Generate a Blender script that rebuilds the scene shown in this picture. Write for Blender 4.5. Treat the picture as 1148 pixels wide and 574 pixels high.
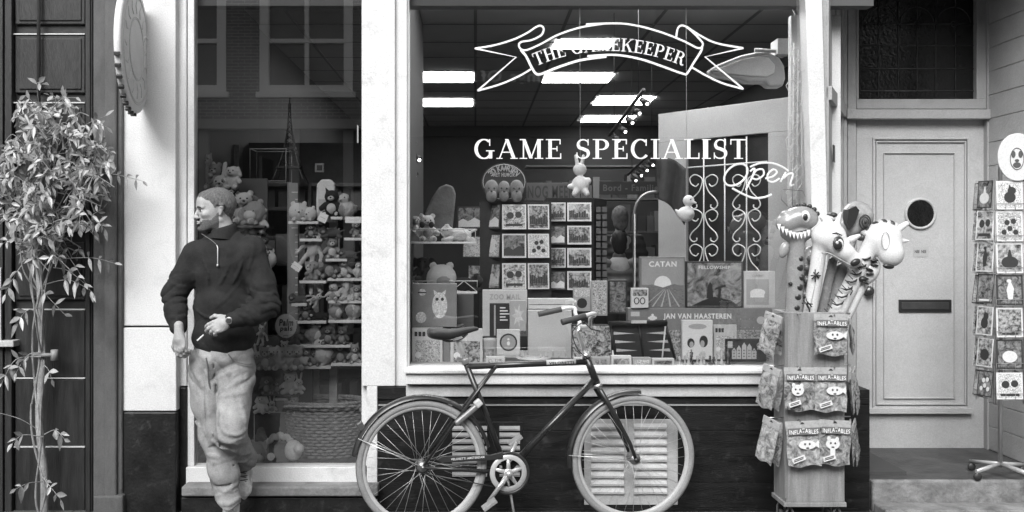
import bpy, math, random
import numpy as np
from mathutils import Vector, Matrix, Euler
SC = bpy.context.scene
for _o in list(bpy.data.objects): bpy.data.objects.remove(_o)
R = math.radians
PI = math.pi

# ------------------------------------------------------------------ camera, sky, sun, exposure
cam_d = bpy.data.cameras.new('camera'); cam = bpy.data.objects.new('camera', cam_d)
SC.collection.objects.link(cam); SC.camera = cam
cam.location = (0, -5.7, 1.55); cam.rotation_euler = (R(90), 0, 0)
cam_d.lens = 35; cam_d.sensor_width = 36; cam_d.shift_x = 41/1148; cam_d.shift_y = -17/1148
cam_d.clip_start = .05; cam_d.clip_end = 400
w = bpy.data.worlds.new('World'); SC.world = w; w.use_nodes = True
nt = w.node_tree; nt.nodes.clear()
sky = nt.nodes.new('ShaderNodeTexSky'); sky.sky_type = 'NISHITA'; sky.sun_disc = False
SUN_EL, SUN_AZ = 42, 196          # azimuth: compass degrees clockwise from +Y
sky.sun_elevation = R(SUN_EL); sky.sun_rotation = R(SUN_AZ); sky.dust_density = 4
bw = nt.nodes.new('ShaderNodeRGBToBW'); bg = nt.nodes.new('ShaderNodeBackground'); wo = nt.nodes.new('ShaderNodeOutputWorld')
nt.links.new(sky.outputs[0], bw.inputs[0]); nt.links.new(bw.outputs[0], bg.inputs[0]); nt.links.new(bg.outputs[0], wo.inputs[0])
bg.inputs[1].default_value = .11
sl = bpy.data.lights.new('sun', 'SUN'); sl.energy = 1.75; sl.angle = R(34)
so = bpy.data.objects.new('sun', sl); SC.collection.objects.link(so)
so.location = (0, -6, 14)
sd = Vector((math.sin(R(SUN_AZ))*math.cos(R(SUN_EL)), math.cos(R(SUN_AZ))*math.cos(R(SUN_EL)), math.sin(R(SUN_EL))))
so.rotation_euler = sd.to_track_quat('Z', 'Y').to_euler()
SC.view_settings.view_transform = 'Standard'; SC.view_settings.look = 'None'
SC.view_settings.exposure = 0.86; SC.view_settings.gamma = 1
SC.cycles.max_bounces = 8; SC.cycles.transparent_max_bounces = 16; SC.cycles.glossy_bounces = 3
SC.cycles.caustics_reflective = False; SC.cycles.caustics_refractive = False
SC.cycles.sample_clamp_indirect = 4

# ------------------------------------------------------------------ helpers
F = 1116.1
def P(px, py, Y=0.0):
    d = Y + 5.7
    return Vector(((px-533)*d/F, Y, 1.55 + (270-py)*d/F))
def X(px, Y=0.0): return (px-533)*(Y+5.7)/F
def Z(py, Y=0.0): return 1.55 + (270-py)*(Y+5.7)/F
def S(n, Y=0.0): return n*(Y+5.7)/F

MATS = {}
def mat(name, v=.5, rough=.6, var=0, scale=8, bump=0, bscale=60, metal=0, spec=.5, island=0, emit=0, stretch=(1, 1, 1), coat=0, detail=6, wear=0, wscale=9, speck=.1):
    if name in MATS: return MATS[name]
    m = bpy.data.materials.new(name); m.use_nodes = True; n = m.node_tree.nodes; L = m.node_tree.links
    b = n['Principled BSDF']; b.inputs['Roughness'].default_value = rough; b.inputs['Metallic'].default_value = metal
    b.inputs['Specular IOR Level'].default_value = spec
    b.inputs['Base Color'].default_value = (v, v, v, 1)
    if coat: b.inputs['Coat Weight'].default_value = coat
    tc = n.new('ShaderNodeTexCoord'); mp = n.new('ShaderNodeMapping'); L.new(tc.outputs['Object'], mp.inputs[0])
    mp.inputs['Scale'].default_value = stretch
    last = None
    if var:
        t = n.new('ShaderNodeTexNoise'); t.inputs['Scale'].default_value = scale; t.inputs['Detail'].default_value = detail
        t.inputs['Roughness'].default_value = .62
        L.new(mp.outputs[0], t.inputs[0])
        r = n.new('ShaderNodeMapRange'); r.inputs[1].default_value = .3; r.inputs[2].default_value = .7
        r.inputs[3].default_value = v*(1-var); r.inputs[4].default_value = v*(1+var); L.new(t.outputs[0], r.inputs[0])
        last = r.outputs[0]
        rr = n.new('ShaderNodeMapRange'); rr.inputs[3].default_value = max(0, rough-.12); rr.inputs[4].default_value = min(1, rough+.12)
        L.new(t.outputs[0], rr.inputs[0]); L.new(rr.outputs[0], b.inputs['Roughness'])
    if island:
        g = n.new('ShaderNodeNewGeometry'); r2 = n.new('ShaderNodeMapRange')
        r2.inputs[3].default_value = 1-island; r2.inputs[4].default_value = 1+island; L.new(g.outputs['Random Per Island'], r2.inputs[0])
        mu = n.new('ShaderNodeMath'); mu.operation = 'MULTIPLY'; L.new(r2.outputs[0], mu.inputs[0])
        if last: L.new(last, mu.inputs[1])
        else: mu.inputs[1].default_value = v
        last = mu.outputs[0]
    if wear:
        tw = n.new('ShaderNodeTexNoise'); tw.inputs['Scale'].default_value = wscale; tw.inputs['Detail'].default_value = 9; tw.inputs['Roughness'].default_value = .72; tw.inputs['Distortion'].default_value = .6
        L.new(tc.outputs['Object'], tw.inputs[0]); rw = n.new('ShaderNodeMapRange'); rw.inputs[1].default_value = .55; rw.inputs[2].default_value = .69; rw.inputs[3].default_value = 1; rw.inputs[4].default_value = 1-wear
        L.new(tw.outputs[0], rw.inputs[0]); mw = n.new('ShaderNodeMath'); mw.operation = 'MULTIPLY'; L.new(rw.outputs[0], mw.inputs[0])
        if last: L.new(last, mw.inputs[1])
        else: mw.inputs[1].default_value = v
        last = mw.outputs[0]
    if speck and not emit and not metal:
        tk = n.new('ShaderNodeTexNoise'); tk.inputs['Scale'].default_value = 150; tk.inputs['Detail'].default_value = 2; L.new(tc.outputs['Object'], tk.inputs[0])
        rk_ = n.new('ShaderNodeMapRange'); rk_.inputs[1].default_value = .3; rk_.inputs[2].default_value = .7; rk_.inputs[3].default_value = 1-speck; rk_.inputs[4].default_value = 1+speck; L.new(tk.outputs[0], rk_.inputs[0])
        mk = n.new('ShaderNodeMath'); mk.operation = 'MULTIPLY'; L.new(rk_.outputs[0], mk.inputs[0])
        if last: L.new(last, mk.inputs[1])
        else: mk.inputs[1].default_value = v
        last = mk.outputs[0]
    if last: L.new(last, b.inputs['Base Color'])
    if bump:
        t2 = n.new('ShaderNodeTexNoise'); t2.inputs['Scale'].default_value = bscale; t2.inputs['Detail'].default_value = 5
        L.new(mp.outputs[0], t2.inputs[0]); bp_ = n.new('ShaderNodeBump'); bp_.inputs['Strength'].default_value = bump
        bp_.inputs['Distance'].default_value = .01; L.new(t2.outputs[0], bp_.inputs['Height']); L.new(bp_.outputs[0], b.inputs['Normal'])
    if emit:
        b.inputs['Emission Color'].default_value = (1, 1, 1, 1); b.inputs['Emission Strength'].default_value = emit
    MATS[name] = m; return m

def cloth_folds(m, scale, dist, stretch):
    """fine creases of cloth as relief on a cloth material"""
    n = m.node_tree.nodes; L = m.node_tree.links; b = n['Principled BSDF']; tc = n.new('ShaderNodeTexCoord'); mp = n.new('ShaderNodeMapping'); mp.inputs['Scale'].default_value = stretch; mp.inputs['Rotation'].default_value = (0, .6, 0)
    L.new(tc.outputs['Object'], mp.inputs[0]); t = n.new('ShaderNodeTexNoise'); t.noise_type = 'RIDGED_MULTIFRACTAL'; t.inputs['Scale'].default_value = scale; t.inputs['Detail'].default_value = 2; t.inputs['Distortion'].default_value = .8
    L.new(mp.outputs[0], t.inputs[0]); bp_ = n.new('ShaderNodeBump'); bp_.inputs['Strength'].default_value = 1; bp_.inputs['Distance'].default_value = dist; L.new(t.outputs[0], bp_.inputs['Height'])
    if b.inputs['Normal'].links: L.new(b.inputs['Normal'].links[0].from_socket, bp_.inputs['Normal'])
    L.new(bp_.outputs[0], b.inputs['Normal'])
def glass_mat(name, refl=.1, tint=.9):
    m = bpy.data.materials.new(name); m.use_nodes = True; n = m.node_tree.nodes; L = m.node_tree.links
    n.clear(); o = n.new('ShaderNodeOutputMaterial'); t = n.new('ShaderNodeBsdfTransparent'); g = n.new('ShaderNodeBsdfGlossy')
    t.inputs[0].default_value = (tint, tint, tint, 1); g.inputs['Roughness'].default_value = .0; g.inputs[0].default_value = (1, 1, 1, 1)
    lw = n.new('ShaderNodeLayerWeight'); lw.inputs[0].default_value = .25
    mr = n.new('ShaderNodeMapRange'); mr.inputs[3].default_value = refl; mr.inputs[4].default_value = .8; L.new(lw.outputs['Fresnel'], mr.inputs[0])
    mx = n.new('ShaderNodeMixShader'); L.new(mr.outputs[0], mx.inputs[0]); L.new(t.outputs[0], mx.inputs[1]); L.new(g.outputs[0], mx.inputs[2])
    L.new(mx.outputs[0], o.inputs[0]); MATS[name] = m; return m

def brick_mat(name, v1, v2, mortar, bw_=.21, bh=.055, mo=.006, rough=.8):
    m = bpy.data.materials.new(name); m.use_nodes = True; n = m.node_tree.nodes; L = m.node_tree.links; b = n['Principled BSDF']
    tc = n.new('ShaderNodeTexCoord'); sp = n.new('ShaderNodeSeparateXYZ'); cb = n.new('ShaderNodeCombineXYZ')
    L.new(tc.outputs['Object'], sp.inputs[0]); L.new(sp.outputs[0], cb.inputs[0]); L.new(sp.outputs[2], cb.inputs[1])
    t = n.new('ShaderNodeTexBrick'); L.new(cb.outputs[0], t.inputs[0])
    t.inputs['Color1'].default_value = (v1, v1, v1, 1); t.inputs['Color2'].default_value = (v2, v2, v2, 1); t.inputs['Mortar'].default_value = (mortar,)*3+(1,)
    t.inputs['Scale'].default_value = 1; t.inputs['Brick Width'].default_value = bw_; t.inputs['Row Height'].default_value = bh
    t.inputs['Mortar Size'].default_value = mo; t.inputs['Mortar Smooth'].default_value = .2
    L.new(t.outputs[0], b.inputs['Base Color']); b.inputs['Roughness'].default_value = rough
    MATS[name] = m; return m

def picture_mat(name, lo=.05, hi=.7, scale=14, seed=0, contrast=.12, dist=1.5):
    """printed picture: blotchy high-contrast image of a card or a box front"""
    m = bpy.data.materials.new(name); m.use_nodes = True; n = m.node_tree.nodes; L = m.node_tree.links; b = n['Principled BSDF']
    tc = n.new('ShaderNodeTexCoord'); oi = n.new('ShaderNodeObjectInfo'); ad = n.new('ShaderNodeVectorMath'); ad.operation = 'ADD'
    ml = n.new('ShaderNodeMath'); ml.operation = 'MULTIPLY'; ml.inputs[1].default_value = 37
    L.new(oi.outputs['Random'], ml.inputs[0]); L.new(tc.outputs['Object'], ad.inputs[0]); L.new(ml.outputs[0], ad.inputs[1])
    t = n.new('ShaderNodeTexNoise'); t.noise_dimensions = '4D'; t.inputs['W'].default_value = seed; t.inputs['Scale'].default_value = scale
    t.inputs['Detail'].default_value = 7; t.inputs['Roughness'].default_value = .65; t.inputs['Distortion'].default_value = dist
    L.new(ad.outputs[0], t.inputs['Vector'])
    r = n.new('ShaderNodeMapRange'); r.inputs[1].default_value = .5-contrast; r.inputs[2].default_value = .5+contrast
    r.inputs[3].default_value = lo; r.inputs[4].default_value = hi; L.new(t.outputs[0], r.inputs[0])
    L.new(r.outputs[0], b.inputs['Base Color']); b.inputs['Roughness'].default_value = .35
    MATS[name] = m; return m

def tag(o, label=None, cat=None, group=None, kind=None):
    if label: o['label'] = label
    if cat: o['category'] = cat
    if group: o['group'] = group
    if kind: o['kind'] = kind
    return o
def empty(name, loc=(0, 0, 0), rz=0, label=None, cat=None, group=None):
    o = bpy.data.objects.new(name, None); SC.collection.objects.link(o); o.location = loc; o.rotation_euler = (0, 0, rz)
    o.empty_display_size = .1
    return tag(o, label, cat, group)
def wloc(o):
    v = Vector((0, 0, 0))
    while o is not None: v += o.location; o = o.parent
    return v

class MB:
    def __init__(s): s.v = []; s.f = []; s.m = []; s.mi = 0; s.sm = False; s.s = []
    def add(s, vs, fs, smooth=None):
        b = len(s.v); s.v += [tuple(v) for v in vs]
        for f in fs: s.f.append([i+b for i in f]); s.m.append(s.mi); s.s.append(s.sm if smooth is None else smooth)
        return s
    def box(s, x0, x1, y0, y1, z0, z1):
        vs = [(x, y, z) for x in (x0, x1) for y in (y0, y1) for z in (z0, z1)]
        return s.add(vs, [(0, 1, 3, 2), (4, 6, 7, 5), (0, 4, 5, 1), (2, 3, 7, 6), (0, 2, 6, 4), (1, 5, 7, 3)])
    def pbox(s, px0, px1, py0, py1, Y0, Y1):
        """box whose front face (at Y0) fills the given pixels"""
        return s.box(X(px0, Y0), X(px1, Y0), Y0, Y1, Z(py1, Y0), Z(py0, Y0))
    def obox(s, c, size, rot=(0, 0, 0)):
        M = Euler(rot).to_matrix(); hx, hy, hz = [a/2 for a in size]
        vs = [Vector(c)+M@Vector((x, y, z)) for x in (-hx, hx) for y in (-hy, hy) for z in (-hz, hz)]
        return s.add(vs, [(0, 1, 3, 2), (4, 6, 7, 5), (0, 4, 5, 1), (2, 3, 7, 6), (0, 2, 6, 4), (1, 5, 7, 3)])
    def prism(s, pts, y0, y1):
        """polygon in XZ (list of (x,z)) extruded from y0 to y1"""
        n = len(pts); vs = [(p[0], y0, p[1]) for p in pts]+[(p[0], y1, p[1]) for p in pts]
        fs = [tuple(range(n)), tuple(range(2*n-1, n-1, -1))]+[(i, i+n, (i+1) % n+n, (i+1) % n) for i in range(n)]
        return s.add(vs, fs)
    def hprism(s, pts, z0, z1):
        n = len(pts); vs = [(p[0], p[1], z0) for p in pts]+[(p[0], p[1], z1) for p in pts]
        fs = [tuple(range(n-1, -1, -1)), tuple(range(n, 2*n))]+[(i, (i+1) % n, (i+1) % n+n, i+n) for i in range(n)]
        return s.add(vs, fs)
    def tube(s, pts, r, n=8, closed=False, cap=True, flat=1.0):
        pts = [Vector(p) for p in pts]; N = len(pts)
        rs = list(r) if hasattr(r, '__len__') else [r]*N
        vs = []; up = None
        for i, p in enumerate(pts):
            if closed: t = pts[(i+1) % N]-pts[i-1]
            else: t = pts[min(i+1, N-1)]-pts[max(i-1, 0)]
            if t.length < 1e-9: t = Vector((0, 0, 1))
            t.normalize()
            if up is None:
                up = Vector((0, 1, 0)) if abs(t.y) < .9 else Vector((1, 0, 0))
            a = up-t*up.dot(t)
            if a.length < 1e-6: a = t.orthogonal()
            a.normalize(); up = a; b = t.cross(a)
            for k in range(n):
                q = 2*PI*k/n; vs.append(p+a*math.cos(q)*rs[i]*flat+b*math.sin(q)*rs[i])
        fs = []
        for i in range(N if closed else N-1):
            j = (i+1) % N
            for k in range(n): fs.append((i*n+k, i*n+(k+1) % n, j*n+(k+1) % n, j*n+k))
        s.add(vs, fs, True)
        if cap and not closed:
            b = len(s.v)-len(vs)
            s.f.append([b+k for k in range(n-1, -1, -1)]); s.m.append(s.mi); s.s.append(False)
            s.f.append([b+(N-1)*n+k for k in range(n)]); s.m.append(s.mi); s.s.append(False)
        return s
    def ell(s, c, r, n=16, m=10, rot=None):
        if not hasattr(r, '__len__'): r = (r, r, r)
        M = Euler(rot).to_matrix() if rot else Matrix.Identity(3); vs = []; fs = []
        c = Vector(c)
        for i in range(m+1):
            a = PI*i/m
            for k in range(n):
                q = 2*PI*k/n; vs.append(c+M@Vector((r[0]*math.sin(a)*math.cos(q), r[1]*math.sin(a)*math.sin(q), r[2]*math.cos(a))))
        for i in range(m):
            for k in range(n): fs.append((i*n+k, (i+1)*n+k, (i+1)*n+(k+1) % n, i*n+(k+1) % n))
        return s.add(vs, fs, True)
    def lathe(s, prof, c=(0, 0, 0), axis='z', n=32, ang=(0, 2*PI), smooth=True):
        """prof: list of (r, h)"""
        vs = []; full = abs(ang[1]-ang[0]-2*PI) < 1e-6; cnt = n if full else n+1
        for k in range(cnt):
            q = ang[0]+(ang[1]-ang[0])*k/n; cs, sn = math.cos(q), math.sin(q)
            for (r, h) in prof:
                p = (r*cs, r*sn, h) if axis == 'z' else ((r*cs, h, r*sn) if axis == 'y' else (h, r*cs, r*sn))
                vs.append((c[0]+p[0], c[1]+p[1], c[2]+p[2]))
        m = len(prof); fs = []
        for k in range(n):
            j = (k+1) % cnt
            for i in range(m-1): fs.append((k*m+i, k*m+i+1, j*m+i+1, j*m+i))
        return s.add(vs, fs, smooth)
    def disc(s, c, rx, rz, y1, n=32):
        """upright disc facing the street: centre c, thickness to y1"""
        return s.prism([(c[0]+rx*math.cos(2*PI*k/n), c[2]+rz*math.sin(2*PI*k/n)) for k in range(n)], c[1], y1)
    def build(s, name, mt=None, parent=None, world=True, bevel=0, sub=0, origin=None, seg=2):
        me = bpy.data.meshes.new(name); off = Vector((0, 0, 0)); loc = Vector((0, 0, 0))
        if parent is not None and world: off = wloc(parent)
        elif parent is None:
            if origin is None:
                if s.v:
                    a = np.array(s.v); origin = ((a[:, 0].min()+a[:, 0].max())/2, (a[:, 1].min()+a[:, 1].max())/2, a[:, 2].min())
                else: origin = (0, 0, 0)
            off = Vector(origin); loc = off
        me.from_pydata([Vector(v)-off for v in s.v], [], s.f)
        for mm in (mt if isinstance(mt, (list, tuple)) else [mt]):
            if mm: me.materials.append(mm)
        for i, p in enumerate(me.polygons): p.material_index = s.m[i]; p.use_smooth = s.s[i]
        o = bpy.data.objects.new(name, me); SC.collection.objects.link(o); o.location = loc; o.parent = parent
        me.validate()
        if bevel:
            b = o.modifiers.new('bevel', 'BEVEL'); b.width = bevel; b.segments = seg; b.limit_method = 'ANGLE'; b.angle_limit = R(40); b.harden_normals = False
        if sub: q = o.modifiers.new('sub', 'SUBSURF'); q.levels = sub; q.render_levels = sub
        return o

def adopt(c, o):
    c.parent = o; c.matrix_parent_inverse = Matrix.LocRotScale(o.location, o.rotation_euler, o.scale).inverted()
def copy_tree(o, parent=None):
    c = o.copy(); SC.collection.objects.link(c); c.parent = parent
    for ch in list(o.children): copy_tree(ch, c)
    return c

def text_mesh(txt, size=1, bold=0, ext=.0, shear=0, spacing=1):
    cu = bpy.data.curves.new('t', 'FONT'); cu.body = txt; cu.size = size; cu.offset = bold; cu.extrude = ext; cu.shear = shear
    cu.space_character = spacing if bold < .018 else 1.14; cu.align_x = 'CENTER'; cu.align_y = 'CENTER'; cu.resolution_u = 3
    o = bpy.data.objects.new('t', cu); SC.collection.objects.link(o)
    dg = bpy.context.evaluated_depsgraph_get(); dg.update()
    me = bpy.data.meshes.new_from_object(o.evaluated_get(dg))
    bpy.data.objects.remove(o); bpy.data.curves.remove(cu)
    return me
def text(name, txt, c, wid, hei, mt, parent, bold=0.0, rot=None, shear=0, mirror=False, label=None, ext=.0004):
    """lettering facing the street, centred at world point c, scaled to wid x hei metres; rot: 3x3 turning local (x,-y normal,z)"""
    me = text_mesh(txt, 1, bold, ext/max(hei, .001), shear)
    a = np.array([v.co[:] for v in me.vertices]); x0, x1 = a[:, 0].min(), a[:, 0].max(); z0, z1 = a[:, 1].min(), a[:, 1].max()
    M = rot or Matrix.Identity(3); off = wloc(parent) if parent else Vector((0, 0, 0)); c = Vector(c)
    for v in me.vertices:
        x = ((v.co.x-x0)/(x1-x0)-.5)*wid; z = ((v.co.y-z0)/(z1-z0)-.5)*hei; y = -v.co.z*hei
        if mirror: x, y = -x, -y
        v.co = c-off+M@Vector((x, y, z))
    me.materials.append(mt); me.name = name
    o = bpy.data.objects.new(name, me); SC.collection.objects.link(o); o.parent = parent
    if parent is None: pass
    if label: o['label'] = label
    return o

def smoothpath(p, n=6):
    q = []
    for i in range(len(p)-1):
        a = p[max(0, i-1)]; b = p[i]; c = p[i+1]; d = p[min(len(p)-1, i+2)]
        for k in range(n):
            t = k/n; q.append(tuple(.5*((2*b[j])+(-a[j]+c[j])*t+(2*a[j]-5*b[j]+4*c[j]-d[j])*t*t+(-a[j]+3*b[j]-3*c[j]+d[j])*t**3) for j in range(len(b))))
    q.append(tuple(p[-1])); return q
# ------------------------------------------------------------------ smooth solids (signed distance fields meshed by surface nets)
def surfnet(Fd, org, h):
    nx, ny, nz = Fd.shape; s = Fd < 0
    cs = np.zeros((nx-1, ny-1, nz-1), np.int8)
    for i in (0, 1):
        for j in (0, 1):
            for k in (0, 1): cs += s[i:nx-1+i, j:ny-1+j, k:nz-1+k]
    act = (cs > 0) & (cs < 8); I, J, K = np.nonzero(act); idx = -np.ones(act.shape, np.int64); idx[I, J, K] = np.arange(len(I))
    acc = np.zeros((len(I), 3)); cnt = np.zeros(len(I))
    for ax in range(3):
        o1, o2 = [a for a in range(3) if a != ax]
        for u in (0, 1):
            for v in (0, 1):
                A = [I.copy(), J.copy(), K.copy()]; A[o1] = A[o1]+u; A[o2] = A[o2]+v
                B = [a.copy() for a in A]; B[ax] = B[ax]+1
                fa = Fd[A[0], A[1], A[2]]; fb = Fd[B[0], B[1], B[2]]; c = (fa < 0) != (fb < 0)
                t = np.where(c, fa/np.where(c, fa-fb, 1), 0)
                pt = np.stack([a.astype(float) for a in A], 1); pt[:, ax] += t
                acc[c] += pt[c]; cnt[c] += 1
    V = acc/cnt[:, None]*h+np.array(org); Q = []
    for ax in range(3):
        o1, o2 = [(1, 2), (2, 0), (0, 1)][ax]
        sl0 = [slice(None)]*3; sl1 = [slice(None)]*3; sl0[ax] = slice(0, -1); sl1[ax] = slice(1, None)
        a, b = s[tuple(sl0)], s[tuple(sl1)]; cr = a != b
        E = np.array(np.nonzero(cr)); ins = a[tuple(E)]
        ok = (E[o1] > 0) & (E[o2] > 0) & (E[o1] < Fd.shape[o1]-1) & (E[o2] < Fd.shape[o2]-1); E = E[:, ok]; ins = ins[ok]
        q = []
        for (u, v) in ((0, 0), (-1, 0), (-1, -1), (0, -1)):
            T = E.copy(); T[o1] += u; T[o2] += v; q.append(idx[T[0], T[1], T[2]])
        q = np.stack(q, 1); q[~ins] = q[~ins][:, ::-1]; Q.append(q)
    return V, np.concatenate(Q)

class SDF:
    def __init__(s, h=.005): s.h = h; s.p = []
    def cap(s, a, b, ra, rb=None, k=.02, sub=False, sq=None):
        rb = ra if rb is None else rb
        s.p.append(('c', np.array(a, float), np.array(b, float), ra, rb, k, sub, sq)); return s
    def ell(s, c, r, k=.02, sub=False, rot=None):
        if not hasattr(r, '__len__'): r = (r, r, r)
        M = np.array(Euler(rot).to_matrix()) if rot else np.eye(3)
        s.p.append(('e', np.array(c, float), np.array(r, float), M, None, k, sub, None)); return s
    def chain(s, pts, rs, k=.02, sub=False):
        for i in range(len(pts)-1): s.cap(pts[i], pts[i+1], rs[i], rs[i+1], k, sub)
        return s
    def dist(s, q):
        r = 9.
        for p in s.p:
            if p[6]: continue
            if p[0] == 'c':
                d = p[2]-p[1]; t = min(1, max(0, (q-p[1]).dot(d)/max(d.dot(d), 1e-12))); r = min(r, np.linalg.norm(q-p[1]-t*d)-(p[3]+(p[4]-p[3])*t))
            else:
                l = (q-p[1])@p[3]; k0 = np.linalg.norm(l/p[2]); k1 = np.linalg.norm(l/(p[2]**2))+1e-9; r = min(r, k0*(k0-1)/k1)
        return r
    def hit(s, px, py, Y0=-.75):
        """first point of the solid seen from the street towards the wall along the pixel's ray"""
        Y = Y0
        for _ in range(60):
            q = np.array(P(px, py, Y)); d = s.dist(q)
            if d < .001: break
            Y += max(d*.8, .001)
            if Y > .1: break
        return q
    def ridge(s, pts, r=.011, depth=.005, k=.014, sub=False):
        """a fold of cloth (or a crease, sub=True) along pixels of the surface"""
        base = [s.hit(a, b) for a, b in smoothpath(pts, 3)]; n = len(base)
        c = [b+np.array([0, (r-depth) if not sub else -(r-depth), 0]) for b in base]
        rr = [r*(.35+.65*math.sin(PI*(i+.5)/n)) for i in range(n)]
        return [(c[i], c[i+1], rr[i], rr[i+1], k, sub) for i in range(n-1)]
    def add_ridges(s, lst, **kw):
        out = []
        for pts in lst: out += s.ridge(pts, **kw)
        for a, b, r1, r2, k, sb in out: s.cap(a, b, r1, r2, k, sb)
        return s
    def mesh(s, disp=None, clip=None):
        h = s.h; lo = np.full(3, 1e9); hi = np.full(3, -1e9); bb = []
        for p in s.p:
            if p[0] == 'c': r = max(p[3], p[4]); a = np.minimum(p[1], p[2])-r; b = np.maximum(p[1], p[2])+r
            else: r = p[2].max(); a = p[1]-r; b = p[1]+r
            bb.append((a, b))
            if not p[6]: lo = np.minimum(lo, a); hi = np.maximum(hi, b)
        lo -= 5*h+.012; hi += 5*h+.012; n = np.ceil((hi-lo)/h).astype(int)+1
        G = np.full(n, .5, np.float32); ax = [lo[i]+np.arange(n[i])*h for i in range(3)]
        for p, (a, b) in zip(s.p, bb):
            mg = p[5]+4*h+.01
            i0 = np.clip(np.floor((a-mg-lo)/h).astype(int), 0, n-1); i1 = np.clip(np.ceil((b+mg-lo)/h).astype(int)+1, 1, n)
            if (i1 <= i0).any(): continue
            sl_ = tuple(slice(i0[i], i1[i]) for i in range(3))
            gx, gy, gz = np.meshgrid(*[ax[i][sl_[i]] for i in range(3)], indexing='ij')
            q = np.stack([gx, gy, gz], -1)
            if p[0] == 'c':
                A, B = p[1], p[2]; d = B-A; L2 = max(d.dot(d), 1e-12); t = np.clip(((q-A)@d)/L2, 0, 1)
                D = np.linalg.norm(q-A-t[..., None]*d, axis=-1)-(p[3]+(p[4]-p[3])*t)
            else:
                l = (q-p[1])@p[3]; r = p[2]; k0 = np.linalg.norm(l/r, axis=-1); k1 = np.linalg.norm(l/(r*r), axis=-1)+1e-9
                D = k0*(k0-1)/k1
            g = G[sl_]; k = max(p[5], 1e-5)
            if p[6]:
                hh = np.clip(.5-.5*(g+D)/k, 0, 1); G[sl_] = g*(1-hh)+(-D)*hh+k*hh*(1-hh)
            else:
                hh = np.clip(.5+.5*(D-g)/k, 0, 1); G[sl_] = D*(1-hh)+g*hh-k*hh*(1-hh)
        if disp or clip:
            gx, gy, gz = np.meshgrid(*ax, indexing='ij')
            if disp:
                nb = np.abs(G) < .04
                G[nb] += disp(gx[nb], gy[nb], gz[nb])
            if clip: G = np.maximum(G, clip(gx, gy, gz))
        return surfnet(G, lo, h)
def sdf_obj(name, parts, mt, parent=None, world=True, origin=None, xf=None, smooth=True, iters=0):
    """parts: list of (V,Q); joined as one mesh"""
    vs = []; fs = []; b = 0
    for V, Q in parts: vs.append(V); fs.append(Q+b); b += len(V)
    V = np.concatenate(vs); Q = np.concatenate(fs)
    if xf is not None: V = V@np.array(xf.to_3x3()).T+np.array(xf.translation)
    off = np.zeros(3); loc = Vector((0, 0, 0))
    if parent is not None and world: off = np.array(wloc(parent))
    elif parent is None:
        origin = origin if origin is not None else ((V[:, 0].min()+V[:, 0].max())/2, (V[:, 1].min()+V[:, 1].max())/2, V[:, 2].min())
        off = np.array(origin, float); loc = Vector(off)
    me = bpy.data.meshes.new(name); me.from_pydata((V-off).tolist(), [], Q.tolist())
    me.polygons.foreach_set('use_smooth', [smooth]*len(me.polygons)); me.materials.append(mt)
    o = bpy.data.objects.new(name, me); SC.collection.objects.link(o); o.location = loc; o.parent = parent
    if iters: q = o.modifiers.new('sm', 'SMOOTH'); q.iterations = iters; q.factor = .5
    return o
def fold(t, p=.7): return 1-2*np.abs(np.sin(t*.5))**p
def nz(x, y, z, f, s=0.0):
    return (np.sin(f*(1.3*x+.7*y+.4*z)+s+1.5*np.sin(f*.6*z+s))*np.sin(f*(-.5*x+1.1*y+.9*z)+2*s)+np.sin(f*(.3*x-.8*y+1.4*z)+3*s+np.sin(f*.8*x)))*.5

# ------------------------------------------------------------------ materials
M_WHITE = mat('white_paint', .68, .5, .06, 3, .22, 90, wear=.2, wscale=7)
M_WHITEWALL = mat('white_render', .70, .85, .06, 2.2, .16, 120, wear=.1, wscale=5)
M_SILL = mat('sill_paint', .5, .55, .1, 9, .3, 70)
M_BLACK = mat('black_paint', .012, .45, .5, 9, .3, 60, spec=.35, wear=-2.5, wscale=12)
M_BLACKWOOD = mat('black_wood', .009, .5, .6, 6, .3, 50, stretch=(.6, 1, 4), spec=.3, wear=-2.5, wscale=14)
M_DARK = mat('dark_wood', .025, .5, .4, 8, .3, 40, stretch=(6, 6, .5))
M_STONE = mat('grey_stone', .2, .85, .4, 7, .7, 45)
M_PILASTER = mat('weathered_stone', .1, .85, .5, 3, .8, 25, stretch=(1, 1, .45))
M_GREYPAINT = mat('grey_door_paint', .47, .5, .06, 6, .2, 160, wear=.12, wscale=6)
M_GREYPAINT2 = mat('grey_frame_paint', .4, .5, .07, 6, .2, 160, wear=.2, wscale=8)
M_PLASTER = mat('grey_plaster', .5, .8, .1, 5, .4, 60)
M_STEP = mat('worn_step_stone', .22, .85, .45, 9, 1.0, 30)
M_PORCH = mat('porch_slate', .07, .6, .4, 9, .5, 40)
M_GLASS = glass_mat('window_glass', .25, .98)
M_GLASS2 = glass_mat('wide_window_glass', .18, .99)
M_GLASSDARK = mat('dark_leaded_glass', .012, .15, .3, 30, .2, 60)
M_LETTER = mat('white_vinyl_lettering', .85, .5)
M_METAL = mat('steel', .6, .3, .1, 20, metal=1)
M_CHROME = mat('chrome', .8, .12, metal=1)
M_ALU = mat('aluminium', .7, .38, .08, 30, metal=.9)
M_BLK = mat('black_plastic', .02, .45, .2, 20)
M_PALE = mat('pale_print', .7, .5, .05, 20)
M_MID = mat('mid_print', .25, .45, .1, 20)
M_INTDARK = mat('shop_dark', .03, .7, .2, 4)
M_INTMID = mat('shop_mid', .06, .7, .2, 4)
M_CEIL = mat('ceiling_tile', .5, .7, .06, 3)
M_WOODPALE = mat('pale_wood', .42, .55, .2, 6, .2, 60, stretch=(.3, 3, 6))
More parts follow.
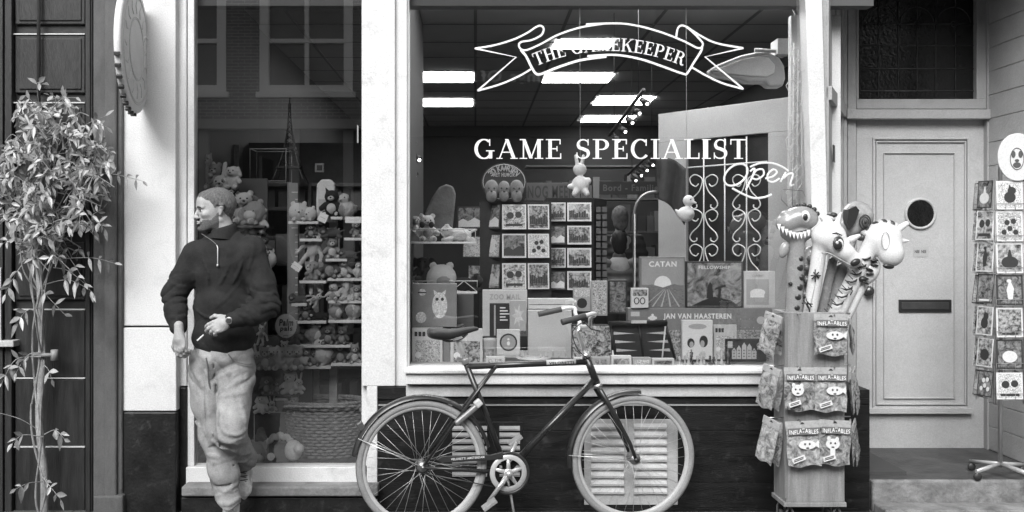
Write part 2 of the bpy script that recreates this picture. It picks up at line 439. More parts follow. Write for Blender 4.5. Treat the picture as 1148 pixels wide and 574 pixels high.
PIC = [picture_mat('picture_%s' % n, lo, hi, sc, i, ct, ds) for i, (n, lo, hi, sc, ct, ds) in enumerate([
    ('landscape', .04, .6, 28, .12, .8), ('portrait', .1, .75, 40, .1, 1.5), ('city', .05, .5, 55, .1, .2), ('flowers', .15, .8, 70, .1, 2), ('night', .01, .35, 35, .14, 1), ('drawing', .3, .85, 60, .07, 3)])]
# ================================================================== ground
g = MB(); g.add([(-60, -60, 0), (60, -60, 0), (60, 60, 0), (-60, 60, 0)], [(0, 1, 2, 3)])
tag(g.build('ground', mat('street_ground', .05, .85, .3, 4, .5, 20)), kind='structure')
g = MB()
g.box(-14, 14, -3.2, .3, -.02, .004); pv = g.build('pavement', brick_mat('paving_brick', .12, .08, .05, .2, .1, .006), bevel=0)
tag(pv, kind='structure')
g = MB(); g.box(-14, 14, -8.6, -3.2, -.02, -.0), 
g = MB(); g.box(-14, 14, -3.32, -3.2, -.02, .05); tag(g.build('kerb', M_STONE, bevel=.01), kind='structure')

# ================================================================== the shop building
shop = empty('shop_building', (0, 0, 0), label='white fronted shop building with two display windows and a grey door', cat='building')
TOP = 3.45
m = MB()                                            # left pillar
m.box(X(137, -.06), X(197, -.06), -.06, .3, Z(366, -.06)+.004, TOP)
m.box(X(137, -.07), X(197.5, -.07), -.068, .3, Z(461, -.07), Z(367.5, -.07))
m.box(X(197, 0), X(209, 0), 0, .3, Z(433), TOP)
m.build('pillar', M_WHITEWALL, shop, bevel=.006)
m = MB(); m.box(X(138, -.08), X(197.5, -.08), -.08, .3, -.02, Z(462, -.08)); m.box(X(197.5, -.0), X(209, 0), -.005, .3, -.02, Z(434))
m.build('plinth', M_BLACK, shop, bevel=.008)
m = MB()                                            # middle post, two steps
m.box(X(405.5, -.03), X(443, -.03), -.03, .25, Z(433, -.03), TOP)
m.box(X(405.5, -.03)+.028, X(423, -.03), -.03, .25, Z(546, -.03), Z(433, -.03)-.0005)
m.box(X(443, .0), X(456.5, 0), .0, .25, Z(433), TOP)
m.build('pillar', M_WHITE, shop, bevel=.005)

tw = MB()                                           # tall window frame
tw.box(X(209.5, 0)-.0, X(217, 0), .012, .09, Z(523), TOP)
tw.box(X(209.5, 0), X(407, 0), -.02, .09, Z(545), Z(523))
tw.box(X(405, 0), X(412, 0), .012, .09, Z(523), TOP)
tf = tw.build('window_frame', M_WHITE, shop, bevel=.004)
m = MB(); m.add([(X(216, .04), .04, Z(524, .04)), (X(407, .04), .04, Z(524, .04)), (X(407, .04), .04, TOP), (X(216, .04), .04, TOP)], [(0, 1, 2, 3)]); tglass = m.build('glass', M_GLASS, tf)
m = MB(); m.box(X(203, -.13), X(423.5, -.13), -.13, 0, Z(557, -.13), Z(545.5, -.13))
m.build('ledge', M_STONE, shop, bevel=.012, seg=3)
m = MB(); m.box(X(203, -.1), X(423.5, -.1), -.1, 0, -.02, Z(557.8, -.1)); m.build('plinth', M_BLACK, shop, bevel=.006)

# wide window
ww = MB()
ww.box(X(455.5, 0), X(458.5, 0), .02, .1, Z(413), TOP)
ww.box(X(456, 0), X(911, 0), .0, .1, Z(417), Z(411.5))
wf = ww.build('window_frame', M_WHITE, shop, bevel=.003)
m = MB(); m.add([(X(457, .05), .05, Z(414, .05)), (X(906, .05), .05, Z(414, .05)), (X(906, .05), .05, TOP), (X(457, .05), .05, TOP)], [(0, 1, 2, 3)]); wglass = m.build('glass', M_GLASS2, wf)
m = MB()
m.box(X(453, -.09), X(930, -.09), -.09, .02, Z(419, -.09), Z(415.5, -.09))
m.box(X(455, -.07), X(929, -.07), -.068, .02, Z(431, -.07), Z(419, -.07)-.0005)
m.build('sill', M_WHITE, shop, bevel=.004)
m = MB(); m.box(X(455, -.03), X(928, -.03), -.03, .02, Z(445, -.03), Z(433, -.03)); m.build('moulding', M_SILL, shop, bevel=.006)
# black plank front
m = MB(); ys = [447, 454.5, 483, 512, 541, 570, 600]
for a, b in zip(ys[:-1], ys[1:]):
    m.box(X(423.5, -.02), X(975, -.02), -.02 if a != 447 else -.012, .1, Z(b, -.02)+.002, Z(a, -.02))
m.box(X(423.5, 0), X(455, 0), -.024, .1, Z(447, 0), Z(433.5, 0))
m.box(X(928, 0), X(975, 0), -.0, .46, .2, Z(437, 0)); m.box(X(423.5, .0)+.01, X(974, 0), .0, .12, -.02, Z(446))
m.build('plank_front', M_BLACKWOOD, shop, bevel=.0015)
m = MB(); m.box(X(424, -.03), X(868, -.03), -.03, -.0, Z(455, -.03), Z(453.6, -.03)); m.build('bead', mat('grey_bead', .3, .5), shop)
# vents
def vent(px0, px1, py0, py1, cols, rows, mt, mt2, Y=-.045):
    m = MB(); m.pbox(px0, px1, py0, py1, Y+.02, Y+.04); v = m.build('vent', mt2, shop, bevel=.002)
    m = MB()
    for (a, b) in cols:
        for r in range(rows[2]):
            y = rows[0]+(rows[1]-rows[0])*(r+.5)/rows[2]; hh = (rows[1]-rows[0])/rows[2]*.33
            n = 6; zc = Z(y, Y); hz = S(hh, Y); vs = []
            xs = [X(a, Y)+(X(b, Y)-X(a, Y))*k/n for k in range(n+1)]
            for x in xs:
                e = .55 if x in (xs[0], xs[-1]) else 1
                vs += [(x, Y+.02, zc+hz), (x, Y+.006*e, zc-hz*.2), (x, Y+.008*e, zc-hz), (x, Y+.018, zc-hz)]
            fs = []
            for k in range(n):
                for q in range(3): fs.append((k*4+q, k*4+q+1, (k+1)*4+q+1, (k+1)*4+q))
            fs += [(0, 3, 2, 1), (n*4, n*4+1, n*4+2, n*4+3)]
            m.add(vs, fs)
    m.build('louvre', mt, v)
    return v
vent(655, 760, 470, 566, [(663, 700), (711, 748)], (474, 556, 9), mat('vent_louvre_paint', .5, .5, .1, 20), mat('vent_plate_paint', .45, .5, .12, 12, .2, 60))
vent(505, 586, 473, 540, [(507, 546), (560, 583)], (477, 536, 8), mat('rear_louvre_paint', .3, .5, .1, 20), M_BLACK)

# right hand post of the wide window: leans a little
m = MB()
def strip(pts, Y0, Y1): m.prism([(X(a, Y0), Z(b, Y0)) for a, b in pts], Y0, Y1)
strip([(902, -25), (921, -25), (927, 200), (929, 414), (912, 414), (909.5, 200)], -.03, .08)
m.box(X(887, .3), X(887, .3)+.3, .3, .36, .85, 2.91)
m.build('pillar', M_WHITE, shop, bevel=.004)
# upper facade
m = MB(); m.box(X(137), X(1290), 0.02, .3, TOP, 7.5); m.build('upper_wall', brick_mat('red_brick', .2, .14, .3), shop)
m = MB(); m.box(X(137), X(1290), -.2, .3, TOP-.12, TOP+.05); m.build('cornice', M_WHITE, shop, bevel=.02)

# ---------------- recessed doorway
YD = .86; XL0, XL1, XR = X(926, .04), X(944, YD), 3.372
def wallstrip(x0, y0, x1, y1, z0, z1, off0=0.0, off1=.06):
    """board standing on the line (x0,y0)-(x1,y1), thickness from off0 to off1 to its left side"""
    d = Vector((x1-x0, y1-y0)); d.normalize(); n = Vector((-d.y, d.x))
    return [(x0+n.x*off0, y0+n.y*off0), (x1+n.x*off0, y1+n.y*off0), (x1+n.x*off1, y1+n.y*off1), (x0+n.x*off1, y0+n.y*off1)], z0, z1
m = MB(); m.hprism(*wallstrip(XL0, .03, XL1, YD, .18, TOP, 0, .06))
for (a, b) in ((0, .1), (.9, 1.0), (.5, .56)):
    q = lambda t: (XL0+(XL1-XL0)*t, .03+(YD-.03)*t)
    m.hprism(*wallstrip(*q(a), *q(b), .18, TOP-.01, -.012, .001))
m.hprism(*wallstrip(*q(.0), *q(1), 2.36, 2.44, -.03, .001))
sw = m.build('side_panelling', M_GREYPAINT2, shop, bevel=.003)
m = MB(); m.hprism(*wallstrip(*q(.22), *q(.3), 2.02, 2.12, -.02, -.012)); m.build('lock_plate', M_BLK, sw)
m = MB()
m.pbox(943, 950, -30, 505, YD-.02, YD+.1); m.pbox(950.5, 960, -30, 505, YD+.005, YD+.1)
m.pbox(1107, 1114, -30, 505, YD-.02, YD+.1)
m.pbox(950, 1111, 122.5, 133, YD-.05, YD+.1)
m.pbox(960.5, 1108, 111, 122, YD-.0, YD+.1); m.pbox(1095, 1107.5, -30, 111, YD, YD+.1); m.pbox(960.2, 963, -30, 111, YD, YD+.1)
df = m.build('door_frame', M_GREYPAINT2, shop, bevel=.004)
m = MB(); m.pbox(963, 1095, -30, 111, YD+.045, YD+.06); tr = m.build('transom_window', M_GLASSDARK, shop)
m = MB(); Yl = YD+.042
for px in (985, 1007, 1028, 1049, 1071): m.tube([P(px, 108, Yl), P(px, -20, Yl)], .004, 5)
for py in (102, 77, 51, 27): m.tube([P(965, py, Yl), P(1093, py, Yl)], .004, 5)
for cx in (987, 1028, 1069):
    m.tube([P(cx-19*math.cos(a), 27-19*math.sin(a), Yl) for a in [PI*k/14 for k in range(15)]], .0035, 5)
    m.tube([P(cx+3*math.cos(a), 27-3*math.sin(a), Yl) for a in [2*PI*k/8 for k in range(8)]], .004, 5, closed=True)
m.build('lead_bars', mat('lead_bars', .06, .5), tr)
m = MB(); m.pbox(960.2, 1112, 134.5, 504, YD+.03, YD+.08); door = m.build('door', M_GREYPAINT, shop, bevel=.003)
m = MB()
def frame(px0, px1, py0, py1, wd, Y0, Y1):
    Y0 -= .008; m.pbox(px0, px1, py0, py0+wd, Y0, Y1); m.pbox(px0, px1, py1-wd, py1, Y0, Y1)
    m.pbox(px0, px0+wd, py0+wd+.1, py1-wd-.1, Y0, Y1); m.pbox(px1-wd, px1, py0+wd+.1, py1-wd-.1, Y0, Y1)
frame(979, 1087, 154, 458, 2.2, YD+.018, YD+.032); frame(982.5, 1083.5, 158, 454, 1.6, YD+.023, YD+.031)
frame(991, 1071, 171, 447, .9, YD+.024, YD+.0312)
m.pbox(975, 1092, 458, 464, YD-.012, YD+.032)
m.build('moulding', M_GREYPAINT, door, bevel=.002)
c = P(1032, 239.5, YD+.02); m = MB()
m.lathe([(.0, .0), (.088, .0)], c, 'y', 40); hole = m.build('porthole', M_GLASSDARK, door)
m = MB(); m.lathe([(.086, .008), (.09, -.006), (.1, -.008), (.106, 0), (.106, .01)], c, 'y', 40); m.build('porthole_rim', M_GREYPAINT, hole)
m = MB(); m.pbox(1008, 1067, 336, 350, YD+.018, YD+.031); ms = m.build('mail_slot', M_BLK, door, bevel=.003)
m = MB(); m.pbox(1011, 1064, 339, 347, YD+.012, YD+.019); m.build('flap', mat('dark_bronze', .05, .35, .2, 20), ms, bevel=.003)
m = MB(); c = P(972, 326, YD+.03); m.lathe([(.0, -.06), (.022, -.06), (.032, -.045), (.03, -.03), (.014, -.02), (.014, -.006), (.034, -.004), (.034, 0)], c, 'y', 24)
m.build('knob', mat('dark_brass', .12, .35, metal=.8), door)
st = MB(); st.pbox(1024, 1041, 277, 288, YD+.027, YD+.031); stk = st.build('sticker', mat('sticker_grey', .42, .5), door)
text('lettering', 'NEE  NEE', P(1032, 282, YD+.0265), S(13, YD), .02, M_BLK, stk, .01)
# right reveal: coursed blocks, then the facade carries on
m = MB(); zz = .18; k = 0
while zz < TOP:
    m.box(XR, XR+.3, -.02 if k % 2 else -.02, YD+.1, zz+.0025, zz+.1525); zz += .155; k += 1
m.box(XR+.008, XR+.3, .0, YD+.1, .0, TOP)
m.build('side_wall', M_PLASTER, shop, bevel=.003)
m = MB(); m.box(XR+.302, X(1290), -.02, .3, 0, TOP); m.build('facade_wall', M_PLASTER, shop)
m = MB(); m.box(2.34, XR+.05, YD+.1, YD+.25, .0, TOP); m.build('back_wall', M_PLASTER, shop)
m = MB(); m.box(XL0-.2, XR+.05, .0, YD+.2, TOP-.05, TOP-.0); m.build('porch_ceiling', M_GREYPAINT2, shop)
m = MB(); m.box(X(975.5), XR+.1, .025, YD+.12, .0, .179); m.build('porch_floor', M_PORCH, shop, bevel=.01, seg=3)
m = MB(); m.pbox(960.3, 1112, 504.5, 509, YD+.0, YD+.08); m.build('threshold', mat('dark_threshold', .05, .5, .2, 9), shop)
m = MB(); m.box(X(977), XR+.6, -.02, .02, .0, .183); st1 = m.build('step', M_STEP, shop, bevel=.014, seg=3)
m = MB(); m.box(X(977), XR+.9, -.2, -.025, .0, .062); m.build('step', M_STEP, shop, bevel=.014, seg=3)

# ================================================================== shop interior (parts of the building)
XI0, XI1, YB = X(204), 2.02, 8.6; CZ = 3.2
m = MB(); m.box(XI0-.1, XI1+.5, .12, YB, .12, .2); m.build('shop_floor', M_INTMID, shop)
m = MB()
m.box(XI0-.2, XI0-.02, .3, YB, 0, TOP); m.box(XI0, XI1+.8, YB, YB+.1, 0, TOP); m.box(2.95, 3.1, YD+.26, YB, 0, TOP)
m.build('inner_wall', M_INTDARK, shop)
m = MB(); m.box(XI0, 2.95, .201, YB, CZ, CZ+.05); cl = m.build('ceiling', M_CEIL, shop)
m = MB()
for k in range(-3, 5): m.box(.68*k-.012, .68*k+.012, .32, YB-.05, CZ-.006, CZ-.001)
y = .5
while y < YB: m.box(XI0, 2.9, y-.01, y+.01, CZ-.009, CZ-.0065); y += .68
m.build('ceiling_grid', mat('ceiling_grid', .16, .6), cl)
m = MB(); m.box(XI0-.0, XI1+.3, .1, .2, 2.92, TOP); m.build('lintel', mat('dark_lintel', .1, .7), shop)
M_LIGHT = mat('light_panel', .9, .4, emit=10)
for (x0, x1, d0, d1) in [(-.66, -.02, 9.74, 10.3), (-.74, -.04, 11.55, 12.15), (.69, 1.37, 9.78, 10.32), (1.41, 2.06, 11.35, 12.0), (1.45, 2.12, 13.1, 13.75), (.66, 1.14, 8.15, 8.5), (-.04, .6, 6.35, 6.9), (.7, 1.36, 6.35, 6.9), (1.45, 1.95, 6.35, 6.9)]:  # last three panels are added out of view to brighten the window display
    y1_ = not (x0 == 1.45 and d0 < 7)
    m = MB(); m.box(x0, x1, d0-5.7, d1-5.7, CZ-.0115, CZ-.0095)
    o = m.build('ceiling_light', M_LIGHT); 
    k = {0: 'second row left', 1: 'third row left', 2: 'second row middle', 3: 'third row right', 4: 'deepest row right', 5: 'first row behind the ribbon'}
    tag(o, None, 'ceiling light', 'square light panels in the shop ceiling')
    ix = [(-.66), (-.74), .69, 1.41, 1.45, .66, -.04, .7].index(x0) if y1_ else 8
    o['label'] = ['glowing ceiling light panel at far left, the nearer of that pair', 'glowing ceiling light panel at far left, the deeper of that pair',
                  'wide glowing ceiling light panel below the lettered ribbon', 'glowing ceiling light panel crossed by the upper spotlight track',
                  'deepest glowing ceiling light panel behind the spotlight track', 'glowing ceiling light panel seen through the ribbon lettering', 'added unseen ceiling light panel above the card racks at the window', 'added unseen ceiling light panel above the square game boxes', 'added unseen ceiling light panel above the ironwork door'][ix]
# display platforms and partitions
m = MB(); m.box(X(457), XI1, .1, .95, .78, Z(410.5, .1)); m.box(X(457), XI1, .11, .93, .2, .78); m.build('display_platform', mat('pale_platform', .5, .5), shop, bevel=.004)
m = MB(); m.box(XI0, X(408), .1, .85, .2, Z(521, .1)); m.build('display_platform', mat('dark_platform', .06, .6, .2, 5), shop)
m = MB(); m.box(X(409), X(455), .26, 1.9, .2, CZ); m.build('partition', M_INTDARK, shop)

# ================================================================== window lettering
def arcpts(cx, cy, rx, ry, a0, a1, n=20): return [(cx+rx*math.cos(R(a0+(a1-a0)*k/n)), cy+ry*math.sin(R(a0+(a1-a0)*k/n))) for k in range(n+1)]
def variable(pts, wf):
    """closed outline of a stroke through pts with half width wf(i, tangent)"""
    L, Rr = [], []
    for i, p in enumerate(pts):
        a = pts[max(0, i-1)]; b = pts[min(len(pts)-1, i+1)]; t = (b[0]-a[0], b[1]-a[1]); l = math.hypot(*t) or 1; t = (t[0]/l, t[1]/l)
        h = wf(i/(len(pts)-1), t); L.append((p[0]-t[1]*h, p[1]+t[0]*h)); Rr.append((p[0]+t[1]*h, p[1]-t[0]*h))
    return [(L[i], L[i+1], Rr[i+1], Rr[i]) for i in range(len(pts)-1)]
TH, TN, SF = .077, .027, .021
def contrast(u, t): return TN+(TH-TN)*abs(t[1])**1.3
def rect(x0, y0, x1, y1): return [((x0, y0), (x1, y0), (x1, y1), (x0, y1))]
def bar(x, y0=0, y1=1, h=TH): return rect(x-h, y0, x+h, y1)
def serif(x, y, wd=.2): return rect(x-wd, y-(0 if y < .5 else 2*SF), x+wd, y+(2*SF if y < .5 else 0))
def diag(x0, y0, x1, y1, h):
    l = math.hypot(x1-x0, y1-y0); hh = h*l/abs(y1-y0); return [((x0-hh, y0), (x0+hh, y0), (x1+hh, y1), (x1-hh, y1))]
GL = {
 'I': (.42, lambda: bar(.21)+serif(.21, 0)+serif(.21, 1)),
 'T': (.8, lambda: bar(.4)+serif(.4, 0)+rect(.03, .94, .77, 1)+rect(.03, .72, .075, .97)+rect(.725, .72, .77, .97)),
 'L': (.74, lambda: bar(.22)+serif(.22, 0)+serif(.22, 1)+rect(.22, 0, .7, .06)+rect(.655, 0, .7, .3)),
 'E': (.78, lambda: bar(.22)+serif(.2, 0, .17)+serif(.2, 1, .17)+rect(.2, 0, .72, .06)+rect(.2, .94, .69, 1)+rect(.675, 0, .72, .28)+rect(.645, .74, .69, 1)+rect(.25, .48, .55, .54)+rect(.51, .38, .55, .64)),
 'H': (.96, lambda: bar(.22)+bar(.74)+serif(.22, 0)+serif(.22, 1)+serif(.74, 0)+serif(.74, 1)+rect(.22, .48, .74, .54)),
 'M': (1.12, lambda: bar(.2, 0, 1, TN)+bar(.9)+serif(.2, 0, .17)+serif(.9, 0, .19)+diag(.22, 1, .54, .02, TH*.95)+diag(.86, 1, .54, .02, TN)+rect(.03, .95, .3, 1)+rect(.82, .95, 1.09, 1)),
 'A': (.96, lambda: diag(.14, 0, .46, .97, TN)+diag(.8, 0, .47, 1, TH*.95)+serif(.14, 0, .14)+serif(.8, 0, .17)+rect(.27, .31, .66, .36)),
 'K': (.98, lambda: bar(.22)+serif(.22, 0)+serif(.22, 1)+diag(.28, .42, .78, .97, TN)+diag(.82, 0, .46, .6, TH)+serif(.8, 0, .17)+serif(.78, 1, .15)),
 'P': (.8, lambda: bar(.22)+serif(.22, 0)+serif(.22, 1)+variable([(.25, .97), (.42, .97)]+arcpts(.42, .725, .25, .245, 90, -90, 16)+[(.25, .48)], contrast)),
 'R': (.94, lambda: bar(.22)+serif(.22, 0)+serif(.22, 1)+variable([(.25, .97), (.42, .97)]+arcpts(.42, .745, .23, .225, 90, -90, 16)+[(.25, .52)], contrast)+variable([(.46, .52), (.6, .44), (.66, .2), (.72, .05), (.82, .02), (.9, .1)], contrast)),
 'C': (.86, lambda: variable(arcpts(.47, .5, .36, .48, 50, 320, 30), contrast)+rect(.7, .66, .745, 1)),
 'G': (.96, lambda: variable(arcpts(.47, .5, .36, .48, 50, 325, 30), contrast)+rect(.7, .66, .745, 1)+bar(.76, .02, .42)+rect(.56, .38, .94, .43)),
 'S': (.72, lambda: variable(arcpts(.37, .74, .24, .23, 20, 90, 8)+arcpts(.35, .735, .21, .235, 95, 230, 14)+[(.36, .51), (.47, .45)]+arcpts(.36, .26, .24, .235, 45, -90, 16)+arcpts(.34, .26, .26, .235, -95, -165, 8), lambda u, t: TN+(TH*1.05-TN)*math.exp(-((u-.5)/.22)**2))+rect(.57, .68, .61, 1)+rect(.07, 0, .11, .32)),
}
def serif_text(mb, s, place, gap=.06, space=.5):
    """place(u, v) maps text units (u along the line, v height 0..1) to a world point"""
    u = 0; n = 0
    for ch in s:
        if ch == ' ': u += space; continue
        wd, fn = GL[ch]
        for q in fn():
            n += 1; y = -.00025*(n % 7)
            vs = [place(u+a, b)+Vector((0, y, 0)) for a, b in q]; mb.add(vs+[v+Vector((0, .0018, 0)) for v in vs], [(0, 1, 2, 3), (4, 5, 6, 7), (0, 1, 5, 4), (1, 2, 6, 5), (2, 3, 7, 6), (3, 0, 4, 7)])
        u += wd+gap
    return u-gap
def twidth(s, gap=.06, space=.5): return sum(space if c == ' ' else GL[c][0]+gap for c in s)-gap
YG = .046
m = MB(); s_ = 'GAME SPECIALIST'; W_ = twidth(s_); k_ = 307/W_
serif_text(m, s_, lambda u, v: P(531+u*k_, 178-v*22, YG))
m.build('lettering', M_LETTER, wglass)
m = MB(); s_ = 'THE GAMEKEEPER'; W_ = twidth(s_, .03, .4); cx_, cy_, R_ = 683.5, 263, 209
def onarc(u, v):
    a = (u/W_-.5)*2*math.asin(83/R_); r = R_+v*14.5-2
    return P(cx_+r*math.sin(a), cy_-r*math.cos(a)+1, YG)
serif_text(m, s_, onarc, .03, .4); m.build('lettering', M_LETTER, wglass)
def smoothpath(p, n=6):
    q = []
    for i in range(len(p)-1):
        a = p[max(0, i-1)]; b = p[i]; c = p[i+1]; d = p[min(len(p)-1, i+2)]
        for k in range(n):
            t = k/n; q.append(tuple(.5*((2*b[j])+(-a[j]+c[j])*t+(2*a[j]-5*b[j]+4*c[j]-d[j])*t*t+(-a[j]+3*b[j]-3*c[j]+d[j])*t**3) for j in range(len(b))))
    q.append(tuple(p[-1])); return q
m = MB(); nb = [0]
def ribbon(pts, wd=1.15, sm=True):
    wd *= .84
    p = smoothpath(pts, 7) if sm else pts
    for q in variable(p, lambda u, t: wd):
        nb[0] += 1; y = -.0002*(nb[0] % 9); vs = [P(a, b, YG)+Vector((0, y, 0)) for a, b in q]
        m.add(vs+[v+Vector((0, .0018, 0)) for v in vs], [(0, 1, 2, 3), (4, 5, 6, 7), (0, 1, 5, 4), (2, 3, 7, 6)])
LL = lambda pts: [(450+a/3.187, b/3.187) for a, b in pts]
RR = lambda pts: [(660+a/3.19, b/3.19) for a, b in pts]
ribbon(LL([(262, 173), (330, 162), (400, 141), (450, 117), (480, 97), (497, 92), (508, 102), (500, 125), (465, 143), (428, 150), (420, 162), (428, 176), (450, 178), (500, 156), (560, 124), (640, 98), (733, 83)]), 1.25)
ribbon(RR([(-10, 87), (60, 84), (130, 85), (200, 98), (270, 119), (340, 147), (385, 170), (402, 170), (408, 156), (395, 138), (360, 104), (335, 91), (319, 101), (313, 132)]), 1.25)
ribbon(LL([(262, 173), (410, 204), (272, 324)]), 1.15, False)
ribbon(LL([(272, 324), (350, 302), (420, 272), (463, 247)]), 1.25)
ribbon(LL([(426, 178), (445, 200), (465, 240), (480, 262), (500, 264), (560, 240), (640, 215), (733, 202)]), 1.6)
ribbon(RR([(-5, 201), (90, 196), (180, 210), (260, 236), (335, 263), (352, 262), (375, 225), (402, 182), (405, 165)]), 1.4)
ribbon(RR([(350, 95), (400, 128), (460, 155), (553, 172)]), 1.25); ribbon(RR([(553, 172), (416, 203), (553, 318)]), 1.15, False)
ribbon(RR([(553, 318), (480, 298), (420, 270), (368, 240)]), 1.25)
m.build('ribbon_outline', M_LETTER, wglass)

# ================================================================== neighbouring building, left
nb_ = empty('neighbouring_building', (-2.8, 0, 0), label='black timber panelled house front left of the white pillar', cat='building')
m = MB(); m.box(X(104, -.09), X(137, -.09), -.09, .2, 0, 6)
m.box(X(116, -.12), X(130, -.12), -.115, -.0905, 0, 6); m.box(X(104, -.13), X(137.5, -.13), -.13, .0, 0, Z(556, -.13)); m.build('pilaster', M_PILASTER, nb_, bevel=.012, seg=3)
m = MB(); m.pbox(-60, 104, -300, 600, .03, .2); m.build('wall', mat('black_matt_timber', .014, .55, .4, 5, .2, 40), nb_)
m = MB(); ys = [-35, 38, 115, 193, 270, 347, 424, 501, 578]
for a, b in zip(ys[:-1], ys[1:]):
    up = a < 300
    m.pbox(17, 95, a+1.5, b-(11 if up else 1.5), .008, .04)
    if up: m.pbox(21, 91, a+5, b-15, .0, .008)
m.build('panel', mat('panel_timber', .022 , .5, .5, 6, .35, 30, stretch=(5, 5, .6)), nb_, bevel=.004)
m = MB()
for y in (38, 115, 347, 424, 501): m.pbox(15, 95, y-.6, y+.7, .0, .03)
m.build('bead', mat('white_bead', .6, .5), nb_)
m = MB(); m.pbox(-10, 3, -300, 600, -.03, .05); m.pbox(5, 13, -300, 600, -.02, .05); m.pbox(95.5, 103.5, -300, 600, -.02, .05); m.pbox(98.5, 101, -300, 600, -.03, -.02)
m.build('door_post', M_DARK, nb_, bevel=.004)
m = MB(); m.pbox(-60, 15, 382, 389, -.07, .03); m.pbox(-4, 1, 300, 382, -.045, -.03); m.build('sill', M_SILL, nb_, bevel=.004)
m = MB(); m.tube([P(43, -300, -.03), P(43.5, 130, -.03)], .011, 8); m.build('cable_pipe', mat('dark_pipe', .07, .4, .2, 12), nb_)
m = MB(); m.box(-9, X(-60), -.0, .3, 0, 6); m.build('far_wall', mat('black_matt_timber'), nb_)

# projecting round sign
c = P(149, 55, -.3)
m = MB(); Rs = .35; rx = -.06
# disc standing at right angles to the wall, turned a little to the street
rs = empty('projecting_sign', (c.x, c.y, c.z), R(0), 'round white projecting shop sign with scalloped dark rim above the pillar', 'sign')
prof = [(0, -.02), (Rs-.02, -.02), (Rs-.004, -.014), (Rs, 0), (Rs-.004, .014), (Rs-.02, .02), (0, .02)]
m.lathe(prof, (0, 0, 0), 'x', 56); f = m.build('sign_board', mat('sign_board_face', .8, .45, .08, 6), rs, world=False)
m = MB()
for k in range(9):
    a = PI+.25+.17*k; m.obox((0.0, (Rs+.004)*math.cos(a), (Rs+.004)*math.sin(a)), (.030, .018, .02), (a, 0, 0))
m.build('rim', mat('sign_rim', .06, .5), rs, world=False, bevel=.003)
m = MB()
for r_ in (.3, .29, .17, .16): m.tube([(.0212, r_*math.cos(2*PI*k/40), r_*math.sin(2*PI*k/40)) for k in range(40)], .0022, 5, closed=True)
for k in range(16):
    a = 2*PI*k/16; m.tube([(.0212, .19*math.cos(a), .19*math.sin(a)), (.0212, .23*math.cos(a+.1), .23*math.sin(a+.1)), (.0212, .27*math.cos(a), .27*math.sin(a))], .003, 5)
m.build('emblem', mat('sign_grey', .68, .5), rs, world=False)
m = MB(); m.tube([(0, -.0, Rs), (0, -.0, Rs+.25), (0, .26, Rs+.25)], .012, 8); m.build('bracket', M_BLK, rs, world=False)
rs.rotation_euler = (0, 0, R(6))

# ================================================================== opposite side of the street, seen only mirrored in the glass
op = empty('brick_house', (-5, -10.8, 0), label='brick house with white sash windows mirrored in the tall window', cat='building')
YO = -10.8
m = MB(); x0, x1 = -10, -1.75
wins = [(-5.75, -4.15), (-3.59, -2.04), (-7.9, -6.3)]
m.box(x0, x1, YO-.3, YO, 3.55, 3.98); m.box(x0, x1, YO-.3, YO, 6.3, 6.7)
xs = [x0]+sum([[a, b] for a, b in sorted(wins)], [])+[x1]
for i in range(0, len(xs), 2): m.box(xs[i], xs[i+1], YO-.3, YO, 3.98, 6.3)
m.build('wall', brick_mat('opposite_brick', .17, .11, .4), op)
for a, b in wins:
    m = MB(); z0, z1 = 3.99, 6.3; t = .15
    m.box(a, a+t, YO-.2, YO+.03, z0, z1); m.box(b-t, b, YO-.2, YO+.03, z0, z1); m.box(a+t, b-t, YO-.2, YO+.03, z0, z0+t); m.box(a+t, b-t, YO-.2, YO+.03, z1-t, z1)
    m.box((a+b)/2-.035, (a+b)/2+.035, YO-.15, YO-.02, z0+t, z1-t); m.box(a+t, b-t, YO-.15, YO-.021, 4.85, 4.92)
    m.box(a-.05, b+.05, YO, YO+.1, z0-.06, z0+.03)
    wn = m.build('window', mat('bright_sash_paint', .92, .5), op)
    m = MB(); m.box(a+t, b-t, YO-.12, YO-.1, z0+t, z1-t); m.build('pane', mat('curtained_pane', .12, .2, .25, 3), wn)
m = MB(); m.box(x0, x1, YO-.2, YO+.18, 3.4, 3.56); m.build('cornice', mat('pale_cornice', .35, .6), op)
m = MB(); m.box(x0, x1, YO-.4, YO-.1, 0, 3.4); m.build('shopfront', mat('opposite_shopfront', .035, .4, .7, 1.2), op)
for k, px in enumerate((-8.5, -6.2, -4.6, -3.1, -2.2)):
    m = MB(); m.box(px, px+.16, YO-.1, YO+.02, 0, 3.4); m.build('pillar', mat('pale_cornice'), op)
op2 = empty('grey_house', (4, YO, 0), label='dark plain house front across the street, mirrored in the wide window', cat='building')
m = MB(); m.box(-1.74, 9, YO-.3, YO-.0, 3.3, 6.7); m.build('wall', mat('dark_stucco', .07, .8, .15, .8), op2)
m = MB(); m.box(-1.74, 9, YO-.4, YO-.1, 0, 3.3); m.build('shopfront', mat('opposite_shopfront'), op2)
sg = text_mesh('Kings Of Indigo', 1, .02, .08)
a = np.array([v.co[:] for v in sg.vertices]); lx, hx_, lz, hz_ = a[:, 0].min(), a[:, 0].max(), a[:, 1].min(), a[:, 1].max()
for v in sg.vertices:
    v.co = Vector((1.29-(v.co.x-lx)/(hx_-lx)*2.15, YO+.05+v.co.z*.3, 4.12+(v.co.y-lz)/(hz_-lz)*.27))-Vector((4, YO, 0))
sg.materials.append(mat('sign_letters', .92, .5)); o = bpy.data.objects.new('sign_lettering', sg); SC.collection.objects.link(o); o.parent = op2
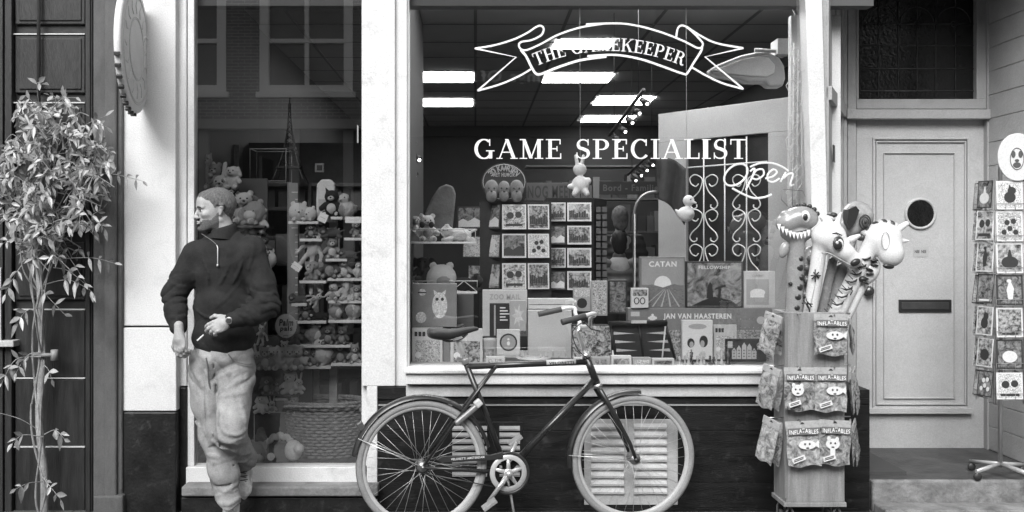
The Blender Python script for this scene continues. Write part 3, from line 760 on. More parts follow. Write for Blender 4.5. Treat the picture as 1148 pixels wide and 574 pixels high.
# ================================================================== bicycle
bA = Vector((-.2885, -.39, 0)); bB = Vector((.871, -.21, 0)); bL = (bB-bA).length; bang = math.atan2(bB.y-bA.y, bB.x-bA.x)
bu = (bB-bA).normalized(); bw_ = Vector((-bu.y, bu.x, 0))       # bw_ points to the shop
CAMP = Vector((0, -5.7, 1.55))
def B(px, py, w_=0.0):
    """pixel -> local (u, w, z) on the bicycle's plane offset by w_"""
    dr = Vector(((px-533)/F, 1, (270-py)/F)); p0 = bA+bw_*w_
    t = (p0-CAMP).dot(bw_)/dr.dot(bw_); q = CAMP+dr*t-bA; return Vector((q.dot(bu), w_, q.z))
bike = empty('bicycle', bA, bang, 'dark city bicycle with cream tyres parked below the wide shop window', 'bicycle')
M_FRAME = mat('frame_enamel', .02, .3, .15, 20, coat=.3); M_TYRE = mat('cream_tyre', .27, .75, .12, 14, .3, 140); M_TYRE2 = mat('tyre_tread', .13, .8, .15, 20, .4, 120)
M_RIM = mat('pale_rim', .45, .4, .06, 20)
def kb(m, name, mt, parent=None, **k): return m.build(name, mt, parent or bike, world=False, **k)
def wheel(c, n, R0=.352):
    m = MB(); cs = []
    for k in range(72):
        a = 2*PI*k/72
        for j in range(10):
            b = 2*PI*j/10; r = R0-.021+.021*math.cos(b); cs.append((c.x+r*math.cos(a), c.y+.0195*math.sin(b), c.z+r*math.sin(a)))
    fs = [(k*10+j, k*10+(j+1) % 10, ((k+1) % 72)*10+(j+1) % 10, ((k+1) % 72)*10+j) for k in range(72) for j in range(10)]
    m.sm = True; m.add(cs, fs)
    for i, f in enumerate(m.f): m.m[i] = 1 if (i % 10) in (0, 9) else 0
    ty = kb(m, 'tyre', [M_TYRE, M_TYRE2])
    m = MB(); pr = [(R0-.03, -.012), (R0-.034, -.013), (R0-.049, -.011), (R0-.054, -.004), (R0-.054, .004), (R0-.049, .011), (R0-.034, .013), (R0-.03, .012)]
    m.lathe(pr, c, 'y', 72); kb(m, 'rim', M_RIM)
    m = MB(); rr = R0-.06
    for k in range(n):
        a = 2*PI*k/n; sd_ = 1 if k % 2 else -1; of = .62 if (k//2) % 2 else -.62
        h = Vector((c.x+.026*math.cos(a+of*2), c.y+sd_*.03, c.z+.026*math.sin(a+of*2)))
        m.tube([h, Vector((c.x+rr*math.cos(a), c.y+sd_*.003, c.z+rr*math.sin(a)))], .001, 4)
    kb(m, 'spokes', mat('spoke_steel', .6, .35, metal=.6))
    m = MB(); m.lathe([(0, -.062), (.008, -.062), (.009, -.045), (.02, -.042), (.03, -.034), (.03, -.029), (.016, -.024), (.016, .024), (.03, .029), (.03, .034), (.014, .042), (.008, .06), (0, .06)], c, 'y', 20)
    kb(m, 'hub', mat('hub_alloy', .3, .35, .1, 20, metal=.8))
RC = B(473, 521.5); FC = B(710, 514)
RC.z = .352; FC.z = .352
wheel(RC, 36); wheel(FC, 36)
BB_ = B(568, 528); ST = B(521, 404); HT = B(657, 399); HBm = B(670, 432); TT0 = B(523, 411); 
m = MB(); m.tube([BB_, B(546, 467), ST], .0155, 14)
m.tube([TT0, B(662, 405.5)], .0165, 14); m.tube([B(667, 425), BB_], .018, 14)
m.tube([HT, HBm], [.0195, .021], 16); m.lathe([(0, -.036), (.022, -.036), (.022, .036), (0, .036)], BB_, 'y', 20)
for s in (-1, 1):
    m.tube([B(556, 410)+Vector((0, s*.012, 0)), B(531, 443)+Vector((0, s*.026, 0)), RC+Vector((.006, s*.055, .012))], [.0095, .0085, .007], 10)
    m.tube([BB_+Vector((-.02, s*.022, 0)), RC+(BB_-RC)*.45+Vector((0, s*.045, 0)), RC+Vector((.008, s*.055, 0))], [.011, .010, .008], 10)
kb(m, 'frame', M_FRAME)
m = MB()
for s in (-1, 1): m.tube([HBm+Vector((0, s*.01, -.005)), HBm+Vector((.004, s*.05, -.025)), B(686, 463)+Vector((0, s*.052, 0)), B(703, 495)+Vector((0, s*.052, 0)), FC+Vector((-.0, s*.052, 0))], [.012, .0145, .013, .011, .009], 12)
m.lathe([(.0, 0), (.012, 0), (.014, .006), (0, .008)], FC+Vector((0, -.066, 0)), 'y', 14)
kb(m, 'fork', M_FRAME)
m = MB(); d = (HT-HBm).normalized()
m.tube([HBm-d*.012, HBm+d*.01], .024, 18); m.tube([HT-d*.008, HT+d*.016], .024, 18)
kb(m, 'headset', M_ALU)
# fenders
def fender(name, c, a0, a1, r=.376, wd=.028):
    m = MB(); n = 40; vs = []; pr = [(r-.016, -wd), (r-.004, -wd*.75), (r+.002, -wd*.3), (r+.003, wd*.3), (r-.004, wd*.75), (r-.016, wd)]
    m.lathe(pr, c, 'y', n, (R(a0), R(a1))); pr2 = [(a-.002, b*.98) for a, b in pr]; m.lathe(pr2, c, 'y', n, (R(a0), R(a1)))
    return kb(m, name, M_FRAME)
rf_ = fender('fender', RC, 14, 170); ff_ = fender('fender', FC, 84, 186)
m = MB()
for s in (-1, 1):
    m.tube([RC+Vector((0, s*.05, 0)), RC+Vector((.374*math.cos(R(155)), s*.027, .374*math.sin(R(155))))], .0028, 6)
    m.tube([FC+Vector((0, s*.05, 0)), FC+Vector((.374*math.cos(R(175)), s*.027, .374*math.sin(R(175))))], .0022, 6)
kb(m, 'fender_stay', mat('stay_steel', .7, .3, metal=.7))
m = MB(); m.obox(RC+Vector((.392*math.cos(R(146)), 0, .392*math.sin(R(146)))), (.035, .04, .05), (0, R(-30), 0)); kb(m, 'tail_light', mat('tail_light_grey', .08, .3), bevel=.008)
# saddle: lofted
def loft(sections, n=20):
    """sections: (u, z_top, half width, thickness)"""
    vs = []; fs = []
    for (u, z, hw, th) in sections:
        for k in range(n):
            a = 2*PI*k/n; x = math.cos(a); y = math.sin(a)
            yy = hw*math.copysign(abs(x)**.8, x); zz = z-(th if y < 0 else .0)*abs(y)**.9*1.0-(.35*th*(abs(x)**2.6) if y >= 0 else .35*th) + (th*.15*abs(y) if y > 0 else 0)
            vs.append((u, yy, zz))
    N = len(sections)
    for i in range(N-1):
        for k in range(n): fs.append((i*n+k, i*n+(k+1) % n, (i+1)*n+(k+1) % n, (i+1)*n+k))
    fs.append(tuple(range(n-1, -1, -1))); fs.append(tuple((N-1)*n+k for k in range(n))); return vs, fs
s0 = B(479, 372); s1 = B(537, 367)
secs = []
for t, dz, hw, th in [(0, .0, .045, .02), (.03, .008, .066, .034), (.12, .014, .077, .045), (.25, .010, .07, .046), (.4, .002, .05, .042), (.55, .004, .036, .034), (.75, .014, .024, .026), (.92, .018, .02, .018), (1, .012, .014, .01)]:
    secs.append((s0.x+(s1.x-s0.x)*t, s0.z+.006+(.0)*t+dz, hw, th))
m = MB(); m.sm = True; m.add(*loft(secs)); sad = kb(m, 'saddle', mat('saddle_leather', .035, .55, .15, 25, .2, 120), sub=1)
m = MB()
for s in (-1, 1): m.tube(smoothpath([tuple(B(486, 373)+Vector((0, s*.04, 0))), tuple(B(493, 379)+Vector((0, s*.03, 0))), tuple(B(502, 382.5)+Vector((0, s*.022, 0))), tuple(B(516, 380)+Vector((0, s*.022, 0))), tuple(B(524, 374)+Vector((0, s*.012, 0)))], 5), .0036, 6)
kb(m, 'saddle_rails', M_BLK, sad)
m = MB(); m.tube([B(513, 380), ST+(ST-BB_)*.0], .0135, 14); m.obox(B(513, 379.5), (.05, .045, .018), (0, 0, 0)); 
kb(m, 'seat_post', mat('brushed_alloy', .62, .3, .1, 30, metal=.7), bevel=.001)
m = MB(); m.tube([ST-(ST-BB_)*.03, ST+(ST-BB_)*.012], .021, 16); m.obox(ST+Vector((-.03, 0, .008)), (.03, .018, .02), (0, R(25), 0)); kb(m, 'seat_clamp', mat('clamp_alloy', .4, .35, .1, 30, metal=.7), bevel=.002)
# handlebar
m = MB(); q0 = HT+d*.016; q1 = B(652, 384); q2 = B(647.5, 372)
m.tube([HT, q1, q2, q2+Vector((.02, 0, .03))], [.0135, .0125, .0125, .0145], 12); kb(m, 'stem', M_ALU)
top = B(668, 352, -.22); cl = q2+Vector((.02, 0, .03)); m = MB()
gripL = []
for s in (-1, 1):
    pts = [cl, cl+Vector((.0, s*.05, .002)), cl+Vector((.02, s*.10, .01)), Vector((top.x-.012, s*.16, top.z-.025)), Vector((top.x, s*.21, top.z-.002)), Vector((top.x-.03, s*.245, top.z+.002)), Vector((top.x-.09, s*.265, top.z-.012)), Vector((top.x-.185, s*.28, top.z-.033))]
    sp = smoothpath([tuple(p) for p in pts], 6); m.tube(sp, .0115, 10); gripL.append((Vector(sp[-9]), Vector(sp[-1])))
hb = kb(m, 'handlebar', mat('pale_bar', .6, .3, .05, 20, metal=.3))
for a, b in gripL: m = MB(); e = (b-a).normalized(); m.tube([a, b+e*.015], .0165, 14); kb(m, 'grip', mat('grip_leather', .05, .6, .2, 40), hb, bevel=.003)
m = MB(); m.tube([B(656, 362, -.1), B(663, 369, -.12), B(672, 371, -.18)], .004, 6); m.tube(smoothpath([tuple(B(655, 360, -.05)), tuple(B(642, 372, -.06)), tuple(B(648, 392, -.03)), tuple(B(662, 404, -.02))], 6), .003, 6)
kb(m, 'brake_cable', M_BLK)
# drivetrain
CR = BB_+Vector((0, -.05, 0)); rr = .0975
m = MB(); pts = [CR+Vector((rr*math.cos(a), 0, rr*math.sin(a))) for a in [2*PI*k/48 for k in range(48)]]
m.lathe([(.074, -.004), (.098, -.004), (.101, 0), (.098, .004), (.074, .004), (.072, 0), (.074, -.004)], CR, 'y', 48)
for k in range(5):
    a = R(90+72*k); m.tube([CR+Vector((.012*math.cos(a), 0, .012*math.sin(a))), CR+Vector((.078*math.cos(a), 0, .078*math.sin(a)))], [.014, .008], 8, flat=.4)
m.lathe([(0, -.006), (.024, -.006), (.026, 0), (0, .004)], CR, 'y', 24); kb(m, 'chainring', mat('chainring_alloy', .6, .35, .08, 30, metal=.4))
m = MB(); n = 30; out = []
for k in range(n+1): a = R(115-235*k/n); out.append(CR+Vector((.108*math.cos(a), 0, .108*math.sin(a))))
m.tube(out, .009, 8)
gp = [B(488, 513), B(494, 509), B(548, 507.5), B(562, 504)]; gb = [B(562, 512), B(548, 513.5), B(494, 516.5)]
poly = [(q.x, q.z) for q in gp+gb]; m.prism(poly[::-1], -.058, -.044); cg = kb(m, 'chain_guard', mat('guard_enamel', .03, .4, .1, 20), bevel=.003)
o = text('lettering', 'VELORETTI AMSTERDAM', (0, 0, 0), .0001, .0001, mat('guard_lettering', .75, .5), cg); bpy.data.objects.remove(o)
me = text_mesh('VELORETTI AMSTERDAM', 1, .02); a = np.array([v.co[:] for v in me.vertices]); xa, xb, za, zb = a[:, 0].min(), a[:, 0].max(), a[:, 1].min(), a[:, 1].max()
c0, c1 = B(504, 513.2), B(541, 510.5)
for v in me.vertices:
    t = (v.co.x-xa)/(xb-xa); v.co = Vector((c0.x+(c1.x-c0.x)*t, -.0592, c0.z+(c1.z-c0.z)*t+(v.co.y-za)/(zb-za)*.012-.002))
me.materials.append(mat('guard_lettering')); o = bpy.data.objects.new('lettering', me); SC.collection.objects.link(o); o.parent = cg
me = text_mesh('VELORETTI', 1, .03); a = np.array([v.co[:] for v in me.vertices]); xa, xb, za, zb = a[:, 0].min(), a[:, 0].max(), a[:, 1].min(), a[:, 1].max()
m = MB(); c0, c1 = B(612, 406.9), B(645, 405.8); m.tube([c0, c1], .0172, 14); lb = kb(m, 'frame_badge', mat('badge_pale', .45, .4))
for v in me.vertices:
    t = (v.co.x-xa)/(xb-xa); v.co = Vector((c0.x+(c1.x-c0.x)*(.08+.84*t), -.0178, c0.z+(c1.z-c0.z)*t+((v.co.y-za)/(zb-za)-.5)*.014))
me.materials.append(M_BLK); o = bpy.data.objects.new('lettering', me); SC.collection.objects.link(o); o.parent = lb
m = MB(); e0 = BB_+Vector((0, -.075, 0)); e1 = B(547, 563, -.075); m.tube([e0, e1], [.014, .010], 10, flat=.6); m.lathe([(0, -.012), (.018, -.01), (.018, .02), (0, .024)], e0, 'y', 18)
m.tube([BB_+Vector((0, .06, 0)), BB_+Vector((.07, .075, .14))], [.014, .010], 10, flat=.6); kb(m, 'crank', mat('crank_alloy', .55, .3, .08, 30, metal=.6))
for c in (e1+Vector((0, -.045, 0)), BB_+Vector((.07, .12, .14))):
    m = MB(); m.obox(c, (.085, .07, .018), (0, R(-35), 0)); m.tube([c+Vector((0, -.03, 0)), c+Vector((0, .045, 0))], .007, 8); kb(m, 'pedal', mat('pedal_grey', .3, .5, .2, 30), bevel=.004)
m = MB(); m.tube([BB_+Vector((-.0, .02, -.02)), B(571, 545), B(576, 590)+Vector((0, -.09, 0))], [.009, .007, .007], 8); kb(m, 'kickstand', M_ALU)
m = MB()
tp = [CR+Vector((-.0, .02, .092)), RC+Vector((0, -.03, .034))]; bt = [CR+Vector((0, .02, -.092)), RC+Vector((0, -.03, -.034))]
m.tube(tp, .0035, 5); m.tube(bt, .0035, 5); m.lathe([(.0, -.034), (.034, -.034), (.036, -.03), (.034, -.026), (0, -.026)], RC, 'y', 24); kb(m, 'chain', mat('oily_chain', .06, .4, .3, 60, metal=.5))
m = MB(); m.obox(B(524, 464, -.045), (.165, .03, .03), (0, R(-39), 0)); lk = kb(m, 'frame_lock', mat('lock_alloy', .3, .35, .15, 20, metal=.5), bevel=.01)
m = MB(); m.obox(B(536, 452, -.05), (.04, .036, .04), (0, R(-39), 0)); kb(m, 'lock_head', mat('lock_pale', .55, .4), lk, bevel=.008)

# ================================================================== the man (world coordinates, mesh follows pixels of his pose)
MY = -.30
man = empty('person', (X(250, MY), MY, 0), 0, 'bearded man in a dark quarter zip sweater and pale jeans smoking beside the tall window', 'person')
def W(px, py, Y): return np.array(P(px, py, Y))
# --- head in its own frame: x forward, y left, z up
hd = SDF(.0026)
hd.ell((-.016, 0, .035), (.097, .076, .083), .03).ell((.028, 0, -.02), (.062, .062, .085), .03)
hd.ell((.034, 0, -.078), (.05, .05, .036), .025).ell((.078, 0, -.100), (.02, .024, .018), .02)
for s in (-1, 1):
    hd.cap((-.012, s*.052, -.055), (.07, s*.018, -.102), .016, .014, .02); hd.ell((.062, s*.042, -.022), (.022, .018, .016), .02)
    hd.cap((.088, s*.012, .019), (.076, s*.044, .018), .0095, .008, .010)
    hd.cap((.0995, s*.006, -.06), (.089, s*.023, -.0635), .0045, .003, .006); hd.cap((.098, s*.005, -.072), (.088, s*.02, -.0695), .0058, .0035, .007)
    hd.ell((.101, s*.03, -.001), (.020, .0185, .0125), .010, True)
    hd.ell((.100, s*.012, -.039), (.0105, .0075, .0075), .007)
    hd.cap((-.012, s*.071, -.026), (-.019, s*.083, .014), .0085, .0115, .007)
    hd.ell((-.012, s*.092, -.004), (.010, .008, .017), .004, True)
hd.ell((.062, 0, .05), (.035, .052, .04), .03)
hd.cap((.090, 0, .008), (.108, 0, -.032), .0085, .0105, .010).ell((.110, 0, -.0365), (.0105, .0105, .009), .006)
hd.cap((.101, -.014, -.0665), (.101, .014, -.0665), .0018, .0018, .002, True)
hd.ell((.094, 0, -.085), (.010, .02, .006), .01, True)
hd.chain([(-.028, 0, -.05), (-.036, 0, -.11), (-.05, 0, -.19)], [.056, .056, .066], .03)
headV = hd.mesh()
yaw = R(180+27); HM = Matrix.Translation(Vector(P(241, 235.5, MY))) @ Euler((R(0), R(3), yaw)).to_matrix().to_4x4() @ Matrix.Scale(.97, 4)
def xf(VQ, M): V, Q = VQ; return (V@np.array(M.to_3x3()).T+np.array(M.translation), Q)
# --- hands: palm frame x to fingers, y to thumb side, z back of hand
def hand(curl, spread=.1, thumb=(.035, .035, -.012), side=1):
    hn = SDF(.0022)
    hn.ell((.045, 0, 0), (.05, .040, .015), .012).cap((-.05, 0, 0), (.02, 0, 0), .024, .027, .02)
    for i, (y, L_, r) in enumerate([(.03, .072, .0092), (.0105, .080, .0095), (-.0095, .075, .009), (-.028, .06, .008)]):
        p = np.array([.078-.006*abs(i-1), y*.95, .002]); a = 0; dirn = spread*(1.2-i*.8); c = curl[i]
        seg = [L_*.45, L_*.32, L_*.26]; pts = [np.array([.04, y*.8, 0]), p]
        for j in range(3):
            a += c[j]; pts.append(pts[-1]+seg[j]*np.array([math.cos(a)*math.cos(dirn), math.sin(dirn)*math.cos(a), -math.sin(a)]))
        hn.chain(pts, [r*1.05, r*1.1, r, r*.93, r*.82], .004)
    t = thumb; hn.chain([(.0, .022, -.006), (.03, .044, -.012), (.058, .056+t[1]*.2, -.018), (.08, .055+t[1]*.3, -.028)], [.016, .0125, .0105, .009], .008)
    V, Q = hn.mesh()
    if side < 0: V = V*np.array([1, -1, 1]); Q = Q[:, ::-1]
    return V, Q
def hframe(o, fwd, up):
    f = Vector(fwd).normalized(); u = Vector(up); u = (u-f*u.dot(f)).normalized(); l = u.cross(f)
    M = Matrix((f, l, u)).transposed().to_4x4(); M.translation = Vector(o); return M
wrR = W(201, 375.5, -.46); wrL = W(256, 360.5, -.52)
hR = xf(hand([(.35, .75, .5), (.55, .8, .5), (.6, .8, .5), (.65, .8, .5)], .06, side=-1), hframe(wrR, (.09, -.1, -1), (-.5, -1, -.1)))
hL = xf(hand([(.35, .5, .3), (.4, .55, .35), (.5, .65, .4), (.6, .7, .5)], .05, side=-1), hframe(wrL, (-1, -.12, -.42), (.18, -1, .42)))
bd = SDF(.008)
bd.cap(W(248, 300, MY), W(250, 395, MY), .085, .10).chain([W(228, 405, MY), W(236, 485, -.36), W(258, 562, -.42)], [.07, .048, .032]).chain([W(266, 405, MY), W(258, 488, -.42), W(276, 520, -.24)], [.07, .048, .032])
bd.chain([W(219, 285, MY), W(195, 328, -.30), wrR], [.045, .035, .022]).chain([W(281, 283, MY), W(299, 344, -.34), wrL], [.045, .035, .022])
M_SKIN = mat('skin', .4, .6, .08, 40, .25, 160)
body = sdf_obj('body', [xf(headV, HM), hR, hL, bd.mesh()], M_SKIN, man)
# eyes
m = MB()
for s in (-1, 1): m.ell(HM@Vector((.0765, s*.030, -.002)), .0118, 16, 12)
m.build('eyeballs', mat('eye_white', .55, .15), man)
m = MB()
for s in (-1, 1): m.ell(HM@Vector((.0838, s*.032, -.002)), .0066, 12, 8)
m.build('irises', mat('iris', .03, .1), man)
m = MB()
for s in (-1, 1):
    m.tube([HM@Vector(q) for q in [(.0985, s*.012, .0175), (.0975, s*.028, .0215), (.0865, s*.046, .0165)]], [.0046, .0058, .003], 6, flat=.6)
    m.tube([HM@Vector(q) for q in [(.0915, s*.018, .0045), (.0925, s*.030, .0075), (.085, s*.0425, .0035)]], [.0014, .0022, .0016], 5)
m.build('eyebrows', mat('brow_hair', .07, .8, .4, 300), man)
# hair cap and beard: shells over the head with ragged limits
def shell(off, region, h=.0026):
    q = SDF(h); q.p = [p for p in hd.p]
    def clip(x, y, z): return region(x, y, z)
    def disp(x, y, z): return -(.0006+np.minimum(off, .22*np.clip(-region(x, y, z), 0, 1)))+.0012*np.sin(x*900+y*300)*np.sin(z*800-y*500)
    return q.mesh(disp, clip)
hair = shell(.0085, lambda x, y, z: np.maximum.reduce([-(z-(.0+.056*np.clip((x-.012)/.034, 0, 1)**1.0+.02*np.clip((x-.055)/.03, 0, 1)+.003*np.sin(x*420+y*260)*np.sin(y*330)+.0035*np.sin(y*200)+np.where(x < -.02, (x+.02)*.95, 0))), -(z+.075)+0*x, np.where((np.abs(y) > .068) & (np.abs(x+.014) < .024) & (z < .022), 1., -1.)]))
sdf_obj('hair', [xf(hair, HM)], mat('short_hair', .15, .85, .6, 130, .8, 500, stretch=(1, 1, .4)), man)
beard = shell(.0026, lambda x, y, z: np.maximum.reduce([z-(-.052+.004*np.sin(x*700)*np.sin(y*620+z*300)+.0025*np.sin(x*300+y*200)+np.clip((.035-x)/.05, 0, 1)*.052), -(z+.118-.0*x), -(x-(-.004)), np.where((np.abs(y) < .024) & (z > -.078) & (x > .08), 1., -1.)]))
sdf_obj('beard', [xf(beard, HM)], mat('beard_stubble', .15, .9, .5, 260, .9, 500), man)
# --- sweater
sw_ = SDF(.005)
TY = MY+.0
nk = W(249, 262, MY)
sw_.ell(W(250, 300, TY), (.175, .115, .16), .05).ell(W(251, 345, TY), (.165, .115, .16), .05).ell(W(251, 378, TY-.01), (.172, .122, .11), .05)
sw_.cap(W(222, 283, TY), W(283, 278, TY), .062, .066, .05).cap(W(243, 270, TY+.01), W(258, 268, TY+.01), .06, .06, .04)
aR = [W(219, 287, TY), W(206, 312, -.30), W(195, 330, -.32), W(197, 349, -.38), W(200, 366, -.42)]; sw_.chain(aR, [.078, .066, .062, .056, .045], .03)
aL = [W(282, 284, TY), W(294, 316, -.32), W(299, 343, -.35), W(284, 352, -.45), W(262, 358.5, -.51)]; sw_.chain(aL, [.078, .066, .066, .058, .042], .03)
z3 = lambda L: [(160+a/3.022, 190+b/3.022) for a, b in L]
sw_.add_ridges([z3(q) for q in [
 [(85, 375), (115, 395), (150, 392)], [(78, 410), (110, 425), (150, 418)], [(80, 445), (112, 452), (146, 440)], [(85, 470), (115, 480), (150, 468)], [(95, 345), (125, 370), (155, 372)], [(95, 500), (120, 503), (148, 492)],
 [(360, 400), (400, 425), (445, 420)], [(345, 430), (390, 450), (440, 452)], [(330, 462), (375, 468), (425, 478)], [(320, 488), (360, 500), (400, 505)], [(385, 370), (415, 390), (448, 385)], [(395, 330), (400, 370), (385, 410)], [(350, 445), (360, 470), (350, 500)], [(385, 455), (395, 480), (385, 505)],
 [(375, 230), (372, 290), (355, 350)], [(160, 300), (172, 350), (175, 410)], [(290, 330), (265, 380), (235, 430)], [(330, 380), (290, 430), (245, 470)], [(200, 300), (220, 350), (225, 400)], [(175, 470), (215, 500), (260, 500)], [(340, 300), (322, 350), (300, 390)]]], r=.011, depth=.0052, k=.008)
zh = Z(397, MY)
seg_el = [(W(195, 330, -.32), .16), (W(299, 345, -.37), .17), (W(200, 360, -.40), .08), (W(275, 355, -.47), .1)]
def swd(x, y, z):
    d_ = .0035*nz(x, y, z, 16, 1)+.0016*nz(x, y, z, 45, 2)
    # bunched sleeves
    for c, r in seg_el:
        q = np.sqrt((x-c[0])**2+(y-c[1])**2+(z-c[2])**2); wgt = np.clip(1-q/r, 0, 1)
        ax = z+.55*(x-c[0])*(1 if c[0] > X(250, MY) else -1)
        d_ = d_+wgt*.0085*fold(ax*118+2.4*np.sin(x*24+y*18)+1.3*np.sin(z*31))
    # diagonal pulls across the torso
    wt = np.clip(1-np.abs(x-X(255, MY))/.14, 0, 1)*np.clip((1.3-z)/.3, 0, 1)
    d_ = d_+wt*.0065*fold((z*1.0+x*.8)*42+1.6*np.sin(x*26+z*12))
    hem = np.clip(1-np.abs(z-zh-.02)/.03, 0, 1)
    return d_
sweater = sw_.mesh(swd, lambda x, y, z: np.where((np.abs(x-X(250, MY)) < .2) & (z < 1.1) & (y > -.42), zh+.000-z-.06*(x-X(250, MY))*-.0, -1.))
_mf = mat('navy_fleece', .026, .9, .35, 14, .6, 260, spec=.25); cloth_folds(_mf, 6, .012, (1, 1, 1.2))
sdf_obj('sweater', [sweater], mat('navy_fleece', .03, .9, .35, 14, .6, 260, spec=.25), man, iters=1)
# collar: stand-up band open at the front, leaning back
m = MB(); vs = []; fs = []; n = 28; cc = W(249.5, 262, MY+.0)
for k in range(n+1):
    a = R(-62+yaw*0)+0; th = R(235)+R(310)*k/n      # opening towards the viewer's lower left
    for (dr_, dz) in ((.074, -.045), (.068, -.0), (.063, .030), (.070, .034), (.076, .0), (.082, -.045)):
        back = .5+.5*math.cos(th-R(30)); vs.append((cc[0]+dr_*math.cos(th)*1.05, cc[1]+dr_*math.sin(th), cc[2]+.003+dz*(.55+.8*back)+.02*back))
for k in range(n):
    for j in range(5): fs.append((k*6+j, (k+1)*6+j, (k+1)*6+j+1, k*6+j+1))
m.sm = True; m.add(vs, fs); m.build('collar', mat('navy_fleece'), man, sub=1)
m = MB(); zY = MY-.113
zp = [P(226, 262, -.36), P(232, 266, -.385), P(238, 270, -.40), P(243.5, 276, -.412), P(244, 284, -.421), P(244, 296, -.428)]
zs = smoothpath([tuple(q) for q in zp], 5); m.tube(zs[14:], .0024, 6); m.tube([Vector(zs[-1]), Vector(zs[-1])+Vector((0, -.006, -.012))], .005, 6)
m.build('zip', mat('zip_metal', .7, .35, metal=.6), man)
m = MB(); m.tube(zs[:15], .0012, 6); m.build('collar_seam', mat('seam_grey', .25, .6), man)
# --- jeans
jn = SDF(.0048)
jn.ell(W(250, 398, MY+.0), (.168, .118, .09), .04)
lB = [W(267, 412, MY), W(263, 450, -.40), W(258, 487, -.47), W(266, 500, -.35), W(275, 515, -.26)]
lA = [W(231, 412, MY), W(235, 450, -.32), W(241, 487, -.36), W(251, 530, -.40), W(257, 572, -.43)]
jn.chain(lA, [.094, .084, .074, .068, .066], .05).chain(lB, [.096, .088, .081, .072, .062], .010)
zl = lambda L: [(160+a/2.811, 370+b/2.811) for a, b in L]
jn.add_ridges([zl(q) for q in [
 [(250, 195), (290, 168), (335, 150)], [(238, 155), (270, 138), (310, 122)], [(246, 215), (285, 205), (322, 200)], [(180, 110), (205, 140), (222, 178)], [(165, 130), (190, 175), (212, 225)], [(165, 190), (188, 240), (215, 275)],
 [(232, 300), (246, 340), (275, 352), (318, 338)], [(245, 290), (262, 325), (295, 332), (325, 312)], [(170, 290), (195, 318), (232, 330)], [(185, 340), (210, 352), (238, 350)],
 [(205, 392), (240, 402), (275, 430)], [(212, 425), (245, 418), (290, 398)], [(215, 450), (250, 470), (292, 470)], [(222, 480), (255, 462), (285, 440)], [(226, 500), (262, 512), (300, 500)], [(232, 525), (270, 505), (300, 482)], [(238, 545), (270, 548), (305, 528)],
 [(282, 375), (305, 392), (335, 385)], [(285, 400), (310, 412), (336, 402)], [(240, 235), (252, 265), (250, 300)], [(300, 215), (315, 260), (322, 300)]]], r=.012, depth=.0062, k=.008)
jn.add_ridges([zl(q) for q in [[(222, 110), (230, 170), (238, 240), (236, 300)], [(205, 372), (245, 368), (290, 382)], [(225, 438), (260, 440), (290, 425)], [(228, 490), (262, 490), (298, 470)], [(255, 180), (290, 150), (330, 132)]]], r=.009, depth=.0075, k=.006, sub=True)
kB = W(257, 487, -.45)
def jd(x, y, z):
    d_ = .0045*nz(x, y, z, 13, 4)+.002*nz(x, y, z, 38, 5)
    low = np.clip((.62-z)/.35, 0, 1)*np.clip((z-.08)/.1, .25, 1); d_ = d_+low*.0042*fold((z+.7*x)*66+2.6*np.sin(x*24+z*11))
    up = np.clip(1-np.abs(z-.83)/.14, 0, 1); d_ = d_+up*.006*fold((z*.6-abs(1)*(x-X(240, MY))*np.sign(x-X(240, MY)))*64+1.2*np.sin(z*40))
    d_ = d_+.004*fold((x*.9+z*.35)*75+2*np.sin(z*14))*np.clip((z-.4)/.1, 0, 1)
    q = np.sqrt((x-kB[0])**2+(z-kB[2]+.05)**2); d_ = d_+np.clip(1-q/.1, 0, 1)*.008*np.sin(z*110+x*40)
    # inseam groove
    d_ = d_+.010*np.exp(-((x-(X(236, MY)+(.80-z)*.05))/.006)**2)*np.clip((.80-z)/.08, 0, 1)*np.clip((z-.5)/.05, 0, 1)
    return d_
zt = Z(387, MY)
jeans = jn.mesh(jd, lambda x, y, z: np.maximum(z-zt, (.155+.02*np.sin(x*40)-z)))
sdf_obj('jeans', [jeans], mat('washed_denim', .30, .9, .4, 5, .35, 300, spec=.2, wear=.3, wscale=12), man, iters=2)
cloth_folds(mat('washed_denim'), 8, .009, (1.2, 1, .8))
m = MB()      # fly, pocket edge stitching and belt loop
m.tube(smoothpath([tuple(P(231, 401, -.415)), tuple(P(233, 414, -.417)), tuple(P(234, 428, -.41)), tuple(P(237, 440, -.40))], 4), .004, 5)
m.tube(smoothpath([tuple(P(256, 397, -.412)), tuple(P(262, 404, -.41)), tuple(P(273, 408, -.40)), tuple(P(283, 408, -.36))], 4), .003, 5)
m.build('seams', mat('denim_seam', .12, .9), man)
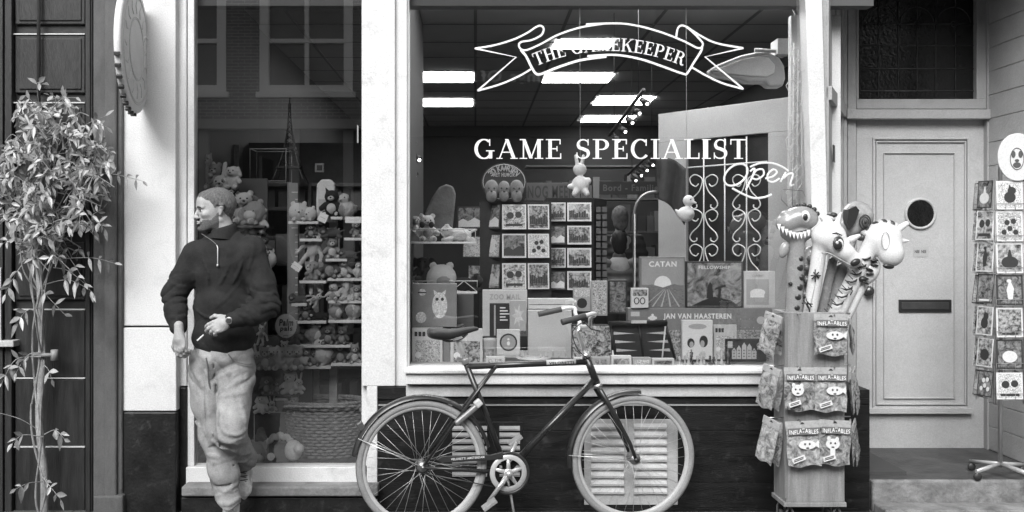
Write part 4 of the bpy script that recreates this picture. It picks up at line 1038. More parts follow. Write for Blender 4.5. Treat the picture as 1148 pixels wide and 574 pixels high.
# --- shoes
def shoe(mt_, M):
    s = SDF(.0032)
    s.ell((.03, 0, .05), (.055, .038, .045), .03).cap((-.01, 0, .035), (.12, 0, .03), .038, .032, .03).ell((.15, .004, .034), (.055, .043, .03), .03).ell((-.03, 0, .04), (.04, .034, .04), .02).cap((.0, 0, .07), (-.012, 0, .14), .042, .044, .02)
    V, Q = s.mesh(lambda x, y, z: .0012*nz(x, y, z, 60, 2), lambda x, y, z: np.maximum(.018-z, z-.15))
    o = sdf_obj('shoe', [xf((V, Q), M)], mt_, man)
    q = MB(); pts = []
    for k in range(36):
        a = 2*PI*k/36; c_ = math.cos(a); x = .065+.145*c_; hw = .047-.006*math.cos(a*2)-(.006 if c_ < 0 else 0); pts.append((x, hw*math.sin(a)))
    q.hprism(pts, 0, .024)
    q.v = [tuple(M@Vector(v)) for v in q.v]; q.build('sole', mat('shoe_sole', .6, .6, .05, 30), o, bevel=.005)
    q = MB()
    for k in range(5):
        x = .055+.02*k; z = .093-.0085*k; q.tube([M@Vector((x, -.026, z-.006)), M@Vector((x+.004, 0, z+.003)), M@Vector((x, .026, z-.006))], .0035, 5)
        q.tube([M@Vector((x, -.022, z-.003)), M@Vector((x+.012, .02, z-.002))], .003, 5)
    q.build('laces', mat('shoe_laces', .12, .8), o)
M_SHOE = mat('pale_sneaker', .58, .6, .25, 40, .4, 120)
shoe(M_SHOE, hframe(Vector((X(258, -.43), -.42, .0)), (-.12, -1, 0), (0, 0, 1)))
shoe(M_SHOE, hframe(Vector((X(272, -.2)-.01, -.145, .315)), (.13, -.42, -.85), (.12, -.9, .42)))
# --- wristwatch and cigarette
wd = (W(250, 361, -.50)-wrL); 
m = MB(); wc = Vector(W(259, 359.6, -.515)); ax = Vector((-1, -.1, -.25)).normalized(); u1 = ax.orthogonal().normalized(); u2 = ax.cross(u1)
m.tube([wc+ (u1*math.cos(a)+u2*math.sin(a))*.0305 for a in [2*PI*k/28 for k in range(28)]], .006, 8, closed=True)
wt_ = m.build('wristwatch', mat('watch_steel', .5, .3, .1, 30, metal=.7), man)
m = MB(); fc = wc+Vector((-.002, -.031, .004)); m.lathe([(0, -.009), (.015, -.009), (.019, -.006), (.0195, .004), (0, .006)], fc, 'y', 24); m.build('watch_case', mat('watch_steel'), wt_)
m = MB(); m.lathe([(0, -.0105), (.0145, -.0102)], fc, 'y', 24); m.build('watch_dial', mat('dial', .06, .2), wt_)
a_, b_ = P(228.2, 375.5, -.575), P(221, 382, -.60)
m = MB(); m.tube([a_, b_], .0041, 10); cg_ = m.build('cigarette', mat('cigarette_paper', .8, .7)); tag(cg_, 'short white cigarette between the fingers of the man by the window', 'cigarette')
# ================================================================== climbing plant on the left
random.seed(4); rng = random.Random(7)
pl = empty('climbing_plant', P(47, 596, -.12)*1.0, 0, 'leafy climbing shrub with a pale twisted stem in front of the black panels', 'plant')
pl.location.z = 0
def leaf(m, p, d, up, L_, wd, droop=.25):
    d = d.normalized(); s = d.cross(up); s = s.normalized() if s.length > 1e-4 else d.orthogonal().normalized(); n = s.cross(d)
    prof = [(0, .0), (.2, .62), (.45, 1), (.72, .68), (1, 0)]; c = []; l = []; r = []
    for t, ww_ in prof:
        q = p+d*L_*t-Vector((0, 0, 1))*droop*L_*t*t; c.append(q-n*0); l.append(q+s*wd*ww_+n*wd*ww_*.35); r.append(q-s*wd*ww_+n*wd*ww_*.35)
    vs = [c[0], c[1], c[2], c[3], c[4], l[1], l[2], l[3], r[1], r[2], r[3]]
    m.add(vs, [(0, 1, 5), (1, 2, 6, 5), (2, 3, 7, 6), (3, 4, 7), (0, 8, 1), (1, 8, 9, 2), (2, 9, 10, 3), (3, 10, 4)], True)
st_ = MB(); fo = MB()
tr_ = [P(48, 600, -.1), P(50, 540, -.09), P(44, 470, -.12), P(47, 400, -.1), P(45, 330, -.12), P(42, 260, -.14), P(47, 190, -.13), P(43, 130, -.12)]
st_.tube(smoothpath([tuple(p) for p in tr_], 8), [.023-.009*(k/56)**1.2 for k in range(57)], 9)
for ph, r0 in ((0, .03), (2.2, .034), (4.1, .026)):
    pts = []
    for k in range(60):
        t = k/59; i = t*7; q = smoothpath([tuple(p) for p in tr_], 8)[min(56, int(t*56))]; a = ph+t*17+math.sin(t*9)
        pts.append((q[0]+math.cos(a)*(r0+.02*math.sin(t*13+ph)), q[1]-abs(math.sin(a))*.02, q[2]))
    st_.tube(pts, .0065, 6)
def twig(p0, p1, n, L_, sag=.0):
    p0, p1 = Vector(p0), Vector(p1); mid = (p0+p1)/2+Vector((rng.uniform(-.03, .03), rng.uniform(-.04, .01), rng.uniform(.01, .06)))
    pts = smoothpath([tuple(p0), tuple(mid), tuple(p1)], 6); st_.tube(pts, [.0034-.0024*k/(len(pts)-1) for k in range(len(pts))], 4, cap=False)
    for k in range(n):
        t = .25+.75*(k+1)/n; i = min(len(pts)-2, int(t*(len(pts)-1))); q = Vector(pts[i]).lerp(Vector(pts[i+1]), t*(len(pts)-1)-i) if i < len(pts)-1 else Vector(pts[-1])
        dr = (Vector(pts[min(i+1, len(pts)-1)])-Vector(pts[max(i-1, 0)])).normalized()
        for s in ((-1, 1) if k < n-1 else (0,)):
            sd_ = dr.cross(Vector((0, -1, 0))); d_ = dr*.6+sd_*s*1.0+Vector((rng.uniform(-.3, .3), rng.uniform(-.5, .15), rng.uniform(-.5, .3)))
            up = Vector((rng.uniform(-.5, .5), -1, rng.uniform(.1, 1.2)))
            l = L_*rng.uniform(.7, 1.2); leaf(fo, q, d_, up, l, l*rng.uniform(.17, .26), rng.uniform(-.15, .7))
def inmass():
    while True:
        x = rng.uniform(-8, 132); y = rng.uniform(92, 335)
        w1 = ((x-58)/66)**2+((y-205)/98)**2
        if y < 130 and abs(x-48) > 10+(y-92)*.9: continue
        if w1 < 1 and not (x < 12 and y < 150) and rng.random() < (1.15-w1*.75): return x, y
for k in range(240):
    x, y = inmass(); Yt = rng.uniform(-.42, -.06)
    a = rng.uniform(0, 2*PI); ln = rng.uniform(14, 34); dx, dy = math.cos(a)*ln, math.sin(a)*ln*.7-6
    twig(P(x-dx*.5, y-dy*.5, Yt+.03), P(x+dx*.5, y+dy*.5, Yt), rng.choice((2, 3, 3, 4)), .052)
for (a, b, n) in [((110, 195), (160, 203), 5), ((60, 180), (118, 130), 4), ((70, 290), (128, 295), 4), ((30, 290), (6, 330), 4), ((46, 315), (72, 352), 3), ((45, 345), (20, 362), 3), ((47, 320), (102, 326), 4),
                  ((46, 400), (2, 430), 4), ((46, 395), (18, 418), 4), ((50, 410), (58, 425), 2), ((48, 490), (14, 497), 3), ((50, 487), (72, 492), 3), ((48, 540), (18, 548), 3), ((48, 535), (68, 560), 4), ((40, 480), (-5, 462), 1), ((46, 250), (104, 330), 2), ((44, 120), (46, 94), 3), ((60, 300), (95, 318), 3)]:
    twig(P(*a, -.14), P(*b, -.22), n, .058)
for k in range(16):
    a = rng.choice(tr_[3:]); b = P(*inmass(), rng.uniform(-.3, -.1)); st_.tube(smoothpath([tuple(a), tuple((Vector(a)+b)/2+Vector((rng.uniform(-.1, .1), -.05, -.04))), tuple(b)], 6), [.006-.004*k_/12 for k_ in range(13)], 5, cap=False)
st_.build('stem', mat('pale_bark', .3, .85, .45, 30, .6, 60, stretch=(1, 1, .4)), pl)
fo.build('foliage', mat('jasmine_leaves', .24, .3, .3, 30, island=.75), pl)
m = MB(); m.tube([P(38, 398, -.13), P(62, 398, -.13)], .012, 8); m.tube([P(61, 392, -.13), P(61, 404, -.13)], .02, 10); m.tube([P(61, 398, -.13), P(61, 398, .0)], .01, 8)
m.build('pipe_clamp', mat('dull_clamp', .22, .5, .2, 20), pl)

# ================================================================== wooden stand with hanging bags
SY0, SY1 = -.5, -.29; sz0, sz1 = .185, Z(350, SY0)
sx0, sx1 = X(881, SY0), X(947, SY0)
stand = empty('display_stand', ((sx0+sx1)/2, (SY0+SY1)/2, 0), 0, 'tall narrow wooden box stand hung with toy bags at the window corner', 'display stand')
M_PLY = mat('stand_plywood', .27, .55, .28, 5, .25, 40, stretch=(7, 7, .6))
m = MB(); t = .016
m.box(sx0, sx1, SY0, SY0+t, sz0, sz1); m.box(sx0, sx1, SY1-t, SY1, sz0, sz1); m.box(sx0-.001, sx0+t, SY0+t+.001, SY1-t-.001, sz0, sz1); m.box(sx1-t, sx1, SY0+t+.001, SY1-t-.001, sz0, sz1); m.box(sx0+t, sx1-t, SY0+t, SY1-t, sz0+.01, sz0+.03)
m.build('box', M_PLY, stand, bevel=.003)
m = MB(); m.box(sx0-.012, sx1+.008, SY0-.008, SY1+.004, sz0-.024, sz0-.0005); m.build('base_board', M_PLY, stand, bevel=.003)
m = MB(); m.box(sx0-.006, sx0+.01, SY0-.003, SY0-.0005, sz0+.02, sz1-.02); m.build('edge_strip', mat('edge_strip', .2, .5), stand)
for cx in (sx0+.03, sx1-.03):
    for cy in (SY0+.03, SY1-.03):
        m = MB(); m.lathe([(0, -.012), (.045, -.012), (.05, -.006), (.05, .006), (.045, .012), (0, .012)], (cx, cy, .05), 'x', 24)
        m.tube([(cx-.02, cy, .05), (cx-.02, cy, .12), (cx, cy, .16)], .006, 6); m.tube([(cx+.02, cy, .05), (cx+.02, cy, .12), (cx, cy, .16)], .006, 6); m.build('caster', mat('caster_grey', .15, .4), stand)
BAGP = [picture_mat('bag_print_%d' % i, lo, hi, sc, 10+i, ct, 1.2) for i, (lo, hi, sc, ct) in enumerate([(.12, .75, 26, .12), (.08, .7, 22, .12), (.2, .85, 34, .14)])]
for bm_ in BAGP:
    n_ = bm_.node_tree.nodes; l_ = bm_.node_tree.links; t_ = n_.new('ShaderNodeTexNoise'); t_.inputs['Scale'].default_value = 34; t_.inputs['Detail'].default_value = 3; t_.inputs['Distortion'].default_value = 1.5
    b_ = n_.new('ShaderNodeBump'); b_.inputs['Strength'].default_value = .9; b_.inputs['Distance'].default_value = .012; l_.new(t_.outputs[0], b_.inputs['Height']); l_.new(b_.outputs[0], n_['Principled BSDF'].inputs['Normal'])
    n_['Principled BSDF'].inputs['Roughness'].default_value = .18; n_['Principled BSDF'].inputs['Coat Weight'].default_value = .6
M_BAGTXT = mat('bag_lettering', .9, .5); M_BAGDK = mat('bag_dark_print', .06, .4); M_BAGEDGE = mat('bag_foil', .42, .3, .15, 30)
def bag(px, py0, wpx, hpx, Y, rz, label, k, tilt=0, face=True, motif=0, group='inflatable toy bags hung on the wooden stand'):
    c = P(px, py0, Y); o = empty('toy_bag', c, rz, label, 'toy bag', group); o.rotation_euler = (R(-4), R(tilt), rz)
    wd = S(wpx, Y); hh = S(hpx, Y); nx, nz_ = 14, 18; vs = []; fs = []; sh = k*7.3
    for side in (-1, 1):
        for j in range(nz_+1):
            for i in range(nx+1):
                u, v = i/nx, j/nz_; ed = min(1, 6*min(u, 1-u))*min(1, 5*min(v, max(0, .84-v) if v < .84 else 0)); ed = math.sqrt(max(0, ed))
                bul = (.5+.35*math.sin(u*9+sh)*math.sin(v*11+sh*2)+.2*math.sin(u*21+v*17+sh))*.0135*ed
                x = (u-.5)*wd*(1-.03*math.sin(v*9+sh)); z = -hh*(1-v)+.003*math.sin(u*8+sh)*(1-v)*2
                vs.append((x, side*(.0015+max(0, bul)) , z))
    n1 = (nx+1)*(nz_+1)
    for j in range(nz_):
        for i in range(nx):
            a = j*(nx+1)+i; fs.append((a, a+1, a+nx+2, a+nx+1)); b = a+n1; fs.append((b, b+nx+1, b+nx+2, b+1))
    m = MB(); m.sm = True; m.add(vs, fs); bdy = m.build('pouch', BAGP[k % 3], o, world=False)
    m = MB(); m.box(-wd/2-.001, wd/2+.001, -.004, .004, -hh*.17, .0); hc = m.build('header_card', M_BAGEDGE, o, world=False, bevel=.001)
    m = MB(); m.prism([(-.012, -.016), (.012, -.016), (.004, -.006), (-.004, -.006)], -.0052, -.0042); m.build('hang_hole', M_BAGDK, hc, world=False)
    if face:
        me = text_mesh('INFLATABLES', 1, .012, spacing=1.1); a = np.array([v.co[:] for v in me.vertices]); xa, xb, za, zb = a[:, 0].min(), a[:, 0].max(), a[:, 1].min(), a[:, 1].max()
        for v in me.vertices:
            t = (v.co.x-xa)/(xb-xa)-.5; v.co = Vector((t*wd*.86, -.0225, -hh*.22+((v.co.y-za)/(zb-za)-.5)*hh*.095+.004*math.cos(t*9)))
        me.materials.append(M_BAGTXT); q = bpy.data.objects.new('lettering', me); SC.collection.objects.link(q); q.parent = bdy
        m = MB(); m.obox((0, -.0205, -hh*.22), (wd*.93, .001, hh*.15)); m.build('title_band', mat('title_band', .16, .4), bdy, world=False)
        m = MB()          # printed toy: head with ears and eyes, and a tilted callout
        cx, cz = (-.1 if motif % 2 else .08)*wd, -hh*.52
        v_ = int(abs(px)*7+py0) % 4
        m.disc((cx, -.0215, cz), wd*(.2, .26, .16, .22)[v_], hh*(.13, .1, .17, .12)[v_], -.021, 18)
        if v_ in (0, 3): m.disc((cx-wd*.13, -.0215, cz+hh*.12), wd*.06, hh*.05, -.0211, 12); m.disc((cx+wd*.13, -.0216, cz+hh*.11), wd*.06, hh*.05, -.0211, 12)
        if v_ == 1: m.prism([(cx+wd*.2, cz), (cx+wd*.36, cz+hh*.1), (cx+wd*.34, cz-hh*.08)], -.0216, -.0211)
        if v_ == 2: m.prism([(cx-wd*.12, cz+hh*.1), (cx-wd*.18, cz+hh*.26), (cx-wd*.02, cz+hh*.15)], -.0216, -.0211); m.prism([(cx+wd*.02, cz+hh*.15), (cx+wd*.14, cz+hh*.25), (cx+wd*.13, cz+hh*.09)], -.0217, -.0211)
        if v_ == 3: m.box(cx-wd*.08, cx+wd*.08, -.0214, -.0211, cz-hh*.24, cz-hh*.1)
        m.obox((-wd*.2, -.0218, -hh*.83), (wd*.4, .0008, hh*.11), (0, R(-18), 0)); m.build('print', mat('bag_pale_print', .75, .4), bdy, world=False)
        m = MB(); m.disc((cx-wd*.07, -.0228, cz+.004), wd*.03, wd*.035, -.022, 10); m.disc((cx+wd*.07, -.0228, cz+.004), wd*.03, wd*.035, -.022, 10); m.disc((cx, -.0228, cz-hh*.07), wd*.05, hh*.018, -.022, 10)
        m.obox((-wd*.2, -.0226, -hh*.815), (wd*.3, .0006, hh*.02), (0, R(-18), 0)); m.obox((-wd*.21, -.0226, -hh*.85), (wd*.3, .0006, hh*.02), (0, R(-18), 0)); m.build('face_print', M_BAGDK, bdy, world=False)
    return o
YB_ = SY0-.035
bag(931, 352, 38, 46, YB_, R(2), 'printed toy bag alone on the upper right front of the stand', 0, 1, True, 0)
bag(896, 412, 34, 48, YB_, R(-2), 'toy bag in the middle row of the stand front, the one nearer the bicycle', 1, 0, True, 1)
bag(931, 412, 36, 49, YB_, R(2), 'toy bag in the middle row of the stand front, the one nearer the door', 2, 1, True, 0)
bag(899, 472, 37, 50, YB_, R(-3), 'toy bag in the bottom row of the stand front, the one nearer the bicycle', 2, -3, True, 0)
bag(936, 471, 36, 50, YB_, R(3), 'toy bag in the bottom row of the stand front, the one nearer the door', 0, 3, True, 1)
w3 = ['outermost', 'middle', 'innermost']
for r, (y, hh_) in enumerate([(352, 46), (411, 48), (470, 50)]):
    for k in range(3):
        bag(868+4.5*k-(2 if r else 0), y+k*1.5, 26, hh_-2*k, -.48+.07*k, R(-62+9*k), 'narrow toy bag on the window side of the stand, %s row, %s of three' % (['top', 'middle', 'bottom'][r], w3[k]), r+k, 13-4*k, False)
for r, (y, hh_) in enumerate([(352, 44), (412, 50), (471, 48)]):
    for k in range(2 if r else 1):
        bag(953+4*k, y+2, 24, hh_, -.44+.09*k, R(68-6*k), 'toy bag edge on the door side of the stand, %s row, %s' % (['top', 'middle', 'bottom'][r], ['front one', 'rear one'][k]), r+k+1, -7-6*k, False)
m = MB()
for z in (sz1-.01, Z(411, SY0), Z(470, SY0)):
    m.tube([(sx0-.09, SY0+.05, z), (sx0, SY0+.05, z)], .003, 5); m.tube([(sx1, SY0+.08, z), (sx1+.06, SY0+.08, z)], .003, 5)
    m.tube([(sx0+.06, SY0-.05, z), (sx0+.06, SY0, z)], .003, 5); m.tube([(sx1-.07, SY0-.05, z), (sx1-.07, SY0, z)], .003, 5)
m.build('hooks', M_METAL, stand)

# ------------------------------------------------------------------ inflatable animals standing in the stand
YI = -.42
def Q3(px, py, dy=0.0): return np.array(P(px, py, YI+dy))
px_ = S(1, YI)
M_VINYLW = mat('white_vinyl', .72, .22, .04, 10, coat=.3); M_VINYLG = mat('grey_vinyl', .3, .25, .1, 12, coat=.3); M_VINYLD = mat('dark_vinyl_print', .03, .3)
G_INF = 'inflatable animals on sticks in the wooden stand'
def inf(name, parts, mt, label, cat='inflatable toy'):
    o = sdf_obj(name, parts, mt); tag(o, label, cat, G_INF); return o
# dinosaur
s = SDF(.0042)
s.ell(Q3(897, 245), (20*px_, 15*px_, 14*px_), .02).ell(Q3(883, 250, -.01), (13*px_, 12*px_, 12*px_), .02).ell(Q3(893, 262), (18*px_, 12*px_, 10*px_), .01).ell(Q3(880, 240, -.02), (5*px_, 6*px_, 4*px_), .01)
s.cap(Q3(893, 268), Q3(889, 375, .03), 9.5*px_, 9.5*px_, .015)
for t in range(12):
    u = t/11; s.ell(Q3(872+36*u, 254+9*math.sin(u*2.4)-1, -.085+.07*abs(u-.45)), (4*px_, .03, 2.2*px_), .006, True)
dino = inf('inflatable_dinosaur', [s.mesh()], M_VINYLG, 'grey inflatable dinosaur head with a toothy grin on a spotted neck')
m = MB()
for k in range(9):
    u = k/8; c = P(873+33*u, 252+9.5*math.sin(u*2.4), YI-.068+.05*abs(u-.45)); hw = S(2.3)*.9
    m.add([c+Vector((-hw, -.004, .004)), c+Vector((hw, -.004, .004)), c+Vector((0, -.012, -S(6.5))), c+Vector((0, .012, -.002))], [(0, 2, 1), (0, 1, 3), (1, 2, 3), (0, 3, 2)])
m.build('teeth', M_VINYLW, dino)
m = MB(); m.ell(P(903, 243, YI-.062), (S(5), .012, S(6.5))); ey = m.build('eye', M_VINYLW, dino); m = MB(); m.ell(P(903, 243.5, YI-.072), (S(2.6), .008, S(3.6))); m.build('pupil', M_VINYLD, ey)
m = MB()
for k, (x, y, r) in enumerate([(897, 290, 3.5), (896, 300, 4.5), (898, 311, 3.5), (896, 322, 4), (894, 333, 4), (886, 318, 2.2), (893, 345, 3.6)]): m.ell(P(x, y, YI-.026+.012*(y-290)/50), (S(r), .0165, S(r)))
for k in range(6): a = R(20+k*22); m.ell(P(900+17*math.cos(a), 245-15*math.sin(a), YI), (.014, .016, .014))
m.build('spots', M_VINYLD, dino)
m = MB(); m.ell(P(879, 280, YI-.02), (S(5), .02, S(9)), rot=(0, R(20), 0)); m.build('arm', M_VINYLG, dino)
# unicorn in front
s = SDF(.0042)
s.ell(Q3(929, 265, -.05), (19*px_, 15*px_, 17*px_), .03).ell(Q3(945, 282, -.07), (16*px_, 12*px_, 11*px_), .04, rot=(0, R(35), 0)).ell(Q3(956, 292, -.07), (10*px_, 10*px_, 9*px_), .02)
s.cap(Q3(928, 248, -.04), Q3(922, 244, -.04), 5*px_, 3*px_, .01).cap(Q3(955, 268, -.08), Q3(963, 264, -.08), 4*px_, 2*px_, .01).cap(Q3(938, 252, -.06), Q3(943, 238, -.06), 3.5*px_, .8*px_, .01)
s.cap(Q3(919, 278, -.04), Q3(904, 375, .0), 8*px_, 7*px_, .02)
uni = inf('inflatable_unicorn', [s.mesh()], M_VINYLW, 'white inflatable unicorn head with a big dark lashed eye, front and centre')
m = MB(); m.ell(P(940, 273, YI-.125), (S(6.5), .012, S(7.5)), rot=(0, 0, R(15))); ey = m.build('eye', mat('eye_ring', .05, .3), uni)
m = MB(); m.ell(P(940, 274, YI-.13), (S(5.4), .010, S(6))); m.build('eye_white', M_VINYLW, ey)
m = MB(); m.ell(P(940, 275, YI-.137), (S(4), .010, S(4.6))); m.build('iris', M_VINYLD, ey); m = MB(); m.ell(P(938.5, 272, YI-.146), (S(1.6), .005, S(1.7))); m.build('glint', M_VINYLW, ey)
m = MB(); m.ell(P(959, 294, YI-.115), (S(5.5), .014, S(3.6)), rot=(0, R(-25), 0)); m.tube([P(933, 262, YI-.118), P(938, 261, YI-.124), P(944, 264, YI-.126)], .003, 5)
for a, b in [((912, 305), (918, 312)), ((918, 305), (910, 313)), ((909, 309), (920, 309)), ((914, 302), (914, 316)), ((905, 338), (910, 344)), ((906, 345), (901, 336)), ((903, 332), (908, 350)), ((899, 340), (911, 341))]:
    m.tube([P(*a, YI-.075), P(*b, YI-.07)], .0035, 5)
m.build('print', M_VINYLD, uni)
m = MB()
for k in range(11): m.mi = k % 2; m.ell(P(933-2.6*k+.1*k*k, 241+4.2*k, YI+.005), (.026, .035, .015), rot=(0, .5*k, 0))
m.build('mane', [mat('mane_vinyl', .05, .35, .6, 40), mat('mane_pale', .5, .3)], uni)
m = MB(); m.tube(smoothpath([tuple(P(921, 283, YI-.075)), tuple(P(930, 284, YI-.105)), tuple(P(944, 292, YI-.115)), tuple(P(957, 299, YI-.11))], 5), .0022, 5); m.tube([P(922, 285, YI-.075), P(914, 318, YI-.06), P(907, 350, YI-.05)], .0018, 5); m.build('seam', mat('vinyl_seam', .55, .2), uni)
# patterned parrot dome behind
s = SDF(.0045); s.ell(Q3(961, 243, .07), (18*px_, 15*px_, 18*px_), .02).ell(Q3(953, 255, .06), (13*px_, 12*px_, 12*px_), .02).cap(Q3(955, 262, .07), Q3(925, 375, .07), 7*px_, 6*px_, .02)
par = inf('inflatable_bird', [s.mesh()], mat('mottled_vinyl', .34, .25, .3, 14, coat=.3), 'patterned inflatable bird head with a swirl ringed eye, rear of the bunch')
m = MB(); c = P(969, 249, YI-.0)
for r, th in ((7.5, .0035), (4.6, .0035)): m.tube([c+Vector((S(r)*.75*math.cos(a), -.022+.012*(r/7.5), S(r)*math.sin(a))) for a in [2*PI*k/24 for k in range(24)]], th, 5, closed=True)
m.ell(c+Vector((0, -.02, 0)), (.009, .008, .013)); m.prism([(P(x, y).x*0+X(x, YI), Z(y, YI)) for x, y in [(950, 235), (958, 231), (962, 236), (957, 250), (951, 258), (948, 250)]], YI-.02, YI+.06)
m.build('print', M_VINYLD, par)
# pale horse to the right, zebra striped throat
s = SDF(.0042)
s.ell(Q3(990, 268, -.02), (21*px_, 15*px_, 19*px_), .03).ell(Q3(999, 284, -.05), (14*px_, 12*px_, 15*px_), .03).cap(Q3(1005, 258, -.02), Q3(1016, 251, -.02), 4.5*px_, 3*px_, .01).cap(Q3(1008, 270, -.04), Q3(1019, 270, -.04), 3.2*px_, 1.2*px_, .01).cap(Q3(975, 277, -.01), Q3(925, 378, .02), 9.5*px_, 9*px_, .02)
hs = inf('inflatable_horse', [s.mesh()], M_VINYLW, 'white inflatable horse head with a dark nose, nearest the door')
m = MB(); m.ell(P(996, 298.5, YI-.105), (S(6), .014, S(2.8)), rot=(0, R(8), 0))
for k in range(11): m.tube([P(963-3.9*k, 292+5.4*k, YI-.052), P(968-3.9*k, 297+5.4*k, YI-.066)], .0028, 5)
m.tube([P(951, 322, YI-.06), P(956, 326, YI-.06), P(953, 331, YI-.06)], .003, 5); m.ell(P(1010, 283, YI-.06), (.008, .02, .014))
m.build('print', M_VINYLD, hs)
m = MB(); c = P(993, 270, YI-.098); m.tube([c+Vector((S(5)*math.cos(a)*.8, .002, S(9)*math.sin(a))) for a in [2*PI*k/20 for k in range(20)]], .0018, 4, closed=True); m.build('printed_outline', mat('thin_print', .3, .4), hs)
m = MB()
for k in range(10): m.mi = k % 2; m.ell(P(965+4.2*k, 268-8.2*math.sin(k/8*2.0)*2-2, YI+.0), (.019, .035, .02), rot=(0, .7*k, 0))
m.build('mane', [mat('mane_vinyl'), mat('mane_pale')], hs)
m = MB()
for k in range(7):
    a = P(972-5.2*k, 291+8.5*k, YI-.055); m.tube([a+Vector((-.03, .03, .008)), a+Vector((-.012, -.002, .0)), a+Vector((.012, -.006, .008)), a+Vector((.032, .022, .02))], [.002, .0055, .0055, .002], 6)
m.build('stripes', M_VINYLD, hs)
s = SDF(.0045); s.ell(Q3(976, 303, -.0), (10*px_, 9*px_, 15*px_), .02, rot=(0, R(20), 0)).cap(Q3(970, 312), Q3(940, 375, .05), 6*px_, 5*px_, .02)
zb_ = inf('inflatable_zebra', [s.mesh()], M_VINYLW, 'small black striped inflatable zebra tucked below the white horse head')
m = MB()
for k in range(6): m.ell(P(980-2.6*k+(k % 2)*3, 292+5*k, YI-.045), (S(4.4), .014, S(1.3)), rot=(0, R(12*(k % 3)), 0))
m.ell(P(967, 313, YI-.04), (S(4.5), .02, S(3.4))); m.build('stripes', M_VINYLD, zb_)
s = SDF(.0045); s.cap(Q3(934, 292, .03), Q3(915, 378, .04), 5*px_, 5*px_, .02).cap(Q3(944, 300, .04), Q3(927, 378, .04), 6*px_, 6*px_, .01)
inf('inflatable_sword', [s.mesh()], mat('mid_vinyl', .2, .25, .2, 20, coat=.3), 'dark inflatable stick wedged between the white unicorn and horse necks')
s = SDF(.0045); s.cap(Q3(908, 292, .06), Q3(901, 378, .06), 7*px_, 7*px_, .02).ell(Q3(910, 285, .06), (9*px_, 8*px_, 10*px_), .02)
gf = inf('inflatable_giraffe', [s.mesh()], mat('pale_vinyl', .5, .25, .1, 20, coat=.3), 'spotted inflatable giraffe neck between the dinosaur and the unicorn')
m = MB()
for x, y, r in [(909, 290, 4), (904, 300, 3.5), (911, 304, 3), (904, 314, 3.6), (909, 322, 3), (902, 330, 3.4)]: m.ell(P(x, y, YI+.0), (S(r), .02, S(r*1.1)))
m.build('spots', mat('brown_spots', .1, .3), gf)

# ================================================================== postcard carousel on the porch
def card(c, wd, hh, rz, tilt, pic, label, group, motif=None, cat='postcard', dark=False, name='postcard', parent=None, glossy=True):
    m = MB(); m.box(-wd/2, wd/2, -.0008, .0008, 0, hh)
    o = m.build(name, mat('card_border', .75, .5) if not dark else mat('card_dark', .05, .4), None, origin=(0, 0, 0)); o.location = c; o.rotation_euler = (R(tilt), 0, rz); tag(o, label, cat, group)
    m = MB(); b = wd*.06; m.box(-wd/2+b, wd/2-b, -.0018, -.0009, b, hh-b); m.build('picture', PIC[pic], o, world=False)
    if motif:
        m = MB(); motif(m, wd, hh); m.build('motif', mat('card_ink', .04, .5) if not dark else mat('card_chalk', .7, .5), o, world=False)
    return o
def mo_dog(m, w_, h):
    y = -.0028; m.disc((0, y, h*.42), w_*.22, h*.2, -.002, 16); m.disc((w_*.08, y-.0003, h*.66), w_*.16, h*.13, -.002, 16); m.prism([(-w_*.05, h*.72), (.0, h*.88), (w_*.08, h*.74)], y-.0002, -.002)
def mo_group(m, w_, h):
    for i, (x, z) in enumerate([(-.22, .3), (0, .42), (.22, .3), (-.1, .62), (.14, .66)]): m.disc((x*w_, -.0028-.0002*i, z*h), w_*.1, h*.09, -.002, 12)
def mo_jar(m, w_, h):
    m.disc((0, -.0028, h*.36), w_*.32, h*.2, -.002, 20); m.prism([(-w_*.1, h*.5), (w_*.1, h*.5), (w_*.03, h*.78), (-w_*.03, h*.78)], -.0031, -.002)
def mo_fig(m, w_, h):
    m.prism([(-w_*.06, h*.15), (w_*.1, h*.18), (w_*.16, h*.55), (0, h*.85), (-w_*.12, h*.5)], -.0028, -.002); m.disc((-w_*.02, -.0031, h*.8), w_*.09, h*.06, -.002, 12)
def mo_moon(m, w_, h): m.disc((0, -.0028, h*.42), w_*.28, h*.2, -.002, 24)
def mo_couple(m, w_, h):
    m.disc((-w_*.16, -.0028, h*.55), w_*.15, h*.14, -.002, 16); m.disc((w_*.18, -.0029, h*.58), w_*.14, h*.13, -.002, 16); m.box(-w_*.35, w_*.35, -.0027, -.002, h*.12, h*.22)
def mo_none(m, w_, h): m.box(-w_*.3, w_*.3, -.0028, -.002, h*.08, h*.14)
CX, CY = X(1139, -.07)-.02, .06
car = empty('postcard_rack', (CX, CY, .18), 0, 'revolving wire postcard rack on a wheeled base on the porch', 'postcard rack')
ap, fw = .098, .16
m = MB(); zt_, zb2 = Z(202, -.07), Z(450, -.07)
m.tube([(CX, CY, .24), (CX, CY, zt_+.1)], .012, 12); pole = m.build('pole', M_ALU, car)
m = MB(); rows = [(203, 235), (237, 271), (273, 307), (309, 343), (346, 379), (382, 415), (419, 449)]
def fpos(k, u, off=0.0):
    a = R(-90+[0, 82, 180, -82, -82, -82, -82, -82][k % 8]); n = Vector((math.cos(a), math.sin(a), 0)); t = Vector((-n.y, n.x, 0)); return Vector((CX, CY, 0))+n*(ap+off)+t*u
